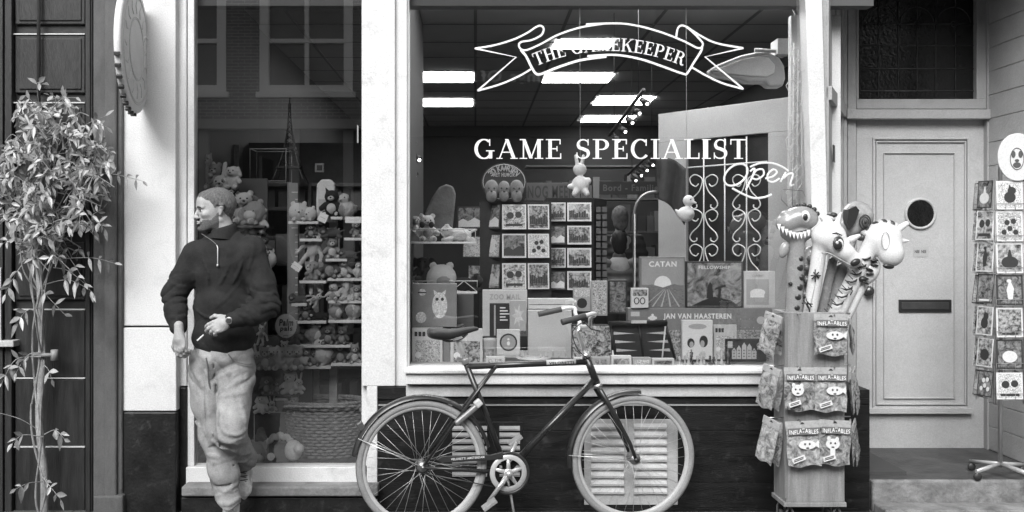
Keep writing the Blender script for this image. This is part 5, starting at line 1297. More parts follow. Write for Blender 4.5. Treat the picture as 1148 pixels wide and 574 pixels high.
for k in (0, 1, 2, 3):
    for u in (-fw/2, fw/2):
        p = fpos(k, u*.98); m.tube([p+Vector((0, 0, zb2-.02)), p+Vector((0, 0, zt_+.01))], .0022, 5)
    for (a, b) in rows:
        z = Z(b, -.07); 
        for dz in (0, .035): m.tube([fpos(k, -fw/2, .014)+Vector((0, 0, z+dz)), fpos(k, fw/2, .014)+Vector((0, 0, z+dz))], .0016, 4)
        for u in (-.5, -.17, .17, .5): m.tube([fpos(k, fw*u, .0)+Vector((0, 0, z-.002)), fpos(k, fw*u, .014)+Vector((0, 0, z-.002)), fpos(k, fw*u, .014)+Vector((0, 0, z+.035))], .0014, 4)
for (a, b) in rows: m.tube([(CX, CY, Z(b, -.07)), fpos(0, 0)+Vector((0, 0, Z(b, -.07)))], .002, 4)
m.build('wire_frame', mat('rack_wire', .35, .4, metal=.5), car)
descs = [('postcard with a dog portrait, topmost on the street face of the porch rack', mo_dog, 5, False), ('postcard with a small group of faces on the porch rack', mo_group, 3, False), ('postcard with a round jar on the porch rack', mo_jar, 0, False),
         ('dark postcard with one pale figure on the porch rack', mo_fig, 4, True), ('postcard with a crowded busy pattern on the porch rack', mo_none, 2, False), ('dark postcard with a pale round moon on the porch rack', mo_moon, 4, True), ('postcard with a couple, lowest on the street face of the porch rack', mo_couple, 5, False)]
orow = ['first', 'second', 'third', 'fourth', 'fifth', 'sixth', 'seventh']
for i, ((a, b), (lb, mo, pc, dk)) in enumerate(zip(rows, descs)):
    z = Z(b, -.07)+.003; hh = Z(a, -.07)-Z(b, -.07)
    card(fpos(0, 0, .006)+Vector((0, 0, z)), fw*.94, hh*1.0, 0, -3, pc, lb, 'postcards in the porch rack', mo, dark=dk)
    for kk in (-1, 1, -2):
        side = {-1: 'door side, rear pocket', 1: 'outer side', -2: 'door side, front pocket'}[kk]
        for q in range(1):
            p = fpos(1 if kk == 1 else -1, {-1: -.045, 1: 0, -2: .035}[kk], .014 if kk != -2 else .03)+Vector((0, 0, z+(.008 if kk == -2 else 0))); rz = R({-1: -82, 1: 82, -2: -66}[kk])+R(((i*37) % 13)-6)
            card(p, fw*(.86 if kk == 1 else .66), hh*(.98-.06*q), rz, -5-(i*5) % 4, (i*2+q+kk) % 6, 'postcard in the %s row down on the %s of the porch rack' % (orow[i], side), 'postcards in the porch rack', [mo_fig, mo_none, mo_dog, mo_moon, mo_group, mo_jar, mo_couple][(i+kk) % 7], dark=(i+q) % 3 == 0)
m = MB(); sc_ = P(1141, 176, -.05); m.disc((sc_.x, sc_.y, sc_.z), S(22), S(26.5), sc_.y+.012, 48); sg2 = m.build('round_topper', mat('topper_white', .7, .4), car, bevel=.002)
m = MB(); y = sc_.y-.002
for dx, dz, rx_, rz_ in [(-5, 3, 2.4, 4), (3, 3, 2.4, 4)]: m.disc((sc_.x+S(dx), y, sc_.z+S(dz)), S(rx_), S(rz_), y+.001, 16)
m.disc((sc_.x+S(-1), y, sc_.z-S(4)), S(2.4), S(1.8), y+.001, 14)
m.tube([(sc_.x+S(-1+7.5*math.cos(a)), y, sc_.z-S(2)-S(12)*math.sin(a)) for a in [2*PI*k/24 for k in range(24)]], .002, 5, closed=True)
m.disc((sc_.x-S(1), y+.0004, sc_.z-S(9)), S(4.5), S(3.2), y+.001, 16)
m.build('face_print', mat('topper_ink', .1, .5), sg2)
m = MB(); m.tube([(CX, CY, zt_+.08), (sc_.x, sc_.y+.01, sc_.z)], .006, 6)
for k in range(4):
    a = R(25+90*k); e = Vector((CX+.2*math.cos(a), CY+.2*math.sin(a), .235)); m.tube([(CX, CY, .26), e], .013, 8, flat=.7)
m.build('base', mat('rack_base', .5, .35, .1, 20, metal=.3), car)
for k in range(4):
    a = R(25+90*k); e = (CX+.19*math.cos(a), CY+.19*math.sin(a), .205); m = MB()
    m.lathe([(0, -.008), (.021, -.008), (.024, 0), (.021, .008), (0, .008)], e, 'y', 20); m.tube([e, (e[0], e[1], .25)], .006, 6); m.build('caster', mat('black_rubber', .03, .5), car)
# ================================================================== things in the wide window
def gbox(name, label, cat, px0, py0, px1, py1, Y, dep, mt, art=None, rz=0, group=None, bevel=.002, tiltx=0):
    """box whose front face fills the pixels at depth Y; origin at its base; art(m, w, h) adds printed parts in local coordinates"""
    wd = S(px1-px0, Y); hh = S(py1-py0, Y); m = MB(); m.box(-wd/2, wd/2, 0, dep, 0, hh)
    o = m.build(name, mt, None, origin=(0, 0, 0), bevel=bevel); c = P((px0+px1)/2, py1, Y); o.location = c; o.rotation_euler = (R(tiltx), 0, R(rz)); tag(o, label, cat, group)
    if art: art(o, wd, hh)
    return o
def pr(o, name, mt, fn, lab=None):
    m = MB(); fn(m); q = m.build(name, mt, o, world=False)
    return q
def ltext(o, s, cx, cz, wd, hh, mt, bold=.02, y=-.0016, name='lettering', serif=False):
    if serif:
        m = MB(); W_ = twidth(s, .05, .4); serif_text(m, s, lambda u, v: Vector((cx-wd/2+u/W_*wd, y, cz-hh/2+v*hh)), .05, .4); return m.build(name, mt, o, world=False)
    me = text_mesh(s, 1, bold); a = np.array([v.co[:] for v in me.vertices]); xa, xb, za, zb = a[:, 0].min(), a[:, 0].max(), a[:, 1].min(), a[:, 1].max()
    for v in me.vertices: v.co = Vector((cx+((v.co.x-xa)/(xb-xa)-.5)*wd, y, cz+((v.co.y-za)/(zb-za)-.5)*hh))
    me.name = name; me.materials.append(mt); q = bpy.data.objects.new(name, me); SC.collection.objects.link(q); q.parent = o; return q
GT = mat('box_mid_grey', .24, .4, .1, 20); GD = mat('box_dark', .035, .4, .2, 20); GL_ = mat('box_light', .62, .45, .06, 20); GW = mat('box_white', .75, .45); PW = mat('print_white', .85, .5); PK = mat('print_black', .03, .5); PG = mat('print_grey', .42, .5)

def art_catan(o, w_, h):
    pr(o, 'landscape_print', mat('sky_print', .36, .45, .08, 9), lambda m: m.box(-w_*.47, w_*.47, -.0008, 0, h*.45, h*.97))
    pr(o, 'sun_print', PW, lambda m: m.disc((0, -.0014, h*.46), w_*.19, w_*.19, -.0008, 28))
    pr(o, 'hill_print', mat('field_print', .2, .5, .5, 60, stretch=(1, 1, 4)), lambda m: m.prism([(-w_*.47, h*.02), (w_*.47, h*.02), (w_*.47, h*.42), (w_*.25, h*.47), (0, h*.40), (-w_*.25, h*.46), (-w_*.47, h*.38)], -.0022, -.0015))
    pr(o, 'furrow_print', mat('furrow_print', .5, .5), lambda m: [m.prism([(-w_*.45+w_*.2*k, h*.02), (-w_*.41+w_*.2*k, h*.02), (w_*.02+w_*.03*k, h*.36), (w_*.01+w_*.03*k, h*.36)], -.0028, -.0023) for k in range(5)])
    ltext(o, 'CATAN', 0, h*.86, w_*.62, h*.11, PW, serif=False, bold=.03)
def art_fellow(o, w_, h):
    pr(o, 'cover_print', picture_mat('storm_print', .015, .5, 9, 21, .16, 2.5), lambda m: m.box(-w_*.47, w_*.47, -.0008, 0, h*.03, h*.97))
    pr(o, 'hill_print', GD, lambda m: m.prism([(-w_*.4, h*.04), (w_*.42, h*.04), (w_*.3, h*.15), (0, h*.24), (-w_*.2, h*.16)], -.0016, -.0009))
    pr(o, 'hero_print', PK, lambda m: (m.prism([(-w_*.14, h*.2), (-w_*.02, h*.2), (-w_*.04, h*.5), (-w_*.08, h*.56), (-w_*.12, h*.45)], -.0022, -.0017), m.prism([(0, h*.38), (w_*.2, h*.46), (w_*.19, h*.5), (w_*.02, h*.43)], -.0022, -.0017), m.prism([(w_*.06, h*.2), (w_*.1, h*.2), (w_*.12, h*.42), (w_*.07, h*.42)], -.0022, -.0017)))
    ltext(o, 'FELLOWSHIP', 0, h*.87, w_*.55, h*.07, PW, .02)
def art_owl(o, w_, h):
    pr(o, 'owl_print', mat('owl_print', .62, .5, .5, 90), lambda m: (m.disc((w_*.12, -.0014, h*.5), w_*.17, h*.3, -.0002, 22), m.prism([(w_*.0, h*.74), (-w_*.02, h*.86), (w_*.07, h*.79)], -.0016, 0), m.prism([(w_*.24, h*.74), (w_*.26, h*.86), (w_*.17, h*.79)], -.0016, 0), m.disc((-w_*.3, -.0014, h*.22), w_*.12, h*.13, 0, 14), m.disc((-w_*.27, -.0014, h*.8), w_*.08, h*.08, 0, 18)))
    pr(o, 'owl_eyes', PK, lambda m: (m.disc((w_*.06, -.0022, h*.64), w_*.035, h*.04, -.0016, 12), m.disc((w_*.18, -.0022, h*.64), w_*.035, h*.04, -.0016, 12), m.box(-w_*.37, -w_*.18, -.0022, -.0016, h*.78, h*.81)))
def art_generic(seed, title=None, pic=0, dark=False):
    def f(o, w_, h):
        r = random.Random(seed)
        pr(o, 'cover_print', PIC[pic], lambda m: m.box(-w_*.4, w_*.42, -.0008, 0, h*.1, h*.68))
        pr(o, 'title_block', PK if not dark else PW, lambda m: [m.box(-w_*.42+w_*.13*k, -w_*.33+w_*.13*k+.001, -.001, 0, h*.78, h*.9) for k in range(3)] if not title else None) if not title else ltext(o, title, 0, h*.84, w_*.7, h*.1, PW if dark else PK, .02)
        pr(o, 'badge', PW, lambda m: m.disc((-w_*.3, -.0016, h*.3), w_*.1, w_*.1, -.0009, 16))
    return f
def art_badge(o, w_, h):
    pr(o, 'ring', PK, lambda m: m.disc((0, -.001, h*.5), w_*.38, w_*.38, 0, 28)); pr(o, 'disc_print', mat('badge_face', .35, .5), lambda m: m.disc((0, -.0018, h*.5), w_*.31, w_*.31, -.0011, 28))
    pr(o, 'figure_print', PW, lambda m: (m.disc((0, -.0026, h*.46), w_*.07, w_*.09, -.0019, 12), m.disc((0, -.0026, h*.62), w_*.05, w_*.05, -.0019, 12)))
WB = .085
gbox('board_game', 'square board game box titled CATAN with a pale sun over fields', 'board game', 718, 288, 768, 345, .42, .07, GT, art_catan)
gbox('board_game', 'dark board game box titled FELLOWSHIP with a stormy figure scene', 'board game', 768.8, 293, 833, 345, .40, .07, GD, art_fellow)
def art_small(o, w_, h):
    pr(o, 'lid_print', PG, lambda m: m.box(-w_*.42, w_*.3, -.001, 0, h*.08, h*.78)); pr(o, 'car_print', PW, lambda m: (m.disc((-w_*.06, -.0018, h*.42), w_*.24, h*.1, -.0011, 18), m.box(-w_*.3, w_*.15, -.0017, -.0011, h*.28, h*.4))); ltext(o, 'GAME', -w_*.05, h*.88, w_*.4, h*.06, PG, .01)
gbox('board_game', 'light grey game box with a small oval picture on the window side of the stand', 'board game', 834, 304, 869, 345, .40, .06, GL_, art_small)
gbox('card_game', 'small pale card game box with black numerals left of the sunlit box', 'card game', 708, 323, 727, 345, .34, .04, GW, lambda o, w_, h: (pr(o, 'print', PK, lambda m: (m.tube([(-w_*.2+w_*.14*math.cos(a), -.001, h*.35+h*.16*math.sin(a)) for a in [2*PI*k/12 for k in range(12)]], .003, 5, closed=True), m.tube([(w_*.15+w_*.14*math.cos(a), -.001, h*.35+h*.16*math.sin(a)) for a in [2*PI*k/12 for k in range(12)]], .003, 5, closed=True))), pr(o, 'head_print', PIC[2], lambda m: m.box(-w_*.42, w_*.42, -.001, 0, h*.6, h*.92))))
gbox('card_game', 'plain grey game carton wedged behind the small numbered card game', 'card game', 723, 326, 737, 345, .5, .04, PG, None)
# long puzzle box: two parts of its front are hidden behind other boxes
def art_jvh(o, w_, h):
    pr(o, 'scene_print', picture_mat('crowd_print', .1, .6, 60, 33, .1, 1), lambda m: m.box(-w_*.5+.004, w_*.498, -.0008, 0, h*.02, h*.62))
    pr(o, 'speckle_print', mat('speckles', .5, .5, .8, 120), lambda m: [m.disc((w_*(.22+.03*(k % 7)), -.0012, h*(.66+.05*(k*3 % 6))), .0035, .0035, 0, 6) for k in range(20)])
    ltext(o, 'JAN VAN HAASTEREN', w_*(-.02), h*.85, w_*.47, h*.12, PW, .035)
    c = (-w_*.33, h*.83); pr(o, 'puzzle_piece_emblem', PW, lambda m: [m.box(c[0]-.016, c[0]+.016, -.0015, 0, c[1]-.013, c[1]+.013), m.disc((c[0], -.0018, c[1]+.018), .008, .008, 0, 12), m.disc((c[0], -.0019, c[1]-.018), .008, .008, 0, 12), m.disc((c[0]+.02, -.002, c[1]), .008, .008, 0, 12), m.disc((c[0]-.02, -.0021, c[1]), .008, .008, 0, 12)])
    pr(o, 'logo_patch', mat('logo_patch', .6, .5), lambda m: (m.disc((w_*.42, -.0016, h*.79), .025, .024, 0, 20), m.box(-w_*.48, -w_*.42, -.0015, 0, h*.86, h*.94)))
gbox('jigsaw_puzzle', 'long grey jigsaw puzzle box lettered JAN VAN HAASTEREN', 'jigsaw puzzle', 704, 345.6, 866, 409.5, .36, .08, GT, art_jvh)
def art_couple(o, w_, h):
    pr(o, 'faces_print', PK, lambda m: (m.disc((-w_*.22, -.0012, h*.42), w_*.12, h*.12, 0, 16), m.disc((w_*.2, -.0012, h*.46), w_*.14, h*.15, 0, 16)))
    pr(o, 'skin_print', PG, lambda m: (m.disc((-w_*.2, -.0018, h*.38), w_*.07, h*.08, -.0013, 14), m.disc((w_*.16, -.0018, h*.4), w_*.07, h*.09, -.0013, 14), m.disc((0, -.001, h*.84), w_*.3, h*.07, 0, 20)))
gbox('party_game', 'white party game box with a printed bearded man and dark haired woman', 'party game', 765, 359, 799, 403, .27, .045, GW, art_couple)
def art_houses(o, w_, h):
    def f(m):
        for k, (x, t) in enumerate([(-.3, .62), (-.18, .72), (-.05, .85), (.08, .8), (.2, .6)]):
            m.prism([(w_*(x-.055), h*.12), (w_*(x+.055), h*.12), (w_*(x+.055), h*(t-.15)), (w_*x, h*t), (w_*(x-.055), h*(t-.15))], -.001, 0)
        for k in range(12): a = 2*PI*k/12
        m.tube([(w_*.33+.014*math.cos(2*PI*k/16), -.001, h*.72+.014*math.sin(2*PI*k/16)) for k in range(16)], .0022, 5, closed=True); m.box(-w_*.46, -w_*.34, -.001, 0, h*.6, h*.9)
    pr(o, 'house_print', mat('house_print', .5, .5), f)
    pr(o, 'window_print', PK, lambda m: [m.box(w_*(x-.025+.03*j), w_*(x-.01+.03*j), -.0017, -.0011, h*(.2+.13*i), h*(.27+.13*i)) for x in (-.3, -.18, -.05, .08, .2) for i in range(3) for j in range(2)])
gbox('board_game', 'small black game box with pale canal houses near the window corner', 'board game', 814, 380, 859, 405.5, .20, .03, GD, art_houses)
gbox('board_game', 'pale game sheet box right of the couple box', 'board game', 800, 364, 826, 403, .33, .02, GL_, art_generic(5, None, 5))
# backgammon set standing open
bg_ = empty('backgammon_set', P(721, 405, .3), 0, 'open black backgammon case with pale points propped upright', 'backgammon set')
m = MB()
def q_(px, py, Y=.3): return (X(px, Y), Z(py, Y))
m.prism([q_(691, 404), q_(757, 403), q_(746, 362), q_(684, 364)], .3, .34); cs = m.build('case_leaf', GD, bg_, bevel=.003)
m = MB()
for a, b, wd in [((691, 404), (684, 364), .008), ((757, 403), (746, 362), .008), ((722, 404), (716, 364), .006)]: m.tube([P(*a, .298), P(*b, .298)], wd, 4)
m.tube([P(682, 362.5, .27), P(748, 361.5, .27)], .014, 4); m.build('rim', mat('case_rim', .02, .35), bg_)
m = MB()
for k in range(3):
    y = 373.5+9.5*k; m.prism([q_(688+k*1.5, y-1.6), q_(688+k*1.5, y+1.8), q_(711+k*1.8, y+.4)], .298, .2999); m.prism([q_(746+k*2.2, y-2), q_(747+k*2.2, y+1.4), q_(724+k*2, y)], .2975, .2999)
m.build('points', mat('backgammon_points', .55, .5), cs)
m = MB(); m.box(X(708, .25), X(725, .25), .25, .262, Z(362.5, .25), Z(359.3, .25)); m.build('label_plate', GL_, bg_); m = MB(); m.tube([P(746, 366, .26), P(742, 405, .2)], .005, 6); m.build('stay', GL_, bg_)
# centre and left boxes
gbox('jigsaw_puzzle', 'dark flowered picture puzzle box behind the handlebar', 'jigsaw puzzle', 641, 364, 686, 403, .36, .05, GD, lambda o, w_, h: pr(o, 'scene_print', picture_mat('garden_print', .03, .65, 30, 44, .1, 1.5), lambda m: m.box(-w_*.48, w_*.48, -.0008, 0, h*.03, h*.97)))
gbox('carton', 'large blank pale grey carton in the middle of the window', 'carton', 592, 348, 641, 402, .4, .06, mat('blank_carton', .55, .6, .07, 6), None)
gbox('toy_box', 'white lidded carton with fine lines on top of the blank carton', 'carton', 592, 335, 643, 347.4, .46, .1, GL_, lambda o, w_, h: pr(o, 'line_print', PK, lambda m: (m.box(-w_*.48, w_*.48, -.001, 0, h*.04, h*.1), m.box(-w_*.48, w_*.48, -.001, 0, h*.45, h*.5))))
gbox('toy_box', 'grey carton with a dark round emblem standing behind the handlebar', 'carton', 643, 323, 662, 349, .55, .05, PG, lambda o, w_, h: (pr(o, 'emblem', PK, lambda m: m.disc((0, -.001, h*.35), w_*.3, w_*.3, 0, 18)), pr(o, 'cover_print', PIC[5], lambda m: m.box(-w_*.45, w_*.45, -.001, 0, h*.62, h*.95))))
gbox('toy_box', 'tall mottled toy carton next to the round emblem carton', 'carton', 663, 315, 681, 354, .5, .05, PG, lambda o, w_, h: pr(o, 'cover_print', PIC[3], lambda m: m.box(-w_*.42, w_*.42, -.001, 0, h*.05, h*.95)))
gbox('toy_box', 'near black tall carton right of the mottled toy carton', 'carton', 682, 314, 703, 352, .6, .05, GD, lambda o, w_, h: pr(o, 'cover_print', PIC[4], lambda m: m.box(-w_*.42, w_*.42, -.001, 0, h*.05, h*.95)))
def art_tall(o, w_, h):
    pr(o, 'cover_print', PIC[5], lambda m: m.box(-w_*.05, w_*.47, -.0012, 0, h*.05, h*.72)); ltext(o, 'ZOO MAIL', .0, h*.85, w_*.7, h*.12, PG, .03)
gbox('board_game', 'tall light game box with grey title at the left of the rear carton row', 'board game', 541, 325, 591, 377, .5, .05, GL_, art_tall)
gbox('book', 'black book with white lines of writing left of the badge box', 'book', 549, 340, 571, 378, .42, .04, GD, lambda o, w_, h: (pr(o, 'writing', PW, lambda m: [m.box(w_*.02, w_*(.3+.12*(k % 3)), -.001, 0, h*(.85-.09*k), h*(.885-.09*k)) for k in range(5)]), pr(o, 'spine_print', PG, lambda m: m.box(-w_*.28, -w_*.2, -.001, 0, h*.05, h*.95))))
gbox('toy_box', 'upright carton with a pale burst picture next to the black book', 'carton', 571.5, 337, 590, 371, .4, .03, PG, lambda o, w_, h: pr(o, 'burst_print', mat('burst_print', .6, .5, .3, 30), lambda m: m.prism([(w_*.4*math.cos(a)*(1 if k % 2 else .45), h*.5+h*.4*math.sin(a)*(1 if k % 2 else .45)) for k, a in enumerate([2*PI*j/14 for j in range(14)])], -.001, 0)))
gbox('card_game', 'square pale card box with a large dark ring behind the saddle', 'card game', 557, 369.5, 583, 398, .3, .035, GL_, art_badge)
m = MB(); c = P(549.5, 407, .33); m.lathe([(0, 0), (.042, 0), (.043, .005), (.043, .135), (.044, .138), (.044, .15), (.0, .152)], c, 'z', 32); cn = m.build('canister', mat('canister_grey', .45, .35, .15, 12), bevel=0); tag(cn, 'pale round cardboard canister below the black book', 'canister')
m = MB(); m.lathe([(.0436, .03), (.0438, .09)], c, 'z', 32, (R(200), R(300))); m.build('label', mat('canister_label', .3, .5, .5, 60), cn)
gbox('board_game', 'mid grey game box printed with an owl at the window edge', 'board game', 462, 318, 512, 366.5, .34, .07, GT, art_owl)
gbox('toy_box', 'pale craft box with lace prints below the owl box', 'toy box', 462, 367.5, 496, 411, .30, .06, GL_, art_generic(1, None, 3))
gbox('toy_box', 'pale craft box with a framed picture behind the saddle', 'toy box', 505, 369, 541, 411, .30, .06, GL_, art_generic(2, None, 2))
gbox('toy_box', 'narrow dark spine box between the two craft boxes', 'toy box', 496.6, 375, 504.4, 411, .32, .06, GT, None)
gbox('toy_box', 'plain grey backing carton between the owl box and the wire basket', 'carton', 512.6, 330, 531, 366.5, .5, .05, mat('carton_grey', .1, .5), None)
# bowl and low boxes along the front edge
m = MB(); c = P(598, 407, .22); m.lathe([(0, .004), (.03, .004), (.05, .010), (.095, .026), (.1, .03), (.098, .033), (.05, .018), (0, .012)], c, 'z', 40); bw2 = m.build('dish', mat('pale_ceramic', .6, .25)); tag(bw2, 'wide shallow pale dish at the front of the window display', 'dish')
fronts = [(545, 400, 566, 410, 'flat pale game tin lying left of the dish', GL_), (644, 401, 662, 410.5, 'low white tin directly below the dark flowered puzzle box', GW), (663.5, 400.5, 684, 410.8, 'low speckled tin second along the front edge from the bicycle stem', PG),
          (685.5, 399, 708, 410.8, 'widest low white tin below the backgammon case', GW), (709.5, 401, 730, 410.8, 'low grey tin right of the widest white tin', PG), (731, 402, 756, 410.8, 'low pale tin with dark band below the backgammon stay', GL_), (618, 402, 640, 410.5, 'low dark game tin just right of the dish', GD)]
for a, b, c, d, lb, mt in fronts:
    gbox('game_tin', lb, 'game tin', a, b, c, d, .14, .05, mt, lambda o, w_, h: pr(o, 'print', PIC[random.Random(hash(lb) % 97 if False else len(lb)).randrange(6)], lambda m: m.box(-w_*.4, w_*.4, -.0008, 0, h*.2, h*.75)), group='low tins along the front edge of the wide window')
# chess pieces
def chess(c, hgt, mt, label, kind):
    m = MB(); s = hgt/.05; pr_ = [(0, 0), (.0105, 0), (.0108, .004), (.008, .007), (.005, .014), (.0042, .026), (.0075, .031), (.005, .033)]
    top = {'pawn': [(.007, .038), (.0055, .044), (0, .046)], 'king': [(.008, .044), (.004, .047), (.0016, .05), (.0016, .056), (0, .057)], 'bishop': [(.0068, .040), (.0035, .048), (.001, .052), (0, .053)]}[kind]
    m.lathe([(r*s, z*s) for r, z in pr_+top], c, 'z', 14); o = m.build('chess_piece', mt); tag(o, label, 'chess piece', 'chess pieces at the front of the wide window')
    if kind == 'king': m = MB(); m.obox(Vector(c)+Vector((0, 0, .054*s)), (.008*s, .002, .002*s)); m.build('cross', mt, o)
OW = ['first', 'second', 'third', 'fourth', 'fifth', 'sixth', 'seventh', 'eighth']
kinds = ['pawn', 'king', 'pawn', 'bishop', 'pawn', 'pawn', 'bishop', 'king']
xs = [768, 775, 782, 789, 796, 803, 809, 816, 762, 772, 800, 786]
for k, x in enumerate(xs):
    kd = kinds[k % 8]; lite = k % 3 != 1
    chess(P(x, 408.5 if k < 8 else 409.5, .17 if k < 8 else .12), .058+(.02 if kd != 'pawn' else 0), mat('pale_boxwood', .5, .4) if lite else mat('dark_ebony', .06, .35), '%s turned chess %s, %s along the %s row at the couple box' % ('pale' if lite else 'dark', kd, OW[k if k < 8 else k-8], 'rear' if k < 8 else 'front'), kd)
for k, (x, y) in enumerate([(606, 404), (612, 403), (620, 400), (627, 402), (634, 400), (652, 401), (586, 402)]):
    chess(P(x, y+3, .28), .06, mat('pale_boxwood'), 'pale turned wooden piece, %s of those standing before the blank carton' % OW[k], kinds[k])

# wire basket shelves at the left with soft toys
M_WIREW = mat('white_wire', .65, .4)
def basket(px0, px1, pyt, pyb, Y, dep, label):
    o = empty('wire_basket', P((px0+px1)/2, pyb, Y), 0, label, 'wire basket', 'white wire basket shelves in the wide window'); x0, x1, z0, z1 = X(px0, Y), X(px1, Y), Z(pyb, Y), Z(pyt, Y)
    m = MB(); m.box(x0, x1, Y-.01, Y+dep, z0-.012, z0); m.build('shelf_board', GW, o, bevel=.002)
    m = MB()
    for (a, b) in (((x0, Y), (x1, Y)), ((x1, Y), (x1, Y+dep)), ((x0, Y+dep), (x1, Y+dep))):
        m.tube([(a[0], a[1], z1), (b[0], b[1], z1)], .003, 5)
        n = 5 if a[1] == b[1] else 3
        for k in range(n):
            t0, t1 = k/n, (k+1)/n; m.tube([(a[0]+(b[0]-a[0])*t0, a[1]+(b[1]-a[1])*t0, z0 if k % 2 else z1), (a[0]+(b[0]-a[0])*t1, a[1]+(b[1]-a[1])*t1, z1 if k % 2 else z0)], .0022, 5)
    m.build('wire_rail', M_WIREW, o)
basket(461, 533, 257, 271, .5, .25, 'upper white wire basket shelf holding two plush animals'); basket(461, 535, 315, 327, .55, .25, 'lower white wire basket shelf behind the owl box')
m = MB(); m.prism([q_(x, y, .72) for x, y in [(470, 262), (476, 240), (484, 222), (492, 210), (500, 206), (508, 209), (511, 218), (509, 240), (507, 262)]], .72, .76)
cu = m.build('cushion', mat('mottled_cushion', .13, .9, .4, 12, .5, 60), bevel=.015, seg=3); tag(cu, 'tall grey leaf shaped cushion behind the upper wire basket', 'cushion')
# round sign and card racks inside
def mo_town(m, w_, h):
    r = random.Random(int(w_*9999)); x = -.42
    while x < .36: q = r.uniform(.05, .11); m.box(w_*x, w_*(x+q*.9), -.0026, -.0019, h*.2, h*r.uniform(.38, .62)); x += q
    m.box(-w_*.43, w_*.43, -.0027, -.0019, h*.14, h*.18)
def mo_hills(m, w_, h): m.prism([(-w_*.43, h*.1), (w_*.43, h*.1), (w_*.43, h*.38), (w_*.2, h*.5), (-w_*.05, h*.34), (-w_*.25, h*.46), (-w_*.43, h*.36)], -.0026, -.0019)
MOT = [mo_town, mo_couple, mo_town, mo_dog, mo_hills, mo_group]
def indoor_card(px0, py0, px1, py1, Y, rz, pic, label, group, dark=False, tilt=-4):
    wd = S(px1-px0, Y)/max(.3, math.cos(R(rz))); return card(P((px0+px1)/2, py1, Y), wd, S(py1-py0, Y), R(rz), tilt, pic, label, group, MOT[pic], 'greeting card', dark)
rk = empty('card_rack', P(575, 330, 1.0), 0, 'dark greeting card rack with a round headboard inside the window', 'card rack'); rk.location.z = .2
m = MB(); c = P(565, 204, 1.0); m.disc(tuple(c), S(25.5, 1), S(21.5, 1), 1.02, 48); hbd = m.build('headboard', mat('headboard_dark', .035, .5), rk)
m = MB(); m.tube([(c.x+S(23.5, 1)*math.cos(2*PI*k/40), .996, c.z+S(19.5, 1)*math.sin(2*PI*k/40)) for k in range(40)], .0025, 5, closed=True); m.build('ring', PG, hbd)
for s_, cy, r_, sz, n in [('30 KAARTEN', 205, 16, .045, 0)]:
    for k, ch in enumerate(s_):
        if ch == ' ': continue
        a = R(140-100*k/(len(s_)-1)); M3 = Euler((0, -(a-PI/2), 0)).to_matrix(); text('lettering', ch, c+Vector((S(19, 1)*math.cos(a), -.004, S(15.5, 1)*math.sin(a))), .028, .042, PG, hbd, .03, rot=M3)
text('lettering', 'MET HUMOR', c+Vector((0, -.004, S(8, 1))), S(24, 1), .028, PG, hbd, .03)
for k, (dx, r) in enumerate([(-14, 8), (0, 7), (14, 8)]):
    m = MB(); cc_ = c+Vector((S(dx, 1), -.02, -S(8, 1))); m.ell(cc_, (S(r, 1), .02, S(r*1.3, 1))); m.ell(cc_+Vector((0, -.01, -S(8, 1))), (S(r*.8, 1), .02, S(r*.9, 1))); fg = m.build('printed_figure', mat('figure_grey', .17, .8, .3, 20), hbd)
    m = MB()
    for s in (-1, 1): m.ell(cc_+Vector((s*.018, -.021, .004)), .006, 8, 6)
    m.ell(cc_+Vector((0, -.024, -.016)), .008, 8, 6); m.build('face_print', PK, fg)
m = MB(); m.box(X(538, 1.05), X(618, 1.05), 1.04, 1.3, .2, Z(226, 1.05)); m.build('rack_body', GD, rk)
ro3 = ['top', 'middle', 'bottom']
for r, (a, b) in enumerate([(229, 257), (262, 289), (295, 324)]):
    for cN, (x0, x1, rz, Yc) in enumerate([(541, 560, -38, 1.03), (563, 590, 2, .99), (592, 616, 8, 1.0)]):
        indoor_card(x0, a, x1, b, Yc, rz, (r*3+cN) % 6 if not (r == 0 and cN == 0) else 4, 'greeting card in the %s row of the round topped rack, %s column' % (ro3[r], ['angled left', 'centre', 'right'][cN]), 'greeting cards in the round topped rack', cN == 0, -5)
for r, (a, b) in enumerate([(229, 257), (262, 289), (295, 324)]):
    indoor_card(512+r*6, a+2, 540, b, 1.12, -20, (r+4) % 6, 'dim card at the far left end of the round topped rack, %s row' % ro3[r], 'greeting cards in the round topped rack', True, -5)
gbox('notice_board', 'grey sign reading NOG MEER above the black postcard rack', 'sign', 590, 205, 645, 225, 1.25, .02, mat('notice_grey', .08, .6), lambda o, w_, h: ltext(o, 'NOG MEER', 0, h*.5, w_*.94, h*.7, PK, .02))
rk2 = empty('card_rack', P(648, 330, 1.15), 0, 'black postcard rack with town views in the middle of the wide window', 'card rack'); rk2.location.z = .2
m = MB(); m.box(X(612, 1.2), X(666, 1.2), 1.2, 1.5, .2, Z(222, 1.2)); m.hprism([(X(666.5, 1.2), 1.2), (X(680, 1.5), 1.5), (X(666.5, 1.2), 1.5)], .2, Z(222, 1.2)); m.build('rack_body', mat('rack_black', .012, .4), rk2)
m = MB()
for k in range(24): m.box(X(667+ (k % 2)*7, 1.28), X(672+(k % 2)*7, 1.28), 1.21, 1.29, Z(232+8*(k//2)+6, 1.25), Z(232+8*(k//2), 1.25))
m.build('card_edges', mat('card_edges_dark', .09, .5), rk2)
r4 = ['first', 'second', 'third', 'fourth']
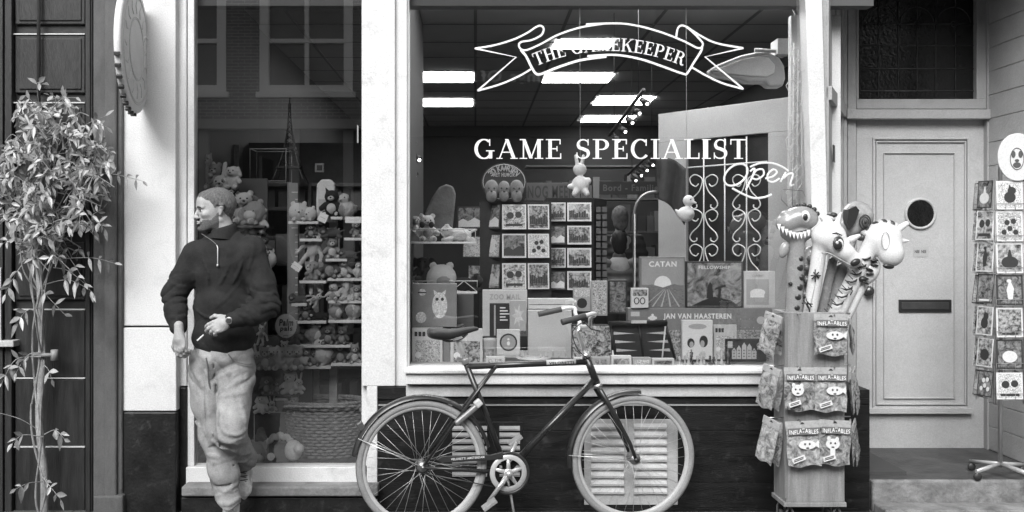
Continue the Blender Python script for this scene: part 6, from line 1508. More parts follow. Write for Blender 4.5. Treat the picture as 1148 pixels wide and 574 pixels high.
for r, (a, b) in enumerate([(227, 248), (253, 274), (278, 300), (304, 325)]):
    indoor_card(616, a, 634, b, 1.17, -6, [0, 4, 2, 4][r], 'small town view card in the %s row down of the black rack, left column' % r4[r], 'town view cards in the black rack', r % 2 == 1)
    indoor_card(636, a, 663, b, 1.16, 0, [0, 2, 0, 2][r], 'wide town view card in the %s row down of the black rack, right column' % r4[r], 'town view cards in the black rack', False)
# customers inside seen from behind
def figure(name, base, hgt, label, hairm, coat, trousers, group):
    s = hgt/1.75; o = empty(name, base, 0, label, 'person', group); B3 = np.array(base)
    def q(x, y, z): return (B3+np.array([x, y, z])*s)
    b = SDF(.012); b.ell(q(0, 0, 1.62), (.075*s, .09*s, .11*s), .02).cap(q(0, 0, 1.42), q(0, 0, 1.55), .05*s, .05*s, .02).cap(q(0, .0, .95), q(0, 0, 1.35), .12*s, .13*s, .03)
    for k in (-1, 1): b.chain([q(k*.1, 0, .92), q(k*.11, 0, .5), q(k*.11, .02, .08)], [.08*s, .06*s, .045*s]).cap(q(k*.11, -.04, .05), q(k*.12, .14, .04), .045*s, .04*s).chain([q(k*.19, 0, 1.36), q(k*.25, 0, 1.1), q(k*.2, .18, 1.0)], [.05*s, .04*s, .035*s]).cap(q(k*.2, .18, 1.0), q(k*.18, .26, 1.02), .03*s, .02*s)
    sdf_obj('body', [b.mesh()], M_SKIN, o)
    c = SDF(.012); c.ell(q(0, 0, 1.2), (.2*s, .14*s, .25*s), .05).ell(q(0, 0, .98), (.19*s, .14*s, .14*s), .05).cap(q(0, 0, 1.36), q(0, 0, 1.44), .085*s, .08*s, .04)
    for k in (-1, 1): c.chain([q(k*.17, 0, 1.38), q(k*.26, 0, 1.1), q(k*.21, .16, 1.0)], [.085*s, .07*s, .06*s], .03)
    sdf_obj('jacket', [c.mesh(lambda x, y, z: .007*np.sin((z-base[2])*75))], coat, o)
    t = SDF(.014)
    for k in (-1, 1): t.chain([q(k*.09, 0, .95), q(k*.11, 0, .5), q(k*.11, .02, .1)], [.11*s, .08*s, .065*s], .03)
    sdf_obj('trousers', [t.mesh()], trousers, o)
    h = SDF(.01); h.ell(q(0, -.01, 1.65), (.088*s, .105*s, .105*s), .02).ell(q(0, -.05, 1.58), (.075*s, .05*s, .09*s), .02); sdf_obj('hair', [h.mesh(lambda x, y, z: .003*np.sin(x*220+z*60))], hairm, o)
    return o
M_CH = mat('customer_hair', .012, .7, .4, 60)
figure('person', (X(694, 3.3), 3.3, .2), 1.44, 'dark haired customer in a quilted jacket seen from behind inside the shop', M_CH, mat('quilted_coat', .09, .5, .2, 20), mat('dark_trousers', .02, .8), 'customers inside the shop')
figure('person', (X(695, 4.3), 4.3, .2), 1.7, 'taller customer in a knitted hat behind the quilted jacket customer', mat('knit_hat', .14, .9, .5, 30), mat('dull_coat', .035, .8, .2, 20), mat('dark_trousers'), 'customers inside the shop')
# arched chrome pipe (mirror frame)
m = MB(); Yp = .9; pts = [P(711, 409, Yp)]+[P(711, 240, Yp)]+[P(733-22*math.cos(a), 240-25*math.sin(a), Yp) for a in [PI/2*k/10 for k in range(11)]]+[P(738, 216, Yp)]
m.tube([tuple(p) for p in pts], .009, 12); a_ = m.build('clothes_rail', mat('dull_rail', .3, .35, metal=.8)); tag(a_, 'arched chrome tube rail rising left of the hanging dark cloth', 'rail')
m = MB(); Yc = .88; n = 14; vs = []; fs = []
for j in range(n+1):
    for i in range(n+1):
        u, v = i/n, j/n; x = 735+(u*34)*(1-.15*v)+3*v; y = 178+u*12+v*(45+18*u)-6*math.sin(u*3); vs.append(P(x, y, Yc+.03*math.sin(u*11+v*2)))
for j in range(n):
    for i in range(n): a = j*(n+1)+i; fs.append((a, a+1, a+n+2, a+n+1))
m.sm = True; m.add(vs, fs); cl_ = m.build('hanging_cloth', mat('dark_cloth', .05, .9, .3, 12, .3, 90)); so_ = cl_.modifiers.new('s', 'SOLIDIFY'); so_.thickness = .006; tag(cl_, 'dark square cloth hanging behind the lettering above the game boxes', 'cloth')
# shelves with goods at the back
m = MB(); xw = [X(560, 6.5), X(900, 6.5)]
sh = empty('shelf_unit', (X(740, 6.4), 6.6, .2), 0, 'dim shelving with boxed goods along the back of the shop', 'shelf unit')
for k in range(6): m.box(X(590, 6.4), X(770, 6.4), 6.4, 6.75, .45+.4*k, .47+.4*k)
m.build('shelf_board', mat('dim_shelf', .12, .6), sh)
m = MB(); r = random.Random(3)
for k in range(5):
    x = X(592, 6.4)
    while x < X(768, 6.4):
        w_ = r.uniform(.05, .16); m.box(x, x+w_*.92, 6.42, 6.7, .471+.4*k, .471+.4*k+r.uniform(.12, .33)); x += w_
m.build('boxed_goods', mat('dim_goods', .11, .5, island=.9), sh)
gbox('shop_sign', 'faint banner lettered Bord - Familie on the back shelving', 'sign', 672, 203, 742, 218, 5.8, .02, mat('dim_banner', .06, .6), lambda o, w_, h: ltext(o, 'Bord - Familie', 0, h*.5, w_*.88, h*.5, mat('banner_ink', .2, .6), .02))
# spotlight tracks
def track(a, b, n, label):
    o = empty('spotlight_track', a, 0, label, 'spotlight track', 'spotlight tracks in the wide window'); m = MB(); m.tube([a, b], .013, 4); m.build('rail', M_BLK, o)
    for k in range(n):
        p = Vector(a).lerp(Vector(b), (k+.6)/n); m = MB(); m.tube([p, p+Vector((.01, -.01, -.05))], .006, 6); m.tube([p+Vector((.0, 0, -.04)), p+Vector((.035, -.03, -.075))], [.018, .026], 12); s = m.build('spotlight', M_BLK, o)
        m = MB(); e = p+Vector((.036, -.031, -.0765)); m.ell(e, .011, 10, 6); m.build('lamp', mat('spot_lamp', .9, .3, emit=5), s)
    for q in (.15, .85): p = Vector(a).lerp(Vector(b), q); m = MB(); m.tube([p, (p.x, p.y, CZ)], .002, 4); m.build('wire', M_BLK, o)
track(P(683, 152, 1.6), P(722, 100, 1.0), 5, 'black spotlight track crossing the ceiling lights right of centre'); track(P(704, 196, 3.0), P(736, 166, 2.2), 5, 'smaller black spotlight track lower down, behind the lettering')
track(P(458, 195, 1.2), P(466, 160, 1.0), 2, 'short spotlight track cut off by the middle post')
# inner glazed door with scrolled ironwork, standing open behind the window
dr = empty('glazed_door', P(737, 415, 1.55), 0, 'white inner door with scrolled ironwork over its glass, standing open', 'door'); dr.location.z = .2
a0 = P(738, 128, 1.5); a1 = P(891, 108, .75); dv = Vector((a1.x-a0.x, a1.y-a0.y, 0)); dl = dv.length; dv.normalize(); dn = Vector((-dv.y, dv.x, 0))
def D(px, py, off=0.0):
    """pixel on the door's plane"""
    ray = Vector(((px-533)/F, 1, (270-py)/F)); p0 = Vector((a0.x, a0.y, 0))-dn*off; t = (p0-CAMP).dot(dn)/ray.dot(dn); return CAMP+ray*t
def dslab(m, corners, th=.04, off=0.0):
    f = [D(x, y, off) for x, y in corners]; n = len(f); b = [p+dn*th for p in f]
    m.add(f+b, [tuple(range(n)), tuple(range(2*n-1, n-1, -1))]+[(i, i+n, (i+1) % n+n, (i+1) % n) for i in range(n)])
m = MB()
dslab(m, [(738, 128), (891, 108), (891, 146), (738, 160)]); dslab(m, [(738, 160.2), (769, 157.3), (769, 415), (738, 415)]); dslab(m, [(861, 148.8), (891, 146.2), (891, 425), (861, 422)]); dslab(m, [(769.2, 345), (860.8, 345), (860.8, 422), (769.2, 416)])
m.build('door_leaf', mat('door_white', .42, .5, .05, 5), dr, bevel=.003)
m = MB()
dslab(m, [(769, 158), (861, 149), (861, 345), (769, 345)], .005, -.03); m.build('pane', mat('dim_pane', .03, .1, .5, 4), dr)
m = MB(); iw = .0052
for x in (789, 812.5, 837): m.tube([D(x, 157-(x-789)*.08, .03), D(x, 345, .03)], iw*.9, 6)
m.tube([D(770, 188, .03), D(860, 181, .03)], iw, 6)
def scroll(cx, cy, sx, sy):
    """S scroll from the bar outwards; pixel offsets"""
    q = [(0, 5), (-4, 11), (-10, 13), (-14, 8), (-13, 1), (-8, -1)]
    q2 = [(cx+sx*a, cy+sy*b) for a, b in q]
    return q2
for x in (789, 837):
    for (y, h) in ((197, 38), (236, 36), (275, 40), (313, 34)):
        for s in (-1, 1):
            # heart-like pair: curl out at the top, sweep in to the bar, curl again at the foot
            pts = [(x+s*6, y+9), (x+s*9, y+12), (x+s*14, y+9), (x+s*15.5, y+3), (x+s*11, y-1), (x+s*6, y), (x+s*1.5, y+5), (x+s*5, y+h*.45), (x+s*13, y+h*.68), (x+s*15.5, y+h*.85), (x+s*12, y+h*.97), (x+s*8, y+h*.93), (x+s*8, y+h*.85)]
            if s*(1 if x == 837 else -1) < 0 and (y in (236,)): pass
            m.tube([tuple(D(a, b, .03)) for a, b in smoothpath(pts, 4)], iw*.8, 6)
m.build('ironwork', mat('white_iron', .7, .45), dr)
# grey lamp-like air curtain fixture
ac = empty('wall_fan', P(835, 100, .6), 0, 'grey teardrop shaped fixture bracketed high in the window corner', 'fixture')
tp = [(795, 78), (805, 72), (830, 62), (848, 58), (862, 58), (874, 64), (880, 74), (881, 88), (878, 97), (862, 97), (858, 92), (840, 92), (815, 86), (800, 84)]
m = MB(); m.prism([(X(x, .6), Z(y, .6)) for x, y in tp], .6, .72); m.build('housing', mat('fixture_grey', .4, .4, .1, 5), ac, bevel=.02, seg=3)
m = MB(); m.prism([(X(x, .59), Z(y, .59)) for x, y in [(800, 79), (830, 67), (850, 63), (862, 65), (869, 73), (868, 82), (860, 86), (840, 85), (812, 82)]], .588, .6); m.build('lens', mat('fixture_lens', .6, .35), ac, bevel=.004)
m = MB(); m.tube([P(846, 56, .6), P(878, 58, .6)], .012, 8); m.box(X(872, .55), X(886, .55), .55, .7, Z(60, .55), Z(43, .55)); m.tube([P(884, 45, .6), P(893, 20, .6), P(880, -10, .6)], .004, 6); m.build('bracket', mat('bracket_pale', .4, .4), ac)
# hanging rabbit and duck lights
def hang(px, Y, y0, label, wname='hanging_rabbit'):
    return None
s = SDF(.0032); Yr = .16; k = S(1, Yr)
def r3(px, py, dy=0): return np.array(P(px, py, Yr+dy))
s.ell(r3(650, 190), (7.5*k, 6.5*k, 7*k), .01).ell(r3(650.5, 207), (9.5*k, 8*k, 10*k), .012).cap(r3(647, 183), r3(645.5, 175), 2.2*k, 1.8*k, .006).cap(r3(652.5, 183), r3(654, 175), 2.2*k, 1.8*k, .006).ell(r3(641, 209), (5*k, 4*k, 3*k), .01).ell(r3(659, 203), (4*k, 4*k, 4*k), .01).cap(r3(646, 214, -.02), r3(644, 217, -.03), 3.6*k, 3*k, .01).cap(r3(656, 214, -.02), r3(658, 217, -.03), 3.6*k, 3*k, .01)
rb = sdf_obj('rabbit_ornament', [s.mesh()], mat('frosted_white', .85, .45)); tag(rb, 'small white seated rabbit ornament hanging on a wire before the lettering', 'ornament')
m = MB(); m.tube([P(650.5, 176, Yr), P(650, -25, Yr)], .0014, 4); m.build('wire', mat('pale_wire', .6, .5), rb)
s = SDF(.0032)
s.ell(r3(772, 225), (6.3*k, 6*k, 6.3*k), .01).ell(r3(769, 240), (9.5*k, 7.5*k, 8.5*k), .012).cap(r3(776, 226, -.02), r3(780, 227.5, -.03), 2*k, 1.1*k, .004).cap(r3(762, 240), r3(758, 236), 3*k, 1.5*k, .008).ell(r3(773, 239, -.03), (5*k, 3*k, 4*k), .006)
dk = sdf_obj('duck_ornament', [s.mesh()], mat('frosted_white')); tag(dk, 'small pale duck ornament hanging on a wire above the game boxes', 'ornament')
m = MB(); m.tube([P(770, 219, Yr), P(769, -25, Yr)], .0014, 4); m.build('wire', mat('pale_wire'), dk); m = MB(); m.ell(P(774.5, 223.5, Yr-.032), .0045, 8, 6); m.build('eye', PK, dk)
# neon sign
ns = empty('neon_sign', P(848, 222, .13), 0, 'pale neon tube sign spelling Open in script inside an oval stroke', 'neon sign')
M_NEON = mat('neon_tube', .8, .3, emit=.35); Yn = .13
def nt_(pts, r=.0055, sm=5): 
    m = MB(); m.tube([tuple(P(a, b, Yn)) for a, b in smoothpath(pts, sm)], r, 8); return m
nt_([(825+13*math.cos(a)*1.0+math.sin(a)*2.5, 196-12*math.sin(a)+math.cos(a)*-2.5) for a in [2*PI*k/14 for k in range(15)]], .0058, 3).build('letter_o', M_NEON, ns)
nt_([(841, 192), (846, 189), (843, 199), (836, 213), (843, 199), (848, 191), (855, 190), (856, 196), (849, 201), (844, 200)]).build('letter_p', M_NEON, ns)
nt_([(858, 200), (866, 198), (871, 193), (867, 190), (861, 195), (861, 202), (867, 204), (874, 200)]).build('letter_e', M_NEON, ns)
nt_([(875, 204), (881, 193), (878, 200), (884, 195), (889, 195), (887, 202), (886, 208), (890, 207)]).build('letter_n', M_NEON, ns)
nt_([(841, 187), (852, 183), (866, 183), (877, 187), (884, 192)]).build('upper_stroke', M_NEON, ns); nt_([(821, 211), (832, 217), (845, 222), (857, 221), (865, 218)], .0062).build('lower_stroke', M_NEON, ns)
# folded white wire stand between window and post
m = MB(); r = random.Random(5); Yw = .14
for k in range(5):
    x = 882+k*5; m.tube([P(x, 340, Yw+.02*k), P(x+3, 40+8*k, Yw+.02*k)], .004, 6)
for k in range(22):
    y = 60+k*12; x = 881+r.uniform(0, 10); m.tube([tuple(P(a, b, Yw)) for a, b in smoothpath([(x, y), (x+6, y-7), (x+12, y), (x+7, y+9), (x+2, y+14)], 4)], .0028, 5)
    m.tube([tuple(P(a, b, Yw+.03)) for a, b in [(x, y), (x+r.uniform(-8, 8)+6, y+12)]], .0022, 4)
ws = m.build('folding_grille', mat('white_iron')); tag(ws, 'white folded wire grille standing inside at the right window post', 'grille')
# pendant wire loops below neon
m = MB(); m.tube([P(878, 212, .12), P(900, 214, .12), P(905, 226, .12), P(888, 236, .12), P(876, 224, .12), P(878, 212, .12)], .0018, 4); m.tube([P(889, 205, .12), P(888, 236, .12)], .0018, 4); w2 = m.build('wire_hanger', mat('dull_wire', .2, .4, metal=.5)); tag(w2, 'bent thin wire frame hanging beside the neon sign', 'wire frame')
# ================================================================== things in the tall window
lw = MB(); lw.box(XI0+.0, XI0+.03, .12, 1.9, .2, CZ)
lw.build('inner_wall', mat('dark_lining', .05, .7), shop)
# wooden shelf tree with pale boards
tree = empty('shelf_tree', P(374, 470, .5), 0, 'pale stepped board display stand for soft toys in the tall window', 'display shelf'); tree.location.z = .26
YT = .42; brd = [(323, 357, 248), (371, 384, 243), (336, 361, 267.5), (386, 409, 266.5), (365, 389, 290), (336, 366, 314.5), (367, 410, 312), (327, 344, 340), (368, 405, 337), (334, 366, 359.5), (368, 410, 359), (317, 393, 386.5), (338, 371, 410.5), (371.5, 411, 407)]
m = MB(); m.box(X(369, YT+.1), X(378, YT+.1), YT+.1, YT+.14, .26, Z(238, YT)); m.box(X(352, YT+.16), X(358, YT+.16), YT+.14, YT+.17, .26, Z(300, YT)); m.build('post', M_WOODPALE, tree, bevel=.003)
for k, (a, b, y) in enumerate(brd):
    m = MB(); m.box(X(a, YT-.06), X(b, YT-.06), YT-.06-.012*(k % 2), YT+.09, Z(y+3.2, YT-.06), Z(y, YT-.06)); m.build('shelf_board', mat('pale_board', .6, .5, .1, 9), tree, bevel=.002)
# height plank with tick marks
m = MB(); m.box(X(322, .55), X(334, .55), .55, .575, .27, Z(205, .55)); hp = m.build('measuring_plank', mat('plank_grey', .17, .6, .15, 9, stretch=(4, 4, .5)), bevel=.002); tag(hp, 'tall grey measuring plank with tick marks left of the shelf tree', 'plank')
m = MB()
for k in range(30): y = 215+k*8; m.box(X(331 if k % 5 else 327, .549), X(334, .549), .5475, .5495, Z(y+1, .549), Z(y, .549))
m.build('tick_marks', mat('tick_white', .55, .5), hp)
# dark book shelves behind
bs = empty('bookcase', (X(280, 1.3), 1.35, .26), 0, 'dark tall shelving with grey box files behind the soft toys', 'bookcase')
m = MB()
for px in (232, 290, 345, 408): m.box(X(px, 1.2), X(px+4, 1.2), 1.2, 1.55, .2, Z(175 if px < 300 else 205, 1.2))
for y in (205, 232, 294, 352, 410, 465): m.box(X(232, 1.2), X(408, 1.2), 1.205, 1.55, Z(y+4, 1.2), Z(y, 1.2))
m.box(X(215, 1.56), X(410, 1.56), 1.56, 1.6, .2, Z(160, 1.56)); m.build('carcass', mat('bookcase_dark', .06, .5, .3, 8), bs, bevel=.003)
r = random.Random(11)
for sh_, y in enumerate((232, 294, 352, 410, 465)):
    for a, b in ((237, 289), (295, 344), (350, 407)):
        x = a
        while x < b-8:
            w_ = r.choice((9, 14, 20)); hgt = r.uniform(24, 44) if sh_ else 20; e = min(b-1, x+w_)
            m = MB(); m.box(X(x, 1.26), X(e-1, 1.26), 1.26, 1.48, Z(y, 1.2)+.001, Z(y-hgt, 1.26)); m.build('box_file', mat('file_%d' % r.randrange(4), r.choice((.05, .09, .16)), .6, .2, 9), bs, bevel=.002); x = e+r.choice((0, 3, 8))
m = MB(); m.box(X(233, 1.1), X(252, 1.1), 1.1, 1.3, Z(205, 1.1), Z(152, 1.1)); bb = m.build('tall_carton', mat('tweed_grey', .13, .9, .4, 60), bevel=.003); tag(bb, 'grey upright carton on top of the dark shelving', 'carton')
m = MB(); m.hprism([(X(256, 1.1), 1.1), (X(268, 1.1), 1.1), (X(272, 1.3), 1.3), (X(256, 1.3), 1.3)], Z(205, 1.1), Z(162, 1.1)); bb = m.build('leaning_carton', mat('tweed_grey'), bevel=.003); tag(bb, 'smaller grey carton right of the taller one on the dark shelving', 'carton')
# tower model
tw_ = MB(); cx = X(325, 1.0); zb_ = Z(205, 1.0); zt2 = Z(116, 1.0); H = zt2-zb_
def wv(t): return S(17, 1)*(1-t)**2.3+S(1.2, 1)
for s in (-1, 1):
    for q in (-1, 1):
        tw_.tube([(cx+s*wv(t), 1.0+q*wv(t)*.8, zb_+H*t) for t in [k/16 for k in range(17)]], .0045, 5)
for k in range(14):
    t, t2 = k/15, (k+1)/15; a, b = wv(t), wv(t2)
    if k < 2: continue
    for s in (-1, 1): tw_.tube([(cx-s*a, 1.0-a*.8, zb_+H*t), (cx+s*b, 1.0-b*.8, zb_+H*t2)], .0028, 4)
for t in (.18, .42): a = wv(t); tw_.box(cx-a*1.1, cx+a*1.1, 1.0-a, 1.0+a, zb_+H*t, zb_+H*t+.012)
tw_.tube([(cx, 1.0, zb_+H*.9), (cx, 1.0, zt2+.04)], .004, 5)
o = tw_.build('tower_model', mat('dark_iron_model', .03, .4)); tag(o, 'dark lattice iron tower model on the shelving behind the man', 'model tower')
# acrylic case
m = MB(); x0, x1, z0, z1 = X(288, .95), X(327, .95), Z(205, .95), Z(170, .95)
for a in (.75, .95):
    m.tube([(x0, a, z0), (x0, a, z1), (x1, a, z1), (x1, a, z0), (x0, a, z0)], .004, 4)
for x in (x0, x1): m.tube([(x, .75, z1), (x, .95, z1)], .004, 4)
o = m.build('display_case', mat('case_edge', .3, .3)); tag(o, 'clear edged small display case at the foot of the tower model', 'display case')
# picture in a small frame on the right
m = MB(); m.box(X(353, 1.15), X(363, 1.15), 1.15, 1.17, Z(193, 1.15), Z(183, 1.15)); o = m.build('picture_frame', mat('frame_pale', .3, .5), bevel=.003); tag(o, 'tiny pale framed picture near the right side of the tall window', 'picture frame')
m = MB(); m.box(X(355, 1.14), X(361, 1.14), 1.146, 1.149, Z(191, 1.14), Z(185, 1.14)); m.build('picture', PK, o)

# soft toys --------------------------------------------------------
TONE = {'w': mat('plush_white', .7, .95, .1, 60, .8, 240), 'p': mat('plush_pale', .6, .95, .15, 60, .8, 240), 'm': mat('plush_mid', .34, .95, .2, 60, .8, 240), 'd': mat('plush_dark', .11, .95, .25, 60, .8, 240), 'k': mat('plush_black', .022, .95, .3, 60, .8, 240)}
M_EYE = mat('bead_eye', .01, .15)
def plush_parts(kind):
    s = SDF(.028); eyes = []; extra = None; E = lambda c, r, k=.05, rot=None: s.ell(c, r, k, rot=rot)
    if kind in ('bear', 'rabbit', 'dog', 'elephant', 'cat'):
        E((0, 0, .27), (.24, .2, .26)); E((0, -.03, .68), (.24, .21, .22)); 
        for q in (-1, 1):
            s.cap((q*.2, -.05, .42), (q*.33, -.16, .28), .085, .09, .04); s.cap((q*.14, -.1, .1), (q*.2, -.32, .09), .1, .1, .04)
            if kind == 'bear': E((q*.19, .0, .88), (.085, .05, .085), .02)
            if kind == 'cat': s.cap((q*.14, 0, .84), (q*.2, 0, .98), .07, .02, .02)
            if kind == 'rabbit': s.cap((q*.1, 0, .85), (q*.17, .03, 1.25), .06, .065, .03)
            if kind == 'dog': s.cap((q*.2, -.02, .82), (q*.29, -.05, .55), .06, .085, .02)
            if kind == 'elephant': E((q*.3, .03, .7), (.17, .04, .19), .02)
            eyes.append((q*.09, -.225, .72))
        if kind == 'elephant': s.chain([(0, -.2, .64), (0, -.33, .52), (0, -.36, .4)], [.085, .07, .055], .03)
        else: E((0, -.2, .62), (.11, .09, .08), .03); extra = ((0, -.29, .645), (.04, .025, .03))
    elif kind == 'bird':
        E((0, 0, .38), (.27, .36, .34)); E((0, -.16, .76), (.19, .19, .19)); s.cap((0, .25, .35), (0, .55, .5), .12, .06, .05)
        for q in (-1, 1): E((q*.25, .05, .4), (.06, .24, .17), .02); s.cap((q*.1, -.1, .08), (q*.12, -.22, .03), .05, .05, .03); eyes.append((q*.12, -.30, .8))
        s.cap((0, -.32, .74), (0, -.46, .70), .06, .02, .02)
    elif kind == 'long':     # dangling floppy toy
        E((0, 0, .8), (.16, .15, .16)); E((0, 0, .48), (.15, .12, .2))
        for q in (-1, 1): s.chain([(q*.12, 0, .6), (q*.28, -.04, .45), (q*.34, -.05, .25)], [.055, .05, .06], .03); s.chain([(q*.08, 0, .32), (q*.12, -.03, .15), (q*.14, -.08, .0)], [.07, .055, .065], .03); s.cap((q*.1, 0, .92), (q*.16, 0, 1.1), .04, .045, .02); eyes.append((q*.06, -.14, .83))
    elif kind == 'lying':
        E((0, 0, .3), (.55, .3, .27)); E((-.5, -.1, .42), (.27, .24, .25)); 
        for q in (-1, 1): s.cap((-.35, q*.2-.05, .12), (-.62, q*.22-.12, .08), .11, .09, .03); s.cap((.4, q*.2, .12), (.55, q*.24-.1, .08), .12, .09, .03); E((-.5, q*.18-.06, .65), (.09, .05, .09), .02); eyes.append((-.6+q*.09, -.32, .48))
        s.cap((.5, .05, .4), (.75, .05, .5), .06, .05, .03)
    elif kind == 'round':
        E((0, 0, .45), (.5, .42, .45)); 
        for q in (-1, 1): E((q*.28, 0, .86), (.13, .07, .12), .02); eyes.append((q*.16, -.38, .52)); s.cap((q*.22, -.25, .06), (q*.26, -.4, .05), .1, .09, .03)
        extra = ((0, -.42, .42), (.06, .03, .045))
    V, Q = s.mesh(lambda x, y, z: .010*np.sin(x*34+z*20)*np.sin(z*41+y*36)+.008*np.sin(x*80+y*50)*np.sin(z*88-y*60)); me = bpy.data.meshes.new('plush_'+kind); me.from_pydata(V.tolist(), [], Q.tolist()); me.polygons.foreach_set('use_smooth', [True]*len(me.polygons)); me.materials.append(None)
    q = MB(); 
    for e in eyes: q.ell(e, .028, 8, 6)
    if extra: q.ell(extra[0], extra[1], 8, 6)
    pt = MB()
    if kind in ('bear', 'dog', 'cat', 'rabbit'):
        pt.ell((0, -.215, .62), (.115, .085, .085), 12, 8); pt.ell((0, -.12, .27), (.17, .13, .19), 12, 8)
        for q_ in (-1, 1): pt.ell((q_*.2, -.37, .09), (.07, .06, .075), 10, 6)
    if kind == 'bird': pt.ell((0, -.14, .36), (.2, .26, .25), 12, 8)
    if kind in ('lying', 'round'): pt.ell((-.52, -.29, .38) if kind == 'lying' else (0, -.3, .36), (.12, .09, .1) if kind == 'lying' else (.26, .18, .22), 12, 8)
    if kind == 'long': pt.ell((0, -.1, .48), (.1, .06, .14), 10, 8)
    return me, q, pt
PC = {}
GP = 'soft toys in the tall window'
def plush(kind, px, py, hpx, tone, Y, label, rz=0, tilt=0, group=GP, cat='soft toy', face=True, muz=None):
    nm = {'bear': 'teddy_bear', 'rabbit': 'plush_rabbit', 'dog': 'plush_dog', 'elephant': 'plush_elephant', 'cat': 'plush_cat', 'bird': 'plush_bird', 'long': 'plush_doll', 'lying': 'plush_animal', 'round': 'plush_ball'}[kind]
    if kind not in PC:
        me, q, pt = plush_parts(kind); tp_ = pt.build('patch', M_EYE, None, origin=(0, 0, 0)) if pt.v else None; t = q.build('face', M_EYE, None, origin=(0, 0, 0)); PC[kind] = (me, t.data, tp_.data if tp_ else None); bpy.data.objects.remove(t)
        if tp_: bpy.data.objects.remove(tp_)
    me, fe, pe = PC[kind]; o = bpy.data.objects.new(nm, me); SC.collection.objects.link(o)
    o.location = P(px, py, Y); s = S(hpx, Y); o.scale = (s, s, s); o.rotation_euler = (0, R(tilt), R(rz)); tag(o, label, cat, group)
    o.material_slots[0].link = 'OBJECT'; o.material_slots[0].material = TONE[tone]
    if pe and (tone in 'dkm' or (px+py) % 3 == 0): f = bpy.data.objects.new('muzzle_and_belly', pe); SC.collection.objects.link(f); f.parent = o; f.material_slots[0].link = 'OBJECT'; f.material_slots[0].material = TONE[{'d': 'm', 'k': 'w', 'm': 'w'}.get(tone, 'm')]
    if face: f = bpy.data.objects.new('face', fe); SC.collection.objects.link(f); f.parent = o
    return o
Ys = YT-.0
L_ = [
 # on the shelf tree
 ('round', 335, 247.5, 17, 'w', 'white round soft toy on the top board, left of its pair', 10), ('round', 347, 247.5, 13, 'w', 'smaller white round soft toy on the top board, right of its pair', -20),
 ('cat', 372, 243, 25, 'k', 'black soft toy with a pale eye on the short top board', 0), ('bird', 389, 247, 24, 'p', 'pale soft toy bird on the right of the top boards', -30),
 ('lying', 372, 267, 14, 'd', 'dark soft toy sprawled over the second tier gap', 10), ('bear', 399, 266, 15, 'm', 'mid grey teddy on the second tier right board', 20), ('dog', 349, 267, 14, 'd', 'dark soft dog on the second tier left board', 0),
 ('long', 342, 299, 32, 'p', 'pale long limbed doll hanging left of the third tier', 0, 25), ('rabbit', 372, 290, 20, 'm', 'grey rabbit on the third tier middle board', 15), ('lying', 392, 290, 12, 'd', 'dark soft toy lying at the right end of the third tier', 0),
 ('elephant', 352, 314, 18, 'm', 'mid grey elephant on the fourth tier left board', -10), ('long', 354, 327, 26, 'w', 'white floppy doll hanging below the fourth tier left board', 0, -12), ('bear', 385, 312, 20, 'm', 'grey teddy on the fourth tier right board', 12), ('bird', 401, 312, 14, 'w', 'white bird at the right end of the fourth tier', 20), ('dog', 370, 312, 24, 'd', 'dark grey dog beside the post on the fourth tier', 0),
 ('lying', 336, 340, 12, 'd', 'dark soft toy on the fifth tier left board', 0), ('long', 343, 341, 16, 'p', 'pale small doll tipped over on the fifth tier', 0, 60), ('rabbit', 374, 337, 16, 'p', 'pale rabbit on the fifth tier right board', -10), ('elephant', 389, 337, 22, 'p', 'pale elephant with wide ears on the fifth tier right board', 8), ('bear', 400, 337, 15, 'm', 'grey teddy squeezed at the right end of the fifth tier', 0),
 ('cat', 343, 359, 17, 'd', 'dark cat on the sixth tier left board', 0), ('bird', 377, 359, 19, 'm', 'mid grey bird on the sixth tier right board', 30), ('bird', 397, 359, 24, 'p', 'pale bird with tucked wings on the sixth tier right end', -25), ('lying', 358, 359, 12, 'k', 'black soft toy lying near the post on the sixth tier', 0),
 ('bird', 352, 386, 22, 'm', 'grey parrot like bird perched on the seventh tier', 40), ('dog', 368, 386, 18, 'd', 'dark dog on the seventh tier middle', 0), ('bear', 384, 386, 17, 'd', 'dark teddy at the right of the seventh tier', -10), ('elephant', 331, 386, 18, 'd', 'dark elephant at the left of the seventh tier', 0),
 ('bear', 343, 410, 18, 'm', 'grey teddy on the lowest tier left board', 10), ('rabbit', 353, 410, 16, 'd', 'dark rabbit on the lowest tier left board', 0), ('bird', 363, 410, 26, 'w', 'pale speckled bird on the lowest tier left board end', -40), ('dog', 382, 407, 20, 'd', 'dark dog on the lowest tier right board', 0), ('cat', 397, 407, 18, 'm', 'grey cat on the lowest tier right board', 20)]
for e in L_:
    k_, x, y, h_, t_, lb, rz = e[:7]; plush(k_, x, y, h_*1.32, t_, Ys-.02 if h_ < 20 else Ys, lb, rz, e[7] if len(e) > 7 else 0)
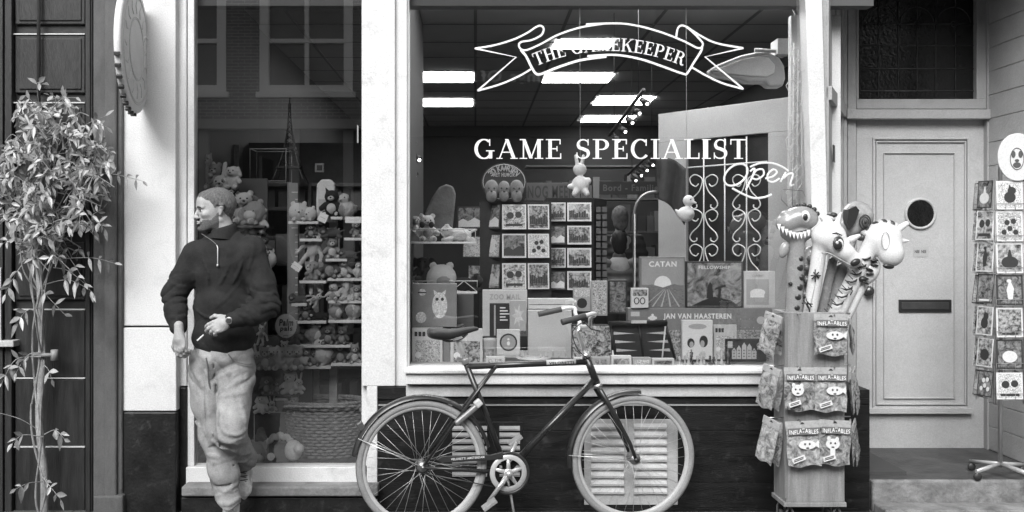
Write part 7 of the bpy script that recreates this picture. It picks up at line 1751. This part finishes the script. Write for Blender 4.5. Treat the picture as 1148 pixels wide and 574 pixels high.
# hanging tags and the pale bag on top
def tagcard(px0, py0, px1, py1, Y, rot, label):
    w_, h_ = S(px1-px0, Y), S(py1-py0, Y); m = MB(); m.box(-w_/2, w_/2, -.001, .001, -h_/2, h_/2); o = m.build('price_tag', GW, None, origin=(0, 0, 0)); o.location = P((px0+px1)/2, (py0+py1)/2, Y); o.rotation_euler = (0, R(rot), 0); tag(o, label, 'price tag', 'white price tags on the soft toy shelves')
    m = MB(); m.box(-w_*.3, w_*.3, -.002, -.001, -h_*.05, h_*.02); m.build('print', PG, o, world=False)
tagcard(357, 239, 367, 249, .3, 25, 'white square tag tilted on the top board of the toy shelf tree'); tagcard(387, 243, 406, 250, .3, 0, 'long white tag at the right end of the top boards'); tagcard(327, 295, 338, 303, .3, 35, 'white tilted tag left of the third tier of toys')
m = MB(); pts = [(-.5, 0), (.5, 0), (.52, .55), (.45, .9), (.25, 1), (-.25, 1), (-.5, .88), (-.54, .5)]
w_, h_ = S(21, .45), S(48, .45); c = P(365.5, 249, .45); m.prism([(c.x+x*w_, c.z+z*h_) for x, z in pts], .45, .52); o = m.build('pale_bag', mat('cloth_bag_pale', .55, .8, .1, 12, .4, 80), bevel=.012, seg=3); tag(o, 'tall rounded pale bag standing behind the top board of toys', 'bag')
m = MB(); m.prism([(c.x+x*w_*.8, c.z+z*h_*.86) for x, z in [(-.5, 0.02), (.5, .02), (.5, .62), (-.5, .62)]], .446, .4495); m.build('pocket', mat('bag_pocket', .4, .8), o)
# cluster at the upper left, stacked in a sloping net shelf
cl_o = empty('toy_rack', P(240, 300, .5), 0, 'stepped dark rack heaped with soft toys behind the man', 'toy rack'); cl_o.location.z = .26
steps = [(214, 240, 222), (236, 262, 231), (256, 300, 253), (258, 302, 285), (214, 258, 262)]
m = MB()
for a, b, y in steps: m.box(X(a, .4), X(b, .4), .32, .6, Z(y+2.5, .4), Z(y, .4))
m.build('shelf', mat('dark_shelf', .05, .6), cl_o, bevel=.002); m = MB(); m.box(X(214, .6), X(300, .6), .6, .62, .26, Z(200, .6)); m.build('rack_back', mat('dark_shelf'), cl_o)
up = [('rabbit', 217, 190, 30, 'm', 'grey rabbit highest in the heap at the left window edge', 10), ('bear', 222, 222, 24, 'p', 'pale patched teddy at the left window edge above the man', 10), ('bear', 233, 223, 18, 'm', 'grey teddy right of the pale patched teddy', -10), ('rabbit', 246, 231, 28, 'w', 'white rabbit with dark patches directly above the man\'s head', 12), ('round', 256, 232, 12, 'w', 'small white ball shaped toy beside the white rabbit', 0), ('cat', 261, 232, 20, 'k', 'black cat right of the white rabbit', 0),
      ('dog', 215, 262, 30, 'm', 'grey dog low at the left window edge beside his face', 0), ('bear', 273, 252, 30, 'p', 'large pale bear face right above his shoulder', 14), ('round', 284, 252, 22, 'm', 'mid grey round toy right of the large pale bear', -10), ('lying', 274, 240, 16, 'd', 'dark soft toy on top behind the large pale bear', 0),
      ('dog', 268, 284, 26, 'p', 'pale dog directly behind his neck', 25), ('bear', 279, 285, 22, 'm', 'grey teddy second from his neck on the lower step', 0), ('rabbit', 289, 285, 18, 'w', 'white rabbit third from his neck on the lower step', -10), ('cat', 296, 285, 17, 'd', 'dark cat at the right end of the lower step', 10), ('elephant', 226, 262, 18, 'd', 'dark elephant between the pillar and his forehead', 0),
      ('bear', 240, 213, 24, 'm', 'grey teddy high in the heap above his forehead', 0), ('dog', 262, 213, 22, 'p', 'pale dog at the top right of the heap', -15), ('cat', 231, 200, 22, 'p', 'pale cat near the top of the heap at the window edge', 8), ('bear', 292, 262, 22, 'p', 'pale teddy at the outer right end of the upper step', -12), ('elephant', 283, 300, 22, 'p', 'pale elephant directly above the rear of his shoulder', 10), ('rabbit', 270, 303, 20, 'm', 'grey rabbit just behind his collar', 10), ('round', 298, 302, 18, 'w', 'white round toy right of the pale elephant', 0), ('bear', 225, 206, 15, 'm', 'small grey teddy sitting behind the pale patched one', 0)]
for k_, x, y, h_, t_, lb, rz in up: plush(k_, x, y, h_*1.35, t_, .42 if 'behind' not in lb else .5, lb, rz)
m = MB(); m.tube(smoothpath([tuple(P(213, 166, .5)), tuple(P(222, 178, .45)), tuple(P(236, 198, .42)), tuple(P(240, 205, .42))], 5), [.045]*16, 12); o = m.build('plush_snake', TONE['m']); tag(o, 'fat grey plush snake sloping down at the upper left', 'soft toy', GP)
# lower racks: small toys in rows on black shelves
lr = empty('toy_rack', P(318, 470, .3), 0, 'black low rack with rows of small pale toys beside the basket', 'toy rack'); lr.location.z = .26
m = MB()
for a, b, y in ((284, 338, 414), (284, 336, 441), (284, 350, 463)): m.box(X(a, .28), X(b, .28), .28, .42, Z(y+3, .28), Z(y, .28))
m.box(X(284, .42), X(350, .42), .42, .44, .26, Z(376, .42)); m.build('shelf', mat('black_shelf', .015, .5), lr, bevel=.002)
m = MB()
for y in (462.3,): m.tube([P(285, y, .275), P(330, y, .275)], .003, 5)
m.tube([P(285, 463, .275), P(285, 521, .275)], .0025, 5); m.build('edge_strip', mat('pale_edge', .5, .5), lr)
rowA = [('rabbit', 289, 'p', 'first'), ('bear', 298, 'm', 'second'), ('bear', 306, 'w', 'third'), ('elephant', 315, 'p', 'fourth'), ('cat', 325, 'w', 'fifth'), ('bear', 333, 'p', 'sixth')]
for k_, x, t_, w_ in rowA: plush(k_, x, 414, 28 if k_ != 'rabbit' else 22, t_, .31, '%s small toy from the left on the upper black rack shelf' % w_, (x*7) % 30-15, group='small toys on the black rack')
for k_, x, t_, w_, h_ in [('dog', 299, 'd', 'dim dog, first', 18), ('cat', 312, 'd', 'dark cat, second', 15), ('bear', 325, 'w', 'bright teddy, third', 22), ('rabbit', 335, 'p', 'pale rabbit, last', 15)]: plush(k_, x, 441, h_*1.2, t_, .31, '%s from the left on the middle black rack shelf' % w_, (x*5) % 30-15, group='small toys on the black rack')
for k_, x, t_, w_, h_ in [('dog', 294, 'w', 'white floppy eared dog, first', 20), ('rabbit', 305, 'p', 'pale rabbit, second', 13), ('bear', 330, 'm', 'grey teddy, last', 19)]: plush(k_, x, 463, h_*1.15, t_, .31, '%s from the left on the bottom black rack shelf' % w_, (x*5) % 30-15, group='small toys on the black rack')
plush('long', 292, 386, 22, 'p', .33, 'pale doll hanging at the left end above the black rack', 0, 5); plush('bear', 319, 398, 17, 'p', .33, 'pale teddy lifted on another in the middle of the black rack')
m = MB(); c = P(312, 463, .33); m.box(X(309, .32), X(322, .32), .32, .38, Z(463, .32), Z(449, .32)); o = m.build('tub', mat('tub_mid', .2, .6), bevel=.004); tag(o, 'small grey tub with a pale lid on the bottom black shelf', 'tub'); m = MB(); m.box(X(308.5, .315), X(322.5, .315), .315, .385, Z(449, .32), Z(446, .32)); m.build('lid', GL_, o, bevel=.002)
# oval hand lettered sign
c = P(320.5, 365.5, .16); m = MB(); m.disc((c.x, .16, c.z), S(12, .16), S(13.5, .16), .166, 36); o = m.build('oval_sign', mat('card_pale_grey', .42, .6), bevel=.001); tag(o, 'grey oval card hand lettered Palm pals hanging by the toys', 'sign')
text('lettering', 'Palm', c+Vector((.002, -.002, S(4, .16))), S(16, .16), S(7.5, .16), PK, o, .03, shear=.15); text('lettering', 'pals', c+Vector((.002, -.002, -S(3.5, .16))), S(14, .16), S(7, .16), PK, o, .03, shear=.1)
m = MB(); m.tube([P(320.5, 352, .165), P(320, 338, .2)], .0015, 4); m.tube([P(318, 376, .158), P(323, 376, .158), P(322.5, 379, .158), P(318.5, 379, .158), P(318, 376, .158)], .0012, 4); m.build('print', PK, o)
# wicker basket
YBk = .22; bc = P(366, 521, YBk+.18); a_, b_ = S(47, YBk+.05)*1.0, .17; hb_ = Z(460, YBk)-Z(521.5, YBk)
bk = empty('wicker_basket', (bc.x, YBk+.16, Z(521, .1)), 0, 'large grey brown wicker basket on the floor of the tall window', 'basket')
m = MB(); n = 44; nv = 17
def bpnt(a, t, off=0.0):
    f = .80+.2*t; return Vector((a_*f*math.cos(a)+off*math.cos(a), (b_*f+off)*math.sin(a), hb_*t))
for j in range(nv):
    t = (j+.5)/nv; pts = []
    for k in range(n*3):
        a = 2*PI*k/(n*3); pts.append(bpnt(a, t, .009*math.sin(a*n/2+j*PI)))
    m.tube(pts, hb_/nv*.46, 5, closed=True)
m.build('weave', mat('wicker', .2, .7, .35, 40, .3, 90), bk, world=False)
m = MB()
for k in range(n): a = 2*PI*k/n; m.tube([bpnt(a, 0), bpnt(a, 1)], .004, 4)
m.build('stakes', mat('wicker'), bk, world=False)
m = MB(); 
for q in range(3): m.tube([bpnt(2*PI*k/90, 1.0, .005*math.sin(2*PI*k/90*22+q*2.1))+Vector((0, 0, .006*math.cos(2*PI*k/90*22+q*2.1)+.006)) for k in range(90)], .006, 6, closed=True)
m.build('rim', mat('wicker_rim', .26, .7, .3, 40), bk, world=False)
m = MB(); m.hprism([(a_*.8*math.cos(2*PI*k/30), b_*.8*math.sin(2*PI*k/30)) for k in range(30)], .003, .012); m.build('bottom', mat('wicker'), bk, world=False)
m = MB(); e = Vector((a_*.96, -.05, hb_*.62)); m.tube([e+Vector((.0, -.05, .05)), e+Vector((.012, -.06, -.03)), e+Vector((0, -.02, -.09)), e+Vector((-.01, .02, -.04))], .009, 8); m.tube([e+Vector((-.01, -.09, .10)), e+Vector((.0, -.06, .06))], .014, 8); m.build('handle', mat('wicker_rim'), bk, world=False)
# big plush on the floor
big = o = plush('lying', 312, 522, 47, 'd', .27, 'big dark plush animal with white snout lying between his leg and the basket', 185, 0, face=False)
m = MB(); hc = P(329, 505, .14); m.ell(hc, (S(10, .14), .05, S(12, .14))); m.ell(P(335, 503, .1), (S(6, .1), .035, S(5.5, .1)))
q = m.build('plush_snout', TONE['w']); adopt(q, o)
m = MB(); m.tube(smoothpath([tuple(P(299+30*k/8, 494-7*math.sin(PI*k/8)+3*(k % 2), .16)) for k in range(9)], 4), S(3.4, .14), 8); q2 = m.build('frill_collar', TONE['p']); adopt(q2, big)
m = MB(); c = P(303.5, 512, .085+.03); m.disc(tuple(c), S(4.3, .1), S(4.3, .1), c.y+.01, 20); q3 = m.build('button', GW); adopt(q3, big)
plush('round', 291, 522, 30, 'm', .25, 'grey round soft toy on the floor right of his knee')
plush('bear', 228, 522, 36, 'd', .3, 'dark teddy on the floor at the left window jamb')

# toys on the wire baskets of the wide window
GW_ = 'soft toys in the wire baskets'
pb_ = plush('bear', 479, 271, 33, 'w', .56, 'white plush bear with black eye patches in the upper wire basket', 8, group=GW_); o = plush('lying', 514, 271, 27, 'w', .57, 'white plush animal leaning right in the upper wire basket', 10, group=GW_)
plush('round', 495, 327, 34, 'w', .62, 'white domed plush toy in the lower wire basket', 12, group=GW_, face=False); plush('lying', 520, 327, 28, 'k', .62, 'black and white plush lying in the lower wire basket', 170, group=GW_)
plush('dog', 465, 262, 22, 'm', .66, 'grey plush dog at the window edge behind the upper wire basket', 30, group=GW_); plush('elephant', 474, 315, 30, 'd', .7, 'dark plush elephant dim under the upper wire basket', 0, group=GW_)
m = MB()
for s_ in (-1, 1): m.ell(P(478.5+s_*5.2, 252, .44), (S(3, .44), .012, S(3.6, .44)))
o = m.build('eye_patches', TONE['k']); adopt(o, pb_)
